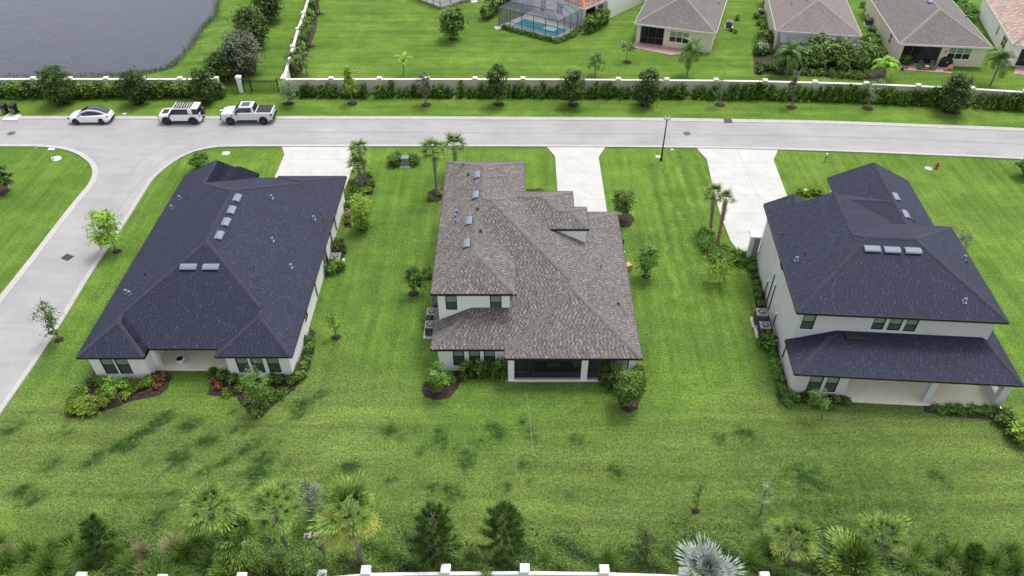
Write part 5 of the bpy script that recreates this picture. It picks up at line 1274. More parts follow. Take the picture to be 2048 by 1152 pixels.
def pickup(x, y):
    c = empty('pickup_truck', (x, y, .02), R(1.5), 'pale silver pickup truck with wide tyres and a black bed cover', 'pickup truck')
    st = [(-2.95, .82, .8, .62, 1.12), (-2.85, .97, .9, .5, 1.24), (-2.4, 1.02, .95, .5, 1.34), (-1.4, 1.02, .96, .5, 1.4), (-1.1, 1.02, .97, .5, 1.42), (.95, 1.02, .97, .5, 1.42), (1.0, 1.02, .98, .5, 1.42), (2.8, 1.02, .98, .52, 1.42), (2.86, 1.0, .96, .6, 1.4)]
    mb = MB(); loft(mb, [section(*a, cr=.09) for a in st]); mb.build('body', M['paint_silver'], c)
    G_ = []
    for X_, hw, tp, z0, z1 in ((-1.5, .84, .8, 1.38, 1.42), (-.75, .88, .7, 1.36, 1.94), (-.5, .88, .7, 1.36, 1.98), (.72, .88, .7, 1.36, 1.98), (1.0, .88, .74, 1.36, 1.48)): G_.append([(X_, -hw, z0), (X_, -tp, z1-.03), (X_, -tp+.06, z1), (X_, tp-.06, z1), (X_, tp, z1-.03), (X_, hw, z0)])
    mb = MB(); loft(mb, G_); mb.build('greenhouse', M['glass_car'], c)
    mb = MB(); mb.box(-.78, .78, -.74, .74, 1.95, 2.03, bev=.06); mb.build('roof', M['paint_silver'], c)
    mb = MB(); mb.box(-.52, .42, -.5, .5, 2.031, 2.045); mb.build('sunroof', M['glass_car'], c)
    for s in (-1, 1):
        mb = MB(); mb.poly([(-1.45, s*.865, 1.42), (-1.36, s*.875, 1.42), (-.68, s*.745, 1.97), (-.8, s*.745, 1.97)]); mb.build('front_pillar', M['paint_silver'], c)
        mb = MB(); mb.poly([(.62, s*.9, 1.42), (1.0, s*.9, 1.42), (.86, s*.76, 1.9), (.62, s*.745, 1.97)]); mb.build('rear_pillar', M['paint_silver'], c)
        mb = MB(); mb.box(-1.12, -.94, s*1.12-.14, s*1.12+.14, 1.36, 1.6, bev=.02); mb.build('mirror', M['plastic_black'], c)
        mb = MB(); mb.box(-1.72, -1.55, s*1.01-.02, s*1.03+.01, .95, 1.2); mb.build('side_vent', M['plastic_black'], c)
        mb = MB(); mb.box(2.7, 2.88, s*.93-.09, s*.93+.09, 1.0, 1.3); mb.build('tail_light', M['red_lamp'], c)
        mb = MB(); mb.box(-2.97, -2.8, s*.78-.14, s*.78+.14, 1.0, 1.18); mb.build('headlight', M['glass_car'], c)
        mb = MB(); mb.box(-.9, 1.0, s*1.0-.08, s*1.0+.1, .48, .54); mb.build('side_step', M['plastic_black'], c)
        for X_ in (-1.9, 1.83): arch(c, X_, s, 1.05, .5, .52, .13, M['paint_silver']); wheel(c, X_, s, .98, .47, .32, .26)
    mb = MB(); mb.box(1.12, 2.78, -.85, .85, 1.44, 1.475, bev=.02); mb.build('bed_cover', M['metal_dark'], c)
    mb = MB(); mb.box(-3.05, -2.85, -.9, .9, .55, .85, bev=.04); mb.build('bumper', M['plastic_black'], c); mb = MB(); mb.box(-2.99, -2.93, -.6, .6, .86, 1.15); mb.build('grille', M['plastic_black'], c)
    mb = MB(); mb.box(2.84, 3.0, -.9, .9, .6, .8, bev=.03); mb.build('bumper', M['plastic_black'], c)
    return c
x, y = G(179, 250); crossover(x, y+.95); x, y = G(362, 250); offroader(x, y+.95); x, y = G(496, 250); pickup(x, y+1.05)

# patio things of the house behind
def adirondack(px, py, label):
    x, y = G(px, py, .06); o = empty('garden_chair', (x, y, .06), R(-6), label, 'garden chair')
    mb = MB(); mb.box(-.3, .3, -.3, .3, .32, .36); mb.build('seat', M['chair_green'], o)
    for k in range(5):
        mb = MB(); xx = -.24+k*.12; h_ = 1.0-.05*abs(k-2); mb.poly([(xx-.052, .27, .34), (xx+.052, .27, .34), (xx+.052, .52, h_), (xx-.052, .52, h_)]); mb.poly([(xx-.052, .29, .34), (xx-.052, .54, h_), (xx+.052, .54, h_), (xx+.052, .29, .34)]); mb.build('back_slat', M['chair_green'], o)
    for s in (-1, 1):
        mb = MB(); mb.box(s*.34-.06, s*.34+.06, -.34, .36, .56, .6); mb.build('armrest', M['chair_green'], o)
        for yy in (-.28, .3): mb = MB(); mb.box(s*.34-.04, s*.34+.04, yy-.04, yy+.04, 0, .56 if yy < 0 else .559); mb.build('leg', M['chair_green'], o)
adirondack(1840, 138, 'left green garden chair on the paver patio of the grey-roofed cream house'); adirondack(1863, 138.5, 'right green garden chair on the paver patio of the grey-roofed cream house')
x, y = G(1852, 139, .06); o = empty('side_table', (x, y, .06), 0, 'small orange-brown table with a pot plant between the two green garden chairs', 'table')
mb = MB(); mb.box(-.25, .25, -.22, .22, .42, .46); mb.build('tabletop', M['wood'], o)
for a in (-.2, .2):
    for b_ in (-.17, .17): mb = MB(); mb.box(a-.025, a+.025, b_-.025, b_+.025, 0, .42); mb.build('leg', M['wood'], o)
x, y = G(1889, 132, .06); o = empty('barbecue', (x, y, .06), R(-6), 'barbecue under a black cover beside the three joined windows', 'barbecue')
mb = MB(); loft(mb, [[(-.75, -.35, 0), (.75, -.35, 0), (.75, .35, 0), (-.75, .35, 0)], [(-.68, -.33, .85), (.68, -.33, .85), (.68, .33, .85), (-.68, .33, .85)], [(-.35, -.28, 1.2), (.35, -.28, 1.2), (.35, .2, 1.2), (-.35, .2, 1.2)]]); mb.build('cover', M['grill_cover'], o)
mb = MB(); mb.box(-.1, .1, -.352, -.345, .6, .7); mb.build('cover_badge', M['plastic_white'], o)
x, y = G(1898, 140, .06); o = empty('plant_pot', (x, y, .06), 0, 'round terracotta pot with a tilted neck at the right end of the paver patio', 'plant pot')
mb = MB(); mb.lathe([(.15, 0), (.34, .2), (.36, .38), (.2, .55), (.14, .62), (.17, .68)], n=16); mb.build('pot', M['terracotta'], o, True)
mb = MB(); mb.tube((-.35, -.15, .15), (-.75, -.2, .12), .14, .1, 10); mb.build('side_pot', M['terracotta'], o)
x, y = G(1893, 107); mb = MB()
for a in (.5, 1.6, 2.7, 3.8, 5): mb.poly([(0, 0, 0), (.18*math.cos(a-.3), 0, .18*math.sin(a-.3)), (.34*math.cos(a), -.01, .34*math.sin(a)), (.18*math.cos(a+.3), 0, .18*math.sin(a+.3))])
# metal butterfly on the wall, placed in the house frame
bf = mb.build('wall_ornament', M['terracotta'], hb4); bf.location = (6.1, .37, 1.85)
# porch furniture of the middle house, behind the screen
x0, y0 = -6.2, 37.7
mb = MB(); mb.box(-1.9, 1.9, -1.0, 1.0, 0, .015); o = mb.build('rug', M['rug'], loc=(3.4, 39.9, .1)); tag(o, 'dark rug on the screened porch floor', 'rug')
o = empty('lounge_chair', (4.75, 39.55, .115), R(20), 'grey cushioned lounge chair on the screened porch', 'chair')
mb = MB(); mb.box(-.38, .38, -.38, .38, .28, .42, bev=.03); mb.build('cushion', M['fabric'], o); mb = MB(); mb.box(-.38, .38, .33, .43, .4, .85); mb.build('backrest', M['fabric'], o)
for a in (-.34, .34):
    for b_ in (-.34, .34): mb = MB(); mb.box(a-.03, a+.03, b_-.03, b_+.03, 0, .28); mb.build('leg', M['metal_grey'], o)
o = empty('coffee_table', (3.0, 39.3, .115), 0, 'low grey table on the dark porch rug', 'table')
mb = MB(); mb.box(-.5, .5, -.25, .25, .36, .4); mb.build('tabletop', M['metal_grey'], o)
for a in (-.44, .44):
    for b_ in (-.2, .2): mb = MB(); mb.box(a-.02, a+.02, b_-.02, b_+.02, 0, .36); mb.build('leg', M['metal_dark'], o)
o = empty('sofa', (.3, 39.6, .1), R(90), 'grey sofa at the left end of the screened porch', 'sofa')
mb = MB(); mb.box(-.9, .9, -.38, .38, .1, .42, bev=.03); mb.build('seat', M['fabric'], o); mb = MB(); mb.box(-.9, .9, .38, .5, .1, .8); mb.build('backrest', M['fabric'], o)
o = empty('dining_table', (6.7, 40.1, .1), 0, 'pale dining table behind the right porch screen', 'table')
mb = MB(); mb.box(-1.0, 1.0, -.45, .45, .7, .75); mb.build('tabletop', M['fabric'], o)
for a in (-.9, .9):
    for b_ in (-.38, .38): mb = MB(); mb.box(a-.03, a+.03, b_-.03, b_+.03, 0, .7); mb.build('leg', M['metal_dark'], o)
# a coiled hose and boxes by the houses
x, y = G(694, 430, .3); o = empty('hose_reel', (x, y, 0), 0, 'coiled tan hose hanging by the flank of the corner house', 'hose')
mb = MB(); pts = [Vector((.34*math.cos(a), .28*math.sin(a), .45+.012*i)) for i, a in enumerate([k*.45 for k in range(34)])]; mb.path(pts, [.03]*len(pts), 5); mb.build('coil', M['wood'], o)
mb = MB(); mb.tube((0, 0, 0), (0, 0, .45), .05, .05, 6); mb.build('reel_stand', M['metal_dark'], o)
x, y = 9.55, 53.4; o = empty('water_softener', (x, y, 0), 0, 'white tank with a dark grey top at the right flank of the brown-roofed house', 'tank')
mb = MB(); mb.lathe([(.22, 0), (.22, 1.5), (.12, 1.62)], n=12); mb.build('tank', M['plastic_black'], o)
mb = MB(); mb.lathe([(.22, 0), (.22, 1.0), (.18, 1.05)], c=(0, -.95, 0), n=12); mb.build('tank', M['plastic_white'], o)
mb = MB(); mb.box(-.25, .4, -.3, .3, 0, .6, bev=.02); mb.box(-.2, .35, -.25, .25, .6, .62); tag(mb.build('storage_box', M['wood'], loc=(9.85, 51.1, 0), rz=.5), 'light open wooden box on the grass at the right flank of the brown-roofed house', 'box')

# ================================================================== PLANTS
# --- street trees in the verge
V = 'street trees in the verge north of the road'
make_tree('street_tree', 'leaning dark feathery street tree behind the white crossover, between it and the wheeled bins', (126, 207), 133, 62, 198, 'dark', 11, cx=110, group=V, shape='layer', leaf=.15, dens=1.1)
make_tree('street_tree', 'dark layered street tree between the white crossover and the off-road car', (277, 207), 142, 54, 197, 'dark', 12, cx=266, group=V, shape='layer', leaf=.15, dens=1.1)
make_tree('street_tree', 'dark layered street tree behind the off-road car, against the end of the dense hedge', (411, 205), 138, 52, 198, 'dark', 13, cx=404, group=V, shape='layer', leaf=.15, dens=1.1)
make_tree('street_tree', 'pale small street tree at the right end of the black gate', (577, 207), 158, 40, 197, 'pale', 14, group=V, leaf=.1)
make_tree('street_tree', 'yellow-green upright street tree, second to the right of the gate', (705, 207), 128, 36, 186, 'yellow', 15, cx=698, group=V, shape='cone', leaf=.11)
make_tree('street_tree', 'thin grey-green street tree, third to the right of the gate', (853, 210), 140, 34, 194, 'grey', 16, cx=847, group=V, leaf=.1)
make_tree('street_tree', 'dark tall street tree behind the corner of the middle house and its driveway', (998, 209), 126, 44, 192, 'dark', 17, cx=995, group=V, shape='layer', leaf=.15)
make_tree('street_tree', 'dark dense street tree straight behind the middle driveway', (1147, 210), 140, 50, 194, 'dark', 18, group=V, shape='layer', leaf=.15, dens=1.2)
make_tree('street_tree', 'dark dense street tree just left of the street lamp head', (1289, 210), 139, 50, 197, 'dark', 19, cx=1296, group=V, shape='layer', leaf=.15, dens=1.2)
make_tree('street_tree', 'pale see-through street tree right of the street lamp', (1440, 210), 148, 32, 192, 'pale', 20, group=V, leaf=.08, dens=.7)
make_tree('street_tree', 'slim silvery street tree in front of the overgrown garden', (1583, 215), 136, 28, 196, 'grey', 21, cx=1588, group=V, shape='cone', leaf=.09, dens=.8)
make_tree('street_tree', 'sparse wispy street tree before the lime-coloured palm', (1735, 217), 150, 46, 202, 'pale', 22, cx=1752, group=V, leaf=.08, dens=.6)
make_tree('street_tree', 'large dark street tree, rightmost in the verge', (1902, 223), 150, 66, 208, 'dark', 23, cx=1917, group=V, shape='layer', leaf=.16, dens=1.3, mulch=1.0)
# --- lawn and garden trees
make_tree('lawn_tree', 'lone rounded green tree on the open lawn behind the wall', (905, 78), 8, 48, 68, 'mid', 31, leaf=.2, dens=1.1, mulch=.7)
make_tree('young_tree', 'small silvery young tree beside the pink paver patio', (1253, 124), 77, 34, 105, 'pale', 32, cx=1255, leaf=.14, dens=.6, mulch=.5)
make_tree('tree', 'bright green young tree beside the storm grate of the side street', (233, 503), 425, 64, 482, 'yellow', 33, cx=208, shape='layer', leaf=.13, dens=1.1, mulch=.45)
make_tree('tree', 'fine-leaved young tree by the side street, left of the corner house front', (118, 680), 596, 50, 665, 'mid', 34, cx=94, leaf=.08, dens=.8, mulch=.4)
make_tree('tree', 'bright lime young tree on the strip right of the corner house', (722, 458), 387, 52, 452, 'yellow', 35, shape='layer', leaf=.12, dens=.95, mulch=.4)
make_tree('tree', 'thin nearly bare sapling right of the corner house front, in a round mulch spot', (672, 675), 612, 34, 660, 'yellow', 36, cx=663, leaf=.08, dens=.7, mulch=.42, hollow=.2)
make_tree('tree', 'dark young tree beside the left flank of the brown-roofed house', (828, 587), 526, 40, 575, 'dark', 37, leaf=.09, dens=1.0, mulch=.5)
make_tree('tree', 'bright green young tree beside the right flank of the brown-roofed house', (1292, 553), 486, 44, 540, 'bright', 38, cx=1296, leaf=.11, dens=1.0, mulch=.42)
make_tree('tree', 'dense green tree at the rear right corner of the brown-roofed house', (1247, 443), 374, 48, 428, 'mid', 39, leaf=.12, dens=1.15, mulch=.6)
make_tree('tree', 'sparse yellowish sapling near the left flank of the grey house', (1452, 566), 508, 70, 556, 'yellow', 40, cx=1436, leaf=.09, dens=.8, mulch=0, hollow=.2)
make_tree('tree', 'pale tree half hidden behind the right roof edge of the grey house', (1932, 500), 460, 34, 490, 'pale', 41, leaf=.09, dens=.8, mulch=0)
make_tree('tree', 'pale young tree in front of the lower windows of the grey house', (1645, 838), 776, 48, 818, 'bright', 42, cx=1640, leaf=.09, dens=.6, mulch=0, hollow=.2)
make_tree('tree', 'light green small tree in the mulch bed before the three windows of the corner house', (518, 812), 736, 54, 795, 'bright', 43, cx=510, leaf=.09, dens=1.0, mulch=0)
make_tree('tree', 'leafless-stemmed small tree in the left mulch bed of the corner house', (243, 808), 752, 40, 788, 'bright', 44, cx=228, leaf=.09, dens=.6, mulch=0)
make_tree('tree', 'fine-leaved bushy tree before the right porch pillar of the middle house', (1257, 812), 735, 62, 800, 'mid', 45, leaf=.08, dens=1.4, mulch=0)
make_tree('tree', 'light green bushy tree in the round mulch bed of the middle house', (877, 785), 722, 50, 776, 'bright', 46, cx=875, leaf=.09, dens=1.2, mulch=0)
make_tree('tree', 'bare-looking sapling above a dark hole in the lawn at the lower right', (1391, 1022), 955, 46, 1008, 'bright', 47, cx=1400, leaf=.06, dens=.6, mulch=.3, hollow=.15)
make_tree('tree', 'pale wispy sapling in the lawn at the lower right, right of the dark hole', (1520, 1030), 965, 46, 1018, 'pale', 48, cx=1527, leaf=.06, dens=.6, mulch=0, hollow=.15)
make_tree('tree', 'grey-leaved dense bush tree between the foreground palms', (622, 1038), 955, 52, 1030, 'grey', 49, cx=620, leaf=.06, dens=1.3, mulch=0)
make_tree('tree', 'round bush rising behind the roof peak of the corner house', (400, 338), 306, 46, 336, 'bright', 50, leaf=.12, dens=1.3, mulch=0, cat='bush')
make_tree('tree', 'dark small tree cut by the left edge, in a mulch spot on the corner lawn', (3, 384), 330, 36, 370, 'dark', 51, leaf=.12, dens=1, mulch=0)
make_tree('tree', 'dark bush cut by the right edge, on the far right lawn', (2058, 352), 305, 40, 350, 'mid', 52, leaf=.14, dens=1, mulch=0, cat='bush')
make_tree('tree', 'large grey-green round tree at the pond bank, nearest the black fence', (478, 148), 52, 74, 146, 'grey', 53, leaf=.2, dens=1.9, mulch=.8, clr=.45)
make_tree('tree', 'large dark round tree at the pond bank, second from the black fence', (512, 92), 5, 66, 90, 'dark', 54, cx=500, leaf=.2, dens=1.8, mulch=.8, clr=.45)
make_tree('tree', 'large dark tree at the top edge beside the pond bank, farthest from the fence', (532, 42), -35, 60, 38, 'dark', 55, leaf=.2, dens=1.6, mulch=1.2, clr=.45)
make_tree('tree', 'bright leafy bush behind the end of the dense hedge, before the grey-green tree', (440, 157), 103, 54, 155, 'mid', 56, leaf=.2, dens=1.5, mulch=0, clr=.4, cat='bush')

ORD = ['first', 'second', 'third', 'fourth', 'fifth', 'sixth', 'seventh', 'eighth', 'ninth', 'tenth', 'eleventh', 'twelfth', 'thirteenth', 'fourteenth', 'fifteenth', 'sixteenth', 'seventeenth', 'eighteenth', 'nineteenth', 'twentieth', '21st', '22nd', '23rd', '24th', '25th', '26th', '27th', '28th', '29th', '30th', '31st', '32nd', '33rd', '34th', '35th', '36th', '37th', '38th', '39th', '40th']
def ordinal_label(px, marks, cnt, head):
    k = max([i for i, m in enumerate(marks) if m[0] <= px] or [0]); cnt[k] = cnt.get(k, 0)+1
    return '%s, %s to the right of the %s' % (head, ORD[cnt[k]-1], marks[k][1])
# --- shrubs: shared crowns of several kinds
def shrubmesh(kind, mat, w_, h, seed, nc=16, per=34, leaf=.1, shape='oval', narrow=.45, clr=None):
    return crown('foliage', L[mat], seed, w_*.8, w_*.8, h*.85, h*.05, nc, per, leaf, shape, clr or w_*.13, .5, 0, narrow)
def spikymesh(mat, w_, h, seed, n=130, bw=.018, droop=.5):
    g = np.random.default_rng(seed); C = []; T = []; B = []; t_ = []
    for i in range(n):
        a = g.random()*6.283; e = .25+1.15*g.random(); l = (h if e > .9 else w_*.5)*(.7+.5*g.random())
        d = np.array([math.cos(a)*math.cos(e), math.sin(a)*math.cos(e), math.sin(e)]); p = np.array([g.normal()*w_*.06, g.normal()*w_*.06, .02]); tn = np.clip(g.normal()*.25+.5, 0, 1)
        k = 3
        for j in range(k):
            q = p+d*l/k; C.append((p+q)/2); T.append((q-p)/2*1.15); s = np.cross(d, [0, 0, 1]); s /= max(1e-6, np.linalg.norm(s)); B.append(s*bw*(1.3-.35*j)); t_.append(min(1, tn+.12*j)); p = q; d = d+np.array([0, 0, -droop*(.35+.3*j)])*(1.1-math.sin(e)*.6); d /= np.linalg.norm(d)
    return leafmesh('blades', np.array(C), np.array(T), np.array(B), np.array(t_), L[mat])
SH = {}
for i in range(4):
    SH['hedge', i] = crown('foliage', L['hedge'], 100+i, .72, .6, 1.45, .03, 26, 22, .17, 'cone', .14, .4, -1.2, .45)
    SH['dense', i] = crown('foliage', L['hedge'], 120+i, 1.05, .95, 1.65, .02, 34, 26, .17, 'oval', .17, .5, -.3, .5)
    SH['lime', i] = shrubmesh('lime', 'lime', 1.0, .95, 140+i, 18, 26, .11, clr=.13)
    SH['bright', i] = shrubmesh('bright', 'bright', .9, .85, 150+i, 16, 26, .11)
    SH['dark', i] = shrubmesh('dark', 'hedge', .9, .9, 160+i, 18, 26, .1)
    SH['red', i] = shrubmesh('red', 'red', .7, .65, 170+i, 12, 24, .09)
    SH['col', i] = crown('foliage', L['mid'], 180+i, .62, .55, 1.75, .02, 24, 26, .11, 'cone', .1, .4, -.6, .5)
    SH['low', i] = shrubmesh('low', 'hedge', .9, .45, 190+i, 12, 26, .08)
    SH['round', i] = shrubmesh('round', 'mid', 1.5, 1.3, 195+i, 30, 34, .13)
    SH['grass', i] = spikymesh('grass', 2.0, 1.15, 200+i, 260, .02)
    SH['straw', i] = spikymesh('straw', 1.5, 1.0, 210+i, 240, .02)
    SH['silver', i] = shrubmesh('silver', 'pale', .8, .7, 220+i, 14, 20, .08)
def stem_mesh():
    mb = MB()
    for k in range(3): a = k*2.1; mb.tube((0, 0, -.02), (math.cos(a)*.13, math.sin(a)*.13, .45), .018, .01, 4)
    o = mb.build('stem', M['bark']); me = o.data; bpy.data.objects.remove(o); return me
STEM = stem_mesh()
def shrub(kind, x, y, label, group, s=1.0, h=None, name='shrub', cat='shrub', z=0):
    o = empty(name, (x, y, z), rnd.uniform(0, 6.28), label, cat, group)
    sh = (s, s, s*(h or 1)); o.scale = sh
    link('foliage' if kind not in ('grass', 'straw') else 'blades', SH[kind, rnd.randrange(4)], o)
    if kind not in ('grass', 'straw'): link('stem', STEM, o)
    return o
# street hedge right of the gate, plant by plant, with its gaps
gaps = [(736, 746), (803, 811), (907, 918), (1377, 1386), (1942, 1951)]
px = 588; cnt = {}
marks = [(0, 'black gate'), (705, 'yellow-green street tree'), (853, 'thin grey-green street tree'), (998, 'tall dark street tree'), (1147, 'tree behind the middle driveway'), (1289, 'tree by the lamp'), (1440, 'pale see-through tree'), (1583, 'slim silvery tree'), (1735, 'sparse wispy tree'), (1902, 'rightmost street tree')]
while px < 2330:
    wx, wy = GV(px, np.interp(px, [566, 1046, 1334, 1531, 1734, 1945, 2162, 2275], [155, 155.4, 157.3, 159.6, 165, 174.5, 188.5, 197]), WH+.2).xy
    if not any(a < px < b_ for a, b_ in gaps):
        sparse = px < 1350
        if px < 920: gl, gg = 'upright leafy shrub of the loose hedge between the gate and the middle house', 'loose hedge shrubs right of the gate'
        elif px < 1380: gl, gg = 'upright leafy shrub of the hedge between the middle house and the lamp', 'hedge shrubs behind the middle house'
        elif px < 1945: gl, gg = 'leafy shrub of the long unbroken hedge right of the street lamp', 'hedge shrubs right of the street lamp'
        else: gl, gg = 'leafy shrub of the last hedge stretch right of the large dark street tree', 'hedge shrubs at the right edge'
        gl = ordinal_label(px, marks, cnt, 'upright hedge shrub')
        shrub('hedge', wx+rnd.uniform(-.12, .12), wy-1.05+rnd.uniform(-.1, .1), gl, gg, rnd.uniform(.85, 1.12) if sparse else rnd.uniform(1.0, 1.25), rnd.uniform(.8, 1.15), name='hedge_shrub')
    px += rnd.uniform(11, 16) if px > 920 else rnd.uniform(12, 17)
px = -60; cnt = {}; marks = [(-100, 'left picture edge'), (120, 'leaning street tree'), (277, 'tree between the two white cars'), (411, 'tree behind the off-road car')]
while px < 440:
    wx, wy = GV(px, 155, WH+.2).xy
    shrub('dense', wx, wy-.95+rnd.uniform(-.12, .12), ordinal_label(px, marks, cnt, 'dense hedge shrub'), 'dense hedge shrubs in front of the pond wall', rnd.uniform(.98, 1.15), rnd.uniform(.95, 1.08), name='hedge_shrub')
    px += rnd.uniform(11, 14)
# hedge along the side wall, inside
for k in range(34):
    t = k/33; ax, ay = 588+(635-588)*t, 152+(-25-152)*t; x, y = G(ax, ay)
    shrub('dense', x+rnd.uniform(-.2, .2), y, 'bushy shrub in the row along the side wall, '+ORD[k]+' from the gate', 'hedge shrubs along the side wall', rnd.uniform(.9, 1.15), .85, name='hedge_shrub')
# clipped hedges around the pool house
def hedge_row(pts, kind, label, group, n, s, h, jit=.1):
    for k in range(n):
        t = k/(n-1)*(len(pts)-1); i = min(len(pts)-2, int(t)); f = t-i; x, y = G(pts[i][0]+(pts[i+1][0]-pts[i][0])*f, pts[i][1]+(pts[i+1][1]-pts[i][1])*f)
        shrub(kind, x+rnd.uniform(-jit, jit), y+rnd.uniform(-jit, jit), label+', '+ORD[k]+' from the left', group, s*rnd.uniform(.92, 1.08), h)
hedge_row([(1008, 58), (1060, 72), (1113, 86), (1140, 76), (1160, 62)], 'low', 'low clipped shrub along the foot of the pool cage', 'low shrubs around the pool cage', 26, .95, 1.5)
hedge_row([(972, 37), (985, 28), (1003, 12), (1020, 0)], 'dense', 'tall clipped hedge shrub left of the pool cage', 'tall hedge left of the pool cage', 9, 1.15, 1.15)
hedge_row([(1178, 64), (1192, 56), (1210, 44)], 'dense', 'tall clipped hedge shrub right of the pool house corner', 'tall hedge right of the pool house', 8, 1.15, 1.2)
# mulch beds of the corner house
def scatter(px_list, kind, label, group, s=(.85, 1.1), h=None, name='shrub', cat='shrub'):
    spanx = max(q[0] for q in px_list)-min(q[0] for q in px_list); spany = max(q[1] for q in px_list)-min(q[1] for q in px_list)
    flank = spany > spanx; px_list = sorted(px_list, key=(lambda q: -q[1]) if flank else (lambda q: (q[0], q[1])))
    for k, q in enumerate(px_list):
        lb_ = label if len(px_list) == 1 else label+', '+ORD[k]+(' from the front' if flank else ' from the left')
        x, y = G(q[0], q[1]); shrub(kind, x, y, lb_, group, rnd.uniform(*s)*(q[2] if len(q) > 2 else 1), h, name, cat)
scatter([(152, 822), (170, 824), (165, 806), (150, 806), (183, 812), (186, 826, .8), (205, 812), (165, 792)], 'lime', 'yellow-green leafy shrub at the outer left of the corner house', 'yellow-green shrubs at the far left of the corner house bed', (.85, 1.1))
scatter([(208, 772), (228, 778), (248, 776), (262, 784), (274, 776), (290, 775), (206, 792), (226, 796), (255, 796, .8), (300, 768), (196, 762, .8), (244, 768, .8)], 'lime', 'yellow-green leafy shrub under the two left windows of the corner house', 'yellow-green shrubs under the two left windows', (.75, 1.0))
scatter([(312, 758), (325, 764), (316, 776, .8), (330, 752, .7)], 'red', 'orange-red shrub at the left edge of the corner house patio', 'orange-red shrubs left of the patio', (.9, 1.15))
scatter([(160, 780), (176, 770)], 'silver', 'silvery twiggy shrub at the outer left corner of the corner house', 'silvery shrubs at the left corner', (.9, 1.2))
scatter([(298, 783, .7), (283, 790, .6), (245, 800, .5)], 'red', 'small reddish plant along the front of the left mulch bed', 'small reddish plants in the left bed', (.6, .8))
scatter([(433, 763), (440, 775), (458, 780, .8)], 'red', 'orange-red shrub at the right edge of the corner house patio', 'orange-red shrubs right of the patio', (.85, 1.1))
scatter([(430, 752), (447, 757), (466, 762), (484, 766), (478, 782, .8), (546, 762), (560, 764), (583, 766), (592, 757), (536, 772, .8), (455, 790, .7)], 'dark', 'leafy green shrub under the three right windows of the corner house', 'green shrubs under the three right windows', (.75, 1.0))
scatter([(495, 805), (510, 815), (530, 812), (545, 800), (560, 792), (572, 785), (500, 790), (522, 798), (540, 786), (515, 828)], 'low', 'low dark plant filling the pointed mulch bed of the corner house', 'low plants in the pointed bed', (.8, 1.1))
scatter([(600, 748), (607, 738), (612, 724), (616, 708), (622, 695), (606, 755), (596, 762), (618, 685)], 'dark', 'leafy shrub along the right flank wall of the corner house', 'shrubs along the right flank of the corner house', (.75, .95))
scatter([(672, 540, 1.35), (663, 545, 1.0), (680, 536, 1.0)], 'dark', 'dark shrub in front of the air conditioner of the corner house', 'dark shrubs in front of the air conditioner', (1, 1.15)); scatter([(675, 498, 1.1), (684, 505)], 'dark', 'dark shrub behind the air conditioner of the corner house', 'dark shrubs behind the air conditioner', (1, 1.1))
scatter([(693, 402), (695, 415), (694, 447)], 'dark', 'small dark shrub at the rear right corner of the corner house', 'small shrubs at the rear right corner', (.6, .8))
scatter([(706, 372), (712, 388), (735, 384), (742, 372), (738, 352), (728, 390), (708, 382)], 'lime', 'yellow-green shrub around the two stacked palms beside the left driveway', 'yellow-green shrubs around the stacked palms', (.75, 1.0))
scatter([(790, 330, 1.0), (794, 322, .9), (828, 328, .9)], 'round', 'round dark shrub beside the transformer cabinet', 'round shrubs beside the transformer cabinet', (.85, 1.0))
scatter([(862, 400), (872, 386), (884, 392)], 'lime', 'small shrub at the palm foot left of the brown roof', 'shrubs at the palm left of the brown roof', (.6, .8))
scatter([(862, 648, 1.2), (866, 632, 1.0)], 'dark', 'green shrub in front of the air conditioners of the brown-roofed house', 'shrubs by the air conditioners of the brown-roofed house', (1, 1.1)); scatter([(858, 555, .9), (853, 545, .7)], 'dark', 'green shrub half way along the left flank of the brown-roofed house', 'shrubs along the left flank of the brown-roofed house', (.9, 1.1))
scatter([(930, 752), (942, 754), (957, 752), (972, 752), (987, 753), (1000, 754), (1010, 755), (925, 758, .8)], 'col', 'upright leafy shrub under the three lower windows of the middle house', 'upright shrubs under the three windows', (.85, 1.15))
scatter([(868, 768), (885, 762), (897, 757), (905, 764, .7)], 'bright', 'leafy shrub behind the round mulch bed of the middle house', 'leafy shrubs at the round mulch bed', (.75, 1.0)); scatter([(903, 768, .8)], 'straw', 'dry pinkish spiky plant in the round mulch bed', 'dry plant', (.5, .6))
scatter([(1212, 768), (1226, 770), (1238, 771), (1220, 776), (1208, 760), (1240, 782), (1270, 764), (1278, 770), (1282, 780)], 'col', 'upright dark shrub before the right porch screen of the middle house', 'upright shrubs before the right porch screen', (.9, 1.2))
scatter([(1580, 798), (1590, 802), (1603, 800), (1618, 800), (1665, 802), (1680, 803), (1655, 812), (1692, 806, .8), (1630, 806), (1574, 790)], 'dark', 'leafy shrub under the two lower windows of the grey house', 'shrubs under the lower windows of the grey house', (.7, 1.0))
scatter([(1566, 788), (1560, 775), (1556, 760), (1552, 742), (1548, 730), (1544, 715), (1540, 702), (1570, 800), (1576, 808)], 'bright', 'small bright shrub beside the front left flank of the grey house', 'shrubs along the front left flank of the grey house', (.6, .9))
scatter([(1531, 690, 1.35), (1528, 682, 1.1)], 'dark', 'round green bush before the air conditioners of the grey house', 'bush before the air conditioners of the grey house', (1, 1.1))
scatter([(1518, 598), (1515, 585), (1512, 570), (1507, 555), (1503, 540), (1500, 528), (1498, 515), (1520, 610)], 'dark', 'small dark shrub beside the rear left flank of the grey house', 'shrubs along the rear left flank of the grey house', (.7, 1.0))
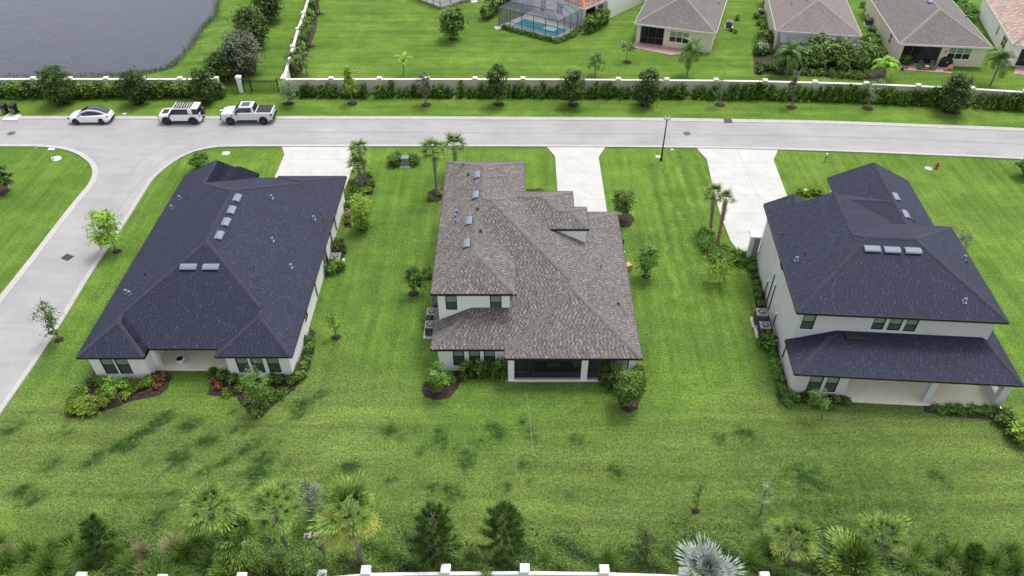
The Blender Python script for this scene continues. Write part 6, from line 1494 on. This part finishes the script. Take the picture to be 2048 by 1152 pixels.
scatter([(1422, 492), (1412, 485), (1446, 500), (1460, 508), (1472, 512), (1430, 508), (1416, 502), (1440, 515), (1452, 520), (1478, 516), (1492, 520), (1500, 530), (1406, 492), (1425, 520), (1462, 526), (1485, 530), (1418, 476), (1408, 470)], 'bright', 'low leafy shrub around the two leaning palms at the right driveway', 'shrubs around the leaning palms', (.9, 1.3))
scatter([(1868, 818), (1880, 824), (1895, 822), (1912, 820), (1922, 826), (1942, 822), (1955, 826), (1968, 824), (1985, 822), (1998, 834), (2012, 828)], 'bright', 'leafy shrub along the open front of the long patio', 'shrubs along the long patio', (.7, .95))
scatter([(2000, 846), (2018, 855), (2010, 838), (2022, 870)], 'dark', 'dark shrub at the right corner of the long patio', 'dark shrubs at the right patio corner', (.9, 1.2)); scatter([(2034, 880, 1.7), (2050, 872, 1.6), (2028, 870, 1.2)], 'lime', 'bright yellow-green bush cut by the right edge', 'bright bush at the right edge', (.9, 1.1))
scatter([(1600, 386), (1614, 392), (1626, 388), (1640, 390)], 'lime', 'low shrub behind the left roof wing of the grey house', 'low shrubs behind the left roof of the grey house', (.7, .9))
scatter([(1064, 383), (1078, 384), (1088, 386)], 'low', 'low plant behind the rear wing of the brown-roofed house', 'low plants behind the brown-roofed house', (.7, .8))
# overgrown garden behind the wall
Gd = 'shrubs of the overgrown garden'
scatter([(1522, 84, 1.1), (1535, 78), (1545, 88), (1520, 95, .9)], 'round', 'leafy green bush at the left corner of the bronze patio cage', Gd+' left', (1, 1.2))
scatter([(1518, 108, 1.1), (1528, 106, 1.0)], 'round', 'round bush covered with white blossom in the overgrown garden', 'blossoming bush', (.9, 1.0))
scatter([(1520, 138), (1532, 140), (1545, 138), (1560, 146), (1556, 130), (1518, 146)], 'dark', 'dark low bush in the left front of the overgrown garden', Gd+' front left', (1.0, 1.3))
scatter([(1590, 128, 1.3), (1604, 120, 1.4), (1622, 116, 1.5), (1640, 120, 1.5), (1655, 126, 1.5), (1615, 132, 1.3), (1632, 136, 1.2), (1598, 138)], 'round', 'tall bush in the middle of the overgrown garden', Gd+' middle', (1.25, 1.6))
scatter([(1678, 122, 1.4), (1694, 118, 1.4), (1710, 120, 1.4), (1726, 124, 1.3), (1740, 128, 1.2), (1700, 134, 1.3), (1720, 138, 1.1), (1684, 138, 1.0)], 'round', 'tall bush on the right of the overgrown garden', Gd+' right', (1.25, 1.55))
scatter([(1640, 150), (1660, 152), (1680, 154), (1700, 155), (1716, 156), (1620, 150), (1605, 148), (1580, 148), (1730, 154)], 'low', 'low dark plant along the front of the overgrown garden', Gd+' along the front', (1.2, 1.6), 1.4)
scatter([(1742, 92, 1.1), (1750, 82), (1738, 80)], 'bright', 'leafy bush between the two cream houses', 'bushes between the cream houses', (1.2, 1.5))
scatter([(1810, 128, 1.0), (1822, 122, .9), (1806, 118, .9)], 'round', 'pale-leaved round bush at the left corner of the chair patio', 'bush at the chair patio', (.95, 1.1)); scatter([(1804, 140, .8), (1812, 138, .6)], 'red', 'reddish potted plants at the left end of the chair patio', 'reddish plants at the chair patio', (.8, 1.0))
scatter([(1512, 36), (1518, 50), (1526, 58), (1724, 14), (1732, 26), (1740, 38), (1530, 10), (1745, 62), (1475, 40, .9), (1462, 62, .7), (1470, 66, .6)], 'dark', 'dark shrub in the gap beside a cream house wall', 'shrubs in the gaps between the back houses', (.8, 1.1))
scatter([(1915, 22, 1.2), (1928, 34, 1.2), (1940, 44, 1.2), (1925, 12, 1.3), (1938, 24, 1.2), (1910, 6, 1.3), (1946, 30)], 'bright', 'leafy shrub in the gap left of the pink-roofed house', 'shrubs in the right gap', (1.1, 1.5))
bl = leafmesh('blossom', *(lambda g: (g.normal(size=(150, 3))*[.42, .42, .3]+[0, 0, 1.05], unit(g.normal(size=(150, 3)))*.07, unit(g.normal(size=(150, 3)))*.06, np.ones(150)))(np.random.default_rng(5)), M['blossom'])
x, y = G(1521, 108); tag(link('blossom_cluster', bl, None, (x, y, .2)), 'cluster of white blossom on the round garden bush', 'flowers')

# --- fan palms
def fan_frond(name, mat, seed, pet=1.0, fan=.95, n=26, bend=.35, seg=3, w_=.035, spread=1.6):
    g = np.random.default_rng(seed); C = []; T = []; B = []; tn = []
    pts = [np.array([0, 0, 0.])]; d = np.array([1., 0, .1])
    for j in range(4):
        d = d/np.linalg.norm(d); pts.append(pts[-1]+d*pet/4); d = d+np.array([0, 0, -bend*.22])
    for a, b_ in zip(pts, pts[1:]): C.append((a+b_)/2); T.append((b_-a)/2*1.2); B.append(np.array([0, .022, 0])); tn.append(.85)
    for a, b_ in zip(pts, pts[1:]): C.append((a+b_)/2); T.append((b_-a)/2*1.2); B.append(np.array([0, 0, .02])); tn.append(.6)
    hub = pts[-1]; d = d/np.linalg.norm(d)
    for i in range(n):
        t = (i/(n-1)*2-1); a = t*spread+g.normal()*.05; l = fan*(1-.28*abs(t)**2)*(.9+.15*g.random())
        e = np.array([math.cos(a), math.sin(a), 0.]); e = e[0]*d+np.array([0, e[1], 0])+np.array([0, 0, .10+.12*abs(t)-.05*g.random()]); e /= np.linalg.norm(e)
        p = hub-d*.06*abs(t); tt = np.clip(.22+.12*g.normal(), 0, 1)
        for j in range(seg):
            q = p+e*l/seg; s = np.cross(e, [0, 0, 1.]); s /= max(1e-6, np.linalg.norm(s)); C.append((p+q)/2); T.append((q-p)/2*1.25); B.append((s+np.array([0, 0, .3*(1 if i % 2 else -1)]))*w_*(1.0, .9, .55)[min(j, 2)]); tn.append(min(1, tt+.3*j)); p = q; e = e+np.array([0, 0, -bend*(.2+.35*j)]); e /= np.linalg.norm(e)
    return leafmesh(name, np.array(C), np.array(T), np.array(B), np.array(tn), L[mat])
def feather_frond(name, mat, seed, ln=2.0, bend=1.1, lf=.4, n=30, rise=.75, w_=.022):
    g = np.random.default_rng(seed); C = []; T = []; B = []; tn = []; k = 12; p = np.array([0, 0, 0.]); e = rise; P = [p]; D = []
    for j in range(k):
        d = np.array([math.cos(e), 0, math.sin(e)]); q = p+d*ln/k; C.append((p+q)/2); T.append((q-p)/2*1.2); B.append(np.array([0, .02*(1-j/k)+.006, 0])); tn.append(.8); p = q; P.append(p); D.append(d); e -= bend/k*(1+j/k)
    for i in range(n):
        t = .15+.85*i/(n-1); f = t*k; j = min(k-1, int(f)); base = P[j]+(P[j+1]-P[j])*(f-j); d = D[j]; l = lf*(1-.55*abs(t-.45)/.55)*(.85+.3*g.random()); tt = np.clip(.45+.2*g.normal(), 0, 1)
        for s in (-1, 1):
            e2 = d*.55+np.array([0, s*.8, .05-.15*g.random()]); e2 /= np.linalg.norm(e2); m = base+e2*l*.5; e3 = e2+np.array([0, 0, -.55]); e3 /= np.linalg.norm(e3); z = m+e3*l*.5
            for u_, v_, r_ in ((base, m, 1), (m, z, .8)): C.append((u_+v_)/2); T.append((v_-u_)/2*1.2); B.append(d*w_*r_); tn.append(tt)
    return leafmesh(name, np.array(C), np.array(T), np.array(B), np.array(tn), L[mat])
FR = {}
for i in range(3):
    FR['sabal', i] = fan_frond('frond', 'palm', 300+i, 1.05, .9, 16, .3+.2*i, 3, .055)
    FR['near', i] = fan_frond('frond', 'palm', 310+i, 1.0, .95, 19, .3+.22*i, 3, .042, 1.1)
    FR['nearyellow', i] = fan_frond('frond', 'palm_yellow', 320+i, 1.0, .9, 19, .5+.2*i, 3, .042, 1.1)
    FR['silver', i] = fan_frond('frond', 'palm_silver', 330+i, .6, .95, 20, .08+.1*i, 3, .05, 1.15)
    FR['queen', i] = feather_frond('frond', 'palm_queen', 340+i, 1.9, 1.7+.3*i, .55, 26, .75, .05)
    FR['lime', i] = feather_frond('frond', 'palm_lime', 350+i, 2.2, 1.7+.3*i, .55, 28, 1.1, .05)
    FR['saw', i] = fan_frond('frond', 'palm', 360+i, .7, .6, 26, .15+.1*i, 2, .02)
def palm(name, label, base, crown_px, r_px, kind, nf, seed, bark='bark_palm', boots=True, tr=.14, group=None, yellow=(), elev=(82, -14), lean_mid=0.0, fl=1.95, base_h=0, min_h=.15):
    x, y = G(*base); cp = at_depth(crown_px[0], crown_px[1], y); h = max(min_h, cp.z); dx = cp.x-x
    o = empty(name, (x, y, 0), 0, label, 'palm', group); g = random.Random(seed)
    mb = MB(); n = 7; pts = []
    for i in range(n+1): t = i/n; pts.append(Vector((dx*t**1.4+lean_mid*math.sin(math.pi*t), .05*math.sin(5*t+seed), h*t-.04*(i == 0))))
    mb.path(pts, [tr*(1.25 if i == 0 else 1.0-.12*i/n) for i in range(n+1)], 9)
    if h > .35: mb.build('trunk', M[bark], o)
    if boots and h > .6:
        bt = MB()
        for k in range(min(70, int(h*26))):
            t = 1-(k/min(70, int(h*26)))*min(.62, 1.6/h+.12); i = min(n-1, int(t*n)); p = pts[i].lerp(pts[i+1], t*n-i); a = k*2.4
            u_ = Vector((math.cos(a), math.sin(a), 0)); s_ = Vector((-math.sin(a), math.cos(a), 0)); q = p+u_*tr*.85
            tip = q+u_*.13+Vector((0, 0, .2))+s_*(.1 if k % 2 else -.1)
            bt.poly([q-s_*.055, q+s_*.055, tip+s_*.025, tip-s_*.025]); bt.poly([q+s_*.055, q+u_*-.03+s_*.05, tip+u_*-.03+s_*.02, tip+s_*.025])
        bt.build('leaf_base', M['boot'], o)['kind'] = 'stuff'
    s = (1.1 if kind in ('near', 'silver') else 1.25)*r_px*px_size(base[1])/fl
    s *= (CH-h)/CH
    for k in range(nf):
        f = k/(nf-1); el_ = R(elev[0]+(elev[1]-elev[0])*f**.85)+g.uniform(-.12, .12); a = k*2.39996+g.uniform(-.2, .2)
        kd = kind
        if yellow and f > .55 and any(abs(((a-R(yy)+math.pi) % (2*math.pi))-math.pi) < .75 for yy in yellow): kd = kind+'yellow'
        link('frond', FR[kd, g.randrange(3)], o, (dx, pts[-1].y, h), (0, -el_, a), s*g.uniform(.72, 1.2))
    return o
for t_ in (): pass
palm('sabal_palm', 'fan palm with a criss-cross trunk at the left flank of the brown-roofed house', (873, 392), (866, 303), 29, 'sabal', 24, 1, lean_mid=.05)
palm('sabal_palm', 'fan palm whose foot is hidden behind the rear eave of the brown-roofed house', (912, 348), (908, 295), 28, 'sabal', 26, 2)
palm('sabal_palm', 'upper one of two stacked fan palms beside the left driveway', (733, 366), (717, 299), 22, 'sabal', 24, 3, lean_mid=.05)
palm('sabal_palm', 'lower one of two stacked fan palms beside the left driveway', (724, 378), (716, 333), 22, 'sabal', 22, 4)
palm('sabal_palm', 'upright left one of two fan palms at the foot of the right driveway', (1420, 463), (1427, 390), 25, 'sabal', 26, 5, tr=.15)
palm('sabal_palm', 'leaning orange-barked right one of two fan palms at the foot of the right driveway', (1434, 494), (1451, 400), 21, 'sabal', 20, 6, bark='bark_orange', tr=.17, elev=(85, 5))
palm('sabal_palm', 'left one of three big foreground fan palms', (436, 1075), (421, 1018), 62, 'near', 24, 7, tr=.17)
palm('sabal_palm', 'middle one of three big foreground fan palms, leaning out to the left', (578, 1112), (548, 1018), 66, 'near', 24, 8, tr=.15)
palm('sabal_palm', 'right one of three big foreground fan palms, with yellowing lower fronds', (723, 1128), (700, 1035), 78, 'near', 26, 9, tr=.15, yellow=(-10, 215, 260))
palm('cut_palm', 'short palm trunk stub covered in boots below the pinkish stepping stone', (648, 1118), (640, 1088), 20, 'saw', 9, 10, tr=.17, fl=1.3)
palm('palmetto', 'stemless fan palm clump filling the space between left and middle foreground palms', (482, 1092), (482, 1075), 58, 'near', 28, 11, boots=False, tr=.1, elev=(85, -5))
palm('palmetto', 'small upright palmetto low beside the light compound-leaved bushes', (462, 1140), (462, 1130), 32, 'saw', 14, 12, boots=False, tr=.1, elev=(85, 10), fl=1.3)
palm('sabal_palm', 'foreground fan palm with yellow outer fronds on the lower right', (1580, 1130), (1583, 1082), 58, 'near', 22, 13, tr=.15, yellow=(170, 10, 270))
palm('sabal_palm', 'foreground fan palm, rightmost, with plain green fronds', (1750, 1125), (1765, 1072), 54, 'near', 24, 14, tr=.16)
palm('palmetto', 'big low clump of narrow green fronds at the bottom edge on the right', (1700, 1150), (1700, 1140), 72, 'near', 40, 15, boots=False, tr=.1, elev=(88, 8))
palm('silver_palm', 'silvery blue fan palm rising over the bottom wall', (1415, 1190), (1413, 1150), 57, 'silver', 15, 16, boots=False, tr=.15, elev=(80, 15), fl=1.35)
palm('queen_palm', 'small feather palm just behind the wall left of the street lamp line', (1190, 155), (1190, 124), 26, 'queen', 14, 17, boots=False, tr=.09, elev=(75, -20))
palm('queen_palm', 'larger feather palm behind the wall before the pink paver patio', (1374, 153), (1381, 106), 36, 'queen', 16, 18, boots=False, tr=.1, elev=(80, -30))
palm('young_palm', 'small yellow-green feather palm on the open lawn behind the wall', (807, 153), (807, 125), 21, 'lime', 11, 19, boots=False, tr=.07, elev=(80, -5), fl=2.2)
palm('feather_palm', 'lime-coloured bushy feather palm behind the wall at the overgrown garden corner', (1768, 156), (1768, 140), 34, 'lime', 26, 20, boots=False, tr=.1, elev=(88, 10), fl=2.2)
palm('queen_palm', 'windblown feather palm behind the wall at the far right', (1980, 172), (2000, 124), 36, 'queen', 17, 21, boots=False, tr=.12, elev=(75, -25))
palm('queen_palm', 'drooping feather palm in the left part of the overgrown garden', (1572, 152), (1576, 118), 38, 'queen', 20, 22, boots=False, tr=.1, elev=(80, -15))
palm('queen_palm', 'thin palm inside the side wall, nearest to the street hedge, left twin', (597, 151), (582, 115), 20, 'queen', 12, 23, boots=False, tr=.08)
palm('queen_palm', 'thin palm inside the side wall, nearest to the street hedge, right twin', (615, 150), (606, 120), 20, 'queen', 12, 24, boots=False, tr=.08)
palm('queen_palm', 'thin palm half way along the side wall in a mulch spot', (622, 93), (612, 56), 20, 'queen', 13, 25, boots=False, tr=.09)
palm('queen_palm', 'thin palm by the side wall close to the top edge', (640, 28), (632, -12), 20, 'queen', 13, 26, boots=False, tr=.09)
for px, py in ((622, 93), (640, 28), (1254, 124)): mulch_ring(*G(px, py), .6)
palm('cycad', 'small feathery plant between the two cream houses', (1738, 74), (1738, 66), 16, 'queen', 12, 27, boots=False, tr=.08, elev=(80, 10))

# --- pines and bushes at the bottom
def pine(name, label, base, topy, w_px, seed, cx=None, n=34):
    x, y = G(*base); top = at_depth(base[0], topy, y).z; w_ = w_px*px_size(base[1]); cx = cx or base[0]; dx = at_depth(cx, (topy+base[1])/2, y).x-x
    o = empty(name, (x, y, 0), 0, label, 'pine'); g = np.random.default_rng(seed)
    mb = MB(); mb.path([Vector((0, 0, -.05)), Vector((dx*.5, 0, top*.5)), Vector((dx, 0, top*.9))], [.07, .05, .02], 7)
    C = []; T = []; B = []; tn = []
    for k in range(n):
        t = .12+.88*k/n; a = k*2.4; r = (1-t*.62)*w_/2*(.55+.5*g.random()); p = np.array([dx*t, 0, top*t*.85]); q = p+np.array([math.cos(a)*r, math.sin(a)*r, .35*r+.1]); mb.tube(p, q, .018, .01, 4)
        for m in range(4):
            c_ = p+(q-p)*(.55+.15*m) if m < 4 else q; tint = np.clip(.5+.2*g.normal(), 0, 1); ax = (q-p)/np.linalg.norm(q-p)+np.array([0, 0, .5])
            for i in range(26):
                d = ax*.7+g.normal(size=3)*.6; d /= np.linalg.norm(d); s = np.cross(d, g.normal(size=3)); s /= np.linalg.norm(s); l = .17+.08*g.random(); C.append(c_+d*l*.9); T.append(d*l); B.append(s*.016); tn.append(np.clip(tint+.15*g.normal(), 0, 1))
    mb.build('trunk', M['bark'], o); link('crown', leafmesh('crown', np.array(C), np.array(T), np.array(B), np.array(tn), L['pine']), o)
pine('pine_tree', 'young soft-needled pine at the bottom, left one of the two in the middle', (868, 1118), 1016, 125, 1, n=64)
pine('pine_tree', 'young soft-needled pine at the bottom, right one of the two in the middle', (1008, 1112), 1008, 112, 2, n=56)
pine('pine_tree', 'small dark pine above the ornamental grasses at the lower left', (210, 1105), 1034, 66, 3, cx=198, n=34)
pine('pine_tree', 'low pine tuft at the lower right among dull grasses', (1945, 1125), 1096, 46, 4, n=18)
make_tree('bush', 'dark see-through bush above the bottom wall, left of the silvery palm', (1292, 1126), 1050, 56, 1118, 'dark', 61, leaf=.06, dens=1.0, mulch=0, cat='bush', hollow=.2)
FB = 'light compound-leaved bushes at the bottom'
for q, lb in (((505, 1140, 1078, 50), 'light green compound-leaved bush left of the middle foreground palm foot'), ((560, 1140, 1090, 48), 'light green compound-leaved bush right below the middle foreground palm'), ((632, 1150, 1100, 60), 'light green compound-leaved bush at the bottom edge below the palm stub'), ((590, 1155, 1108, 56), 'light green compound-leaved bush at the bottom edge, between its two neighbours')):
    make_tree('bush', lb, (q[0], q[1]), q[2], q[3]*1.15, q[1]-4, 'compound', q[0], leaf=.06, dens=1.7, mulch=0, cat='bush', group=FB, hollow=.2, shape='cone', trunk_r=.03)
make_tree('bush', 'light compound-leaved bush with white flowers at the left end of the white coping', (640, 1176), 1122, 60, 1172, 'compound', 67, leaf=.06, dens=1.5, mulch=0, cat='bush', hollow=.2)
make_tree('bush', 'small dark green sprig sticking up over the bottom wall between two caps', (968, 1170), 1128, 34, 1160, 'mid', 66, leaf=.06, dens=.8, mulch=0, cat='bush')
# ornamental grasses
for k, (q, lb) in enumerate([((15, 1128, 1.2), 'green tuft at the lower left corner'), ((60, 1110, 1.1), 'green tuft, second along the bottom from the left'), ((105, 1098, 1.1), 'green tuft left of the small dark pine'), ((96, 1138, 1.2), 'green tuft at the bottom below the pine, left'), ((165, 1108, 1.1), 'green tuft in front of the small dark pine'), ((180, 1140, 1.1), 'green tuft at the bottom, just right of the wall cap'), ((232, 1118, 1.1), 'green tuft right of the small dark pine'), ((262, 1140, 1.1), 'green tuft at the bottom, before the straw tufts'), ((318, 1140, 1.0), 'green tuft below the left straw tuft'), ((370, 1108, 1.2), 'green tuft right of the large straw tuft'), ((395, 1086, 1.1), 'green tuft at the foot of the left foreground palm'), ((425, 1130, 1.1), 'green tuft below the left foreground palm'), ((352, 1125, .9), 'green tuft just under the large straw tuft'), ((140, 1085, .9), 'green tuft above left of the pine'), ((1215, 1125, 1.1), 'green tuft above the bottom wall left of the dark bush'), ((1540, 1108, 1.0), 'green tuft left of the yellow-fronded palm'), ((1500, 1125, 1.0), 'green tuft right of the silvery palm'), ((1640, 1118, 1.0), 'green tuft between yellow-fronded palm and the big clump'), ((1820, 1135, 1.1), 'dull tuft right of the big clump'), ((1880, 1128, 1.1), 'dull tuft left of the low pine tuft'), ((1985, 1125, 1.1), 'dull tuft right of the low pine tuft'), ((2025, 1140, 1.2), 'dull tuft at the lower right corner'), ((1940, 1150, 1.1), 'dull tuft at the bottom edge under the low pine'), ((0, 1098, 1.0), 'green tuft cut by the left edge'), ((322, 1172, 1.3), 'large green tuft covering the wall right of the first cap'), ((1530, 1088, .9), 'green tuft above left of the yellow-fronded palm'), ((1660, 1092, .9), 'green tuft above the big low clump'), ((1835, 1108, 1.0), 'dull tuft right of the rightmost palm foot'), ((1905, 1112, 1.0), 'dull tuft upper left of the low pine tuft'), ((2020, 1108, 1.0), 'dull tuft near the right edge'), ((770, 1118, .8), 'green tuft right of the yellow palm foot'), ((940, 1122, .8), 'green tuft between the two middle pines'), ((1090, 1122, .8), 'green tuft right of the right middle pine'), ((1360, 1118, .9), 'green tuft just left of the silvery palm')]):
    x, y = G(q[0], q[1]); shrub('grass', x, y, 'arching ornamental grass, '+lb, 'ornamental grass tufts at the bottom', q[2], rnd.uniform(.85, 1.1), 'grass_tuft', 'grass tuft')
for q, lb in (((285, 1105, .95), 'left one of the straw-coloured grass tufts'), ((348, 1096, 1.25), 'large straw-coloured grass tuft, brightest of all'), ((290, 1148, .9), 'straw-coloured grass tuft at the bottom edge'), ((18, 1108, .9), 'dull straw-coloured grass tuft at the left edge'), ((1800, 1112, .7), 'dull straw-coloured grass tuft right of the rightmost palm'), ((1900, 1145, .8), 'dull straw-coloured grass tuft at the bottom right')):
    x, y = G(q[0], q[1]); shrub('straw', x, y, lb, 'straw-coloured grass tufts', q[2], 1.0, 'grass_tuft', 'grass tuft')
# flowers over the wall
fl = leafmesh('flowers', *(lambda g: (g.normal(size=(160, 3))*[1.6, .12, .1]+[0, 0, 1.55], unit(g.normal(size=(160, 3)))*.05, unit(g.normal(size=(160, 3)))*.04, g.random(160)))(np.random.default_rng(8)), M['pink_flower'])
x, y = G(1265, 1186); o = empty('flowering_shrub', (x, y, 0), 0, 'red and purple flowering shrub just showing over the bottom wall', 'shrub'); link('flowers', fl, o, (0, 0, -.1)); link('foliage', SH['dark', 1], o, (-.6, 0, .5)); link('foliage', SH['dark', 2], o, (.5, 0, .5)); link('stem', STEM, o)

# ground cover strip above the bottom wall, and reeds on the pond bank: nobody could count the leaves
g = np.random.default_rng(77); n = 95000
xx = g.uniform(-27, 27, n); yy = 22.1+np.abs(g.normal(size=n))*1.15*(1+.35*np.sin(xx*.7)+.2*np.sin(xx*1.9+1)); zz = .04+(.25+.45*(.5+.5*np.sin(xx*1.3+2*np.sin(yy*2.2+xx*.4))))*g.random(n)*np.exp(-(yy-22)/1.5)
nr = unit(np.stack([g.normal(size=n)*.5, g.normal(size=n)*.5, np.ones(n)], 1)); td = unit(np.cross(nr, g.normal(size=(n, 3)))); bd = np.cross(nr, td); sz = (.035+.06*g.random((n, 1)))
cl = np.clip(.5+.35*np.sin(xx*2.1+yy*3)+.2*g.normal(size=n), 0, 1)
o = link('ground_cover', leafmesh('ground_cover', np.stack([xx, yy, zz], 1), td*sz, bd*sz*.6, cl, L['cover'])); tag(o, 'low leafy ground cover along the inner side of the bottom wall', 'ground cover', kind='stuff')
L['reed'] = leafmat('pond_reeds', (.07, .13, .025), (.26, .33, .11), .3); n = 2200; t = g.random(n)*(len(pond_w)-1.01); i = t.astype(int); PWA = np.array(pond_w); f = (t-i)[:, None]; P = PWA[i]*(1-f)+PWA[np.minimum(i+1, len(PWA)-1)]*f
P = P+g.normal(size=(n, 2))*.35; up = unit(np.stack([g.normal(size=n)*.25, g.normal(size=n)*.25, np.ones(n)], 1)); hh = .15+.18*g.random((n, 1)); sd2 = unit(np.stack([g.normal(size=n), g.normal(size=n), np.zeros(n)], 1))
keep = P[:, 0] > -72
o = link('reeds', leafmesh('reeds', (np.concatenate([P, np.full((n, 1), -.55)], 1)+up*hh)[keep], (up*hh)[keep], (sd2*.03)[keep], g.random(n)[keep], L['reed'])); tag(o, 'dry reeds along the pond edge', 'reeds', kind='stuff')
# short grass blades that break up the near lawn, thicker where it grows lush
n = 150000; gx_ = g.uniform(-36, 36, n); gy_ = 22.5+36*g.random(n)**1.25
A_ = np.zeros(n, bool)
for nm in (road_poly,): A_ |= inpoly(gx_, gy_, np.array(nm))
for b_ in ((-31.6, -16.6, 38.1, 62), (-5.9, 8.9, 38, 60), (19.9, 36, 35.5, 62)): A_ |= (gx_ > b_[0]) & (gx_ < b_[1]) & (gy_ > b_[2]) & (gy_ < b_[3])
gx_, gy_ = gx_[~A_], gy_[~A_]; n = len(gx_)
up = unit(np.stack([g.normal(size=n)*.6, g.normal(size=n)*.6, np.ones(n)], 1)); hh = (.02+.035*g.random((n, 1))); sd2 = unit(np.stack([g.normal(size=n), g.normal(size=n), np.zeros(n)], 1))
L['blade'] = leafmat('lawn_blades', (.03, .08, .012), (.16, .27, .05), .25)
o = link('lawn_blades', leafmesh('lawn_blades', np.stack([gx_, gy_, np.zeros(n)], 1)+up*hh*.8, up*hh, sd2*.02, g.random(n), L['blade'])); tag(o, 'short grass blades standing out of the near lawn', 'grass', kind='stuff')
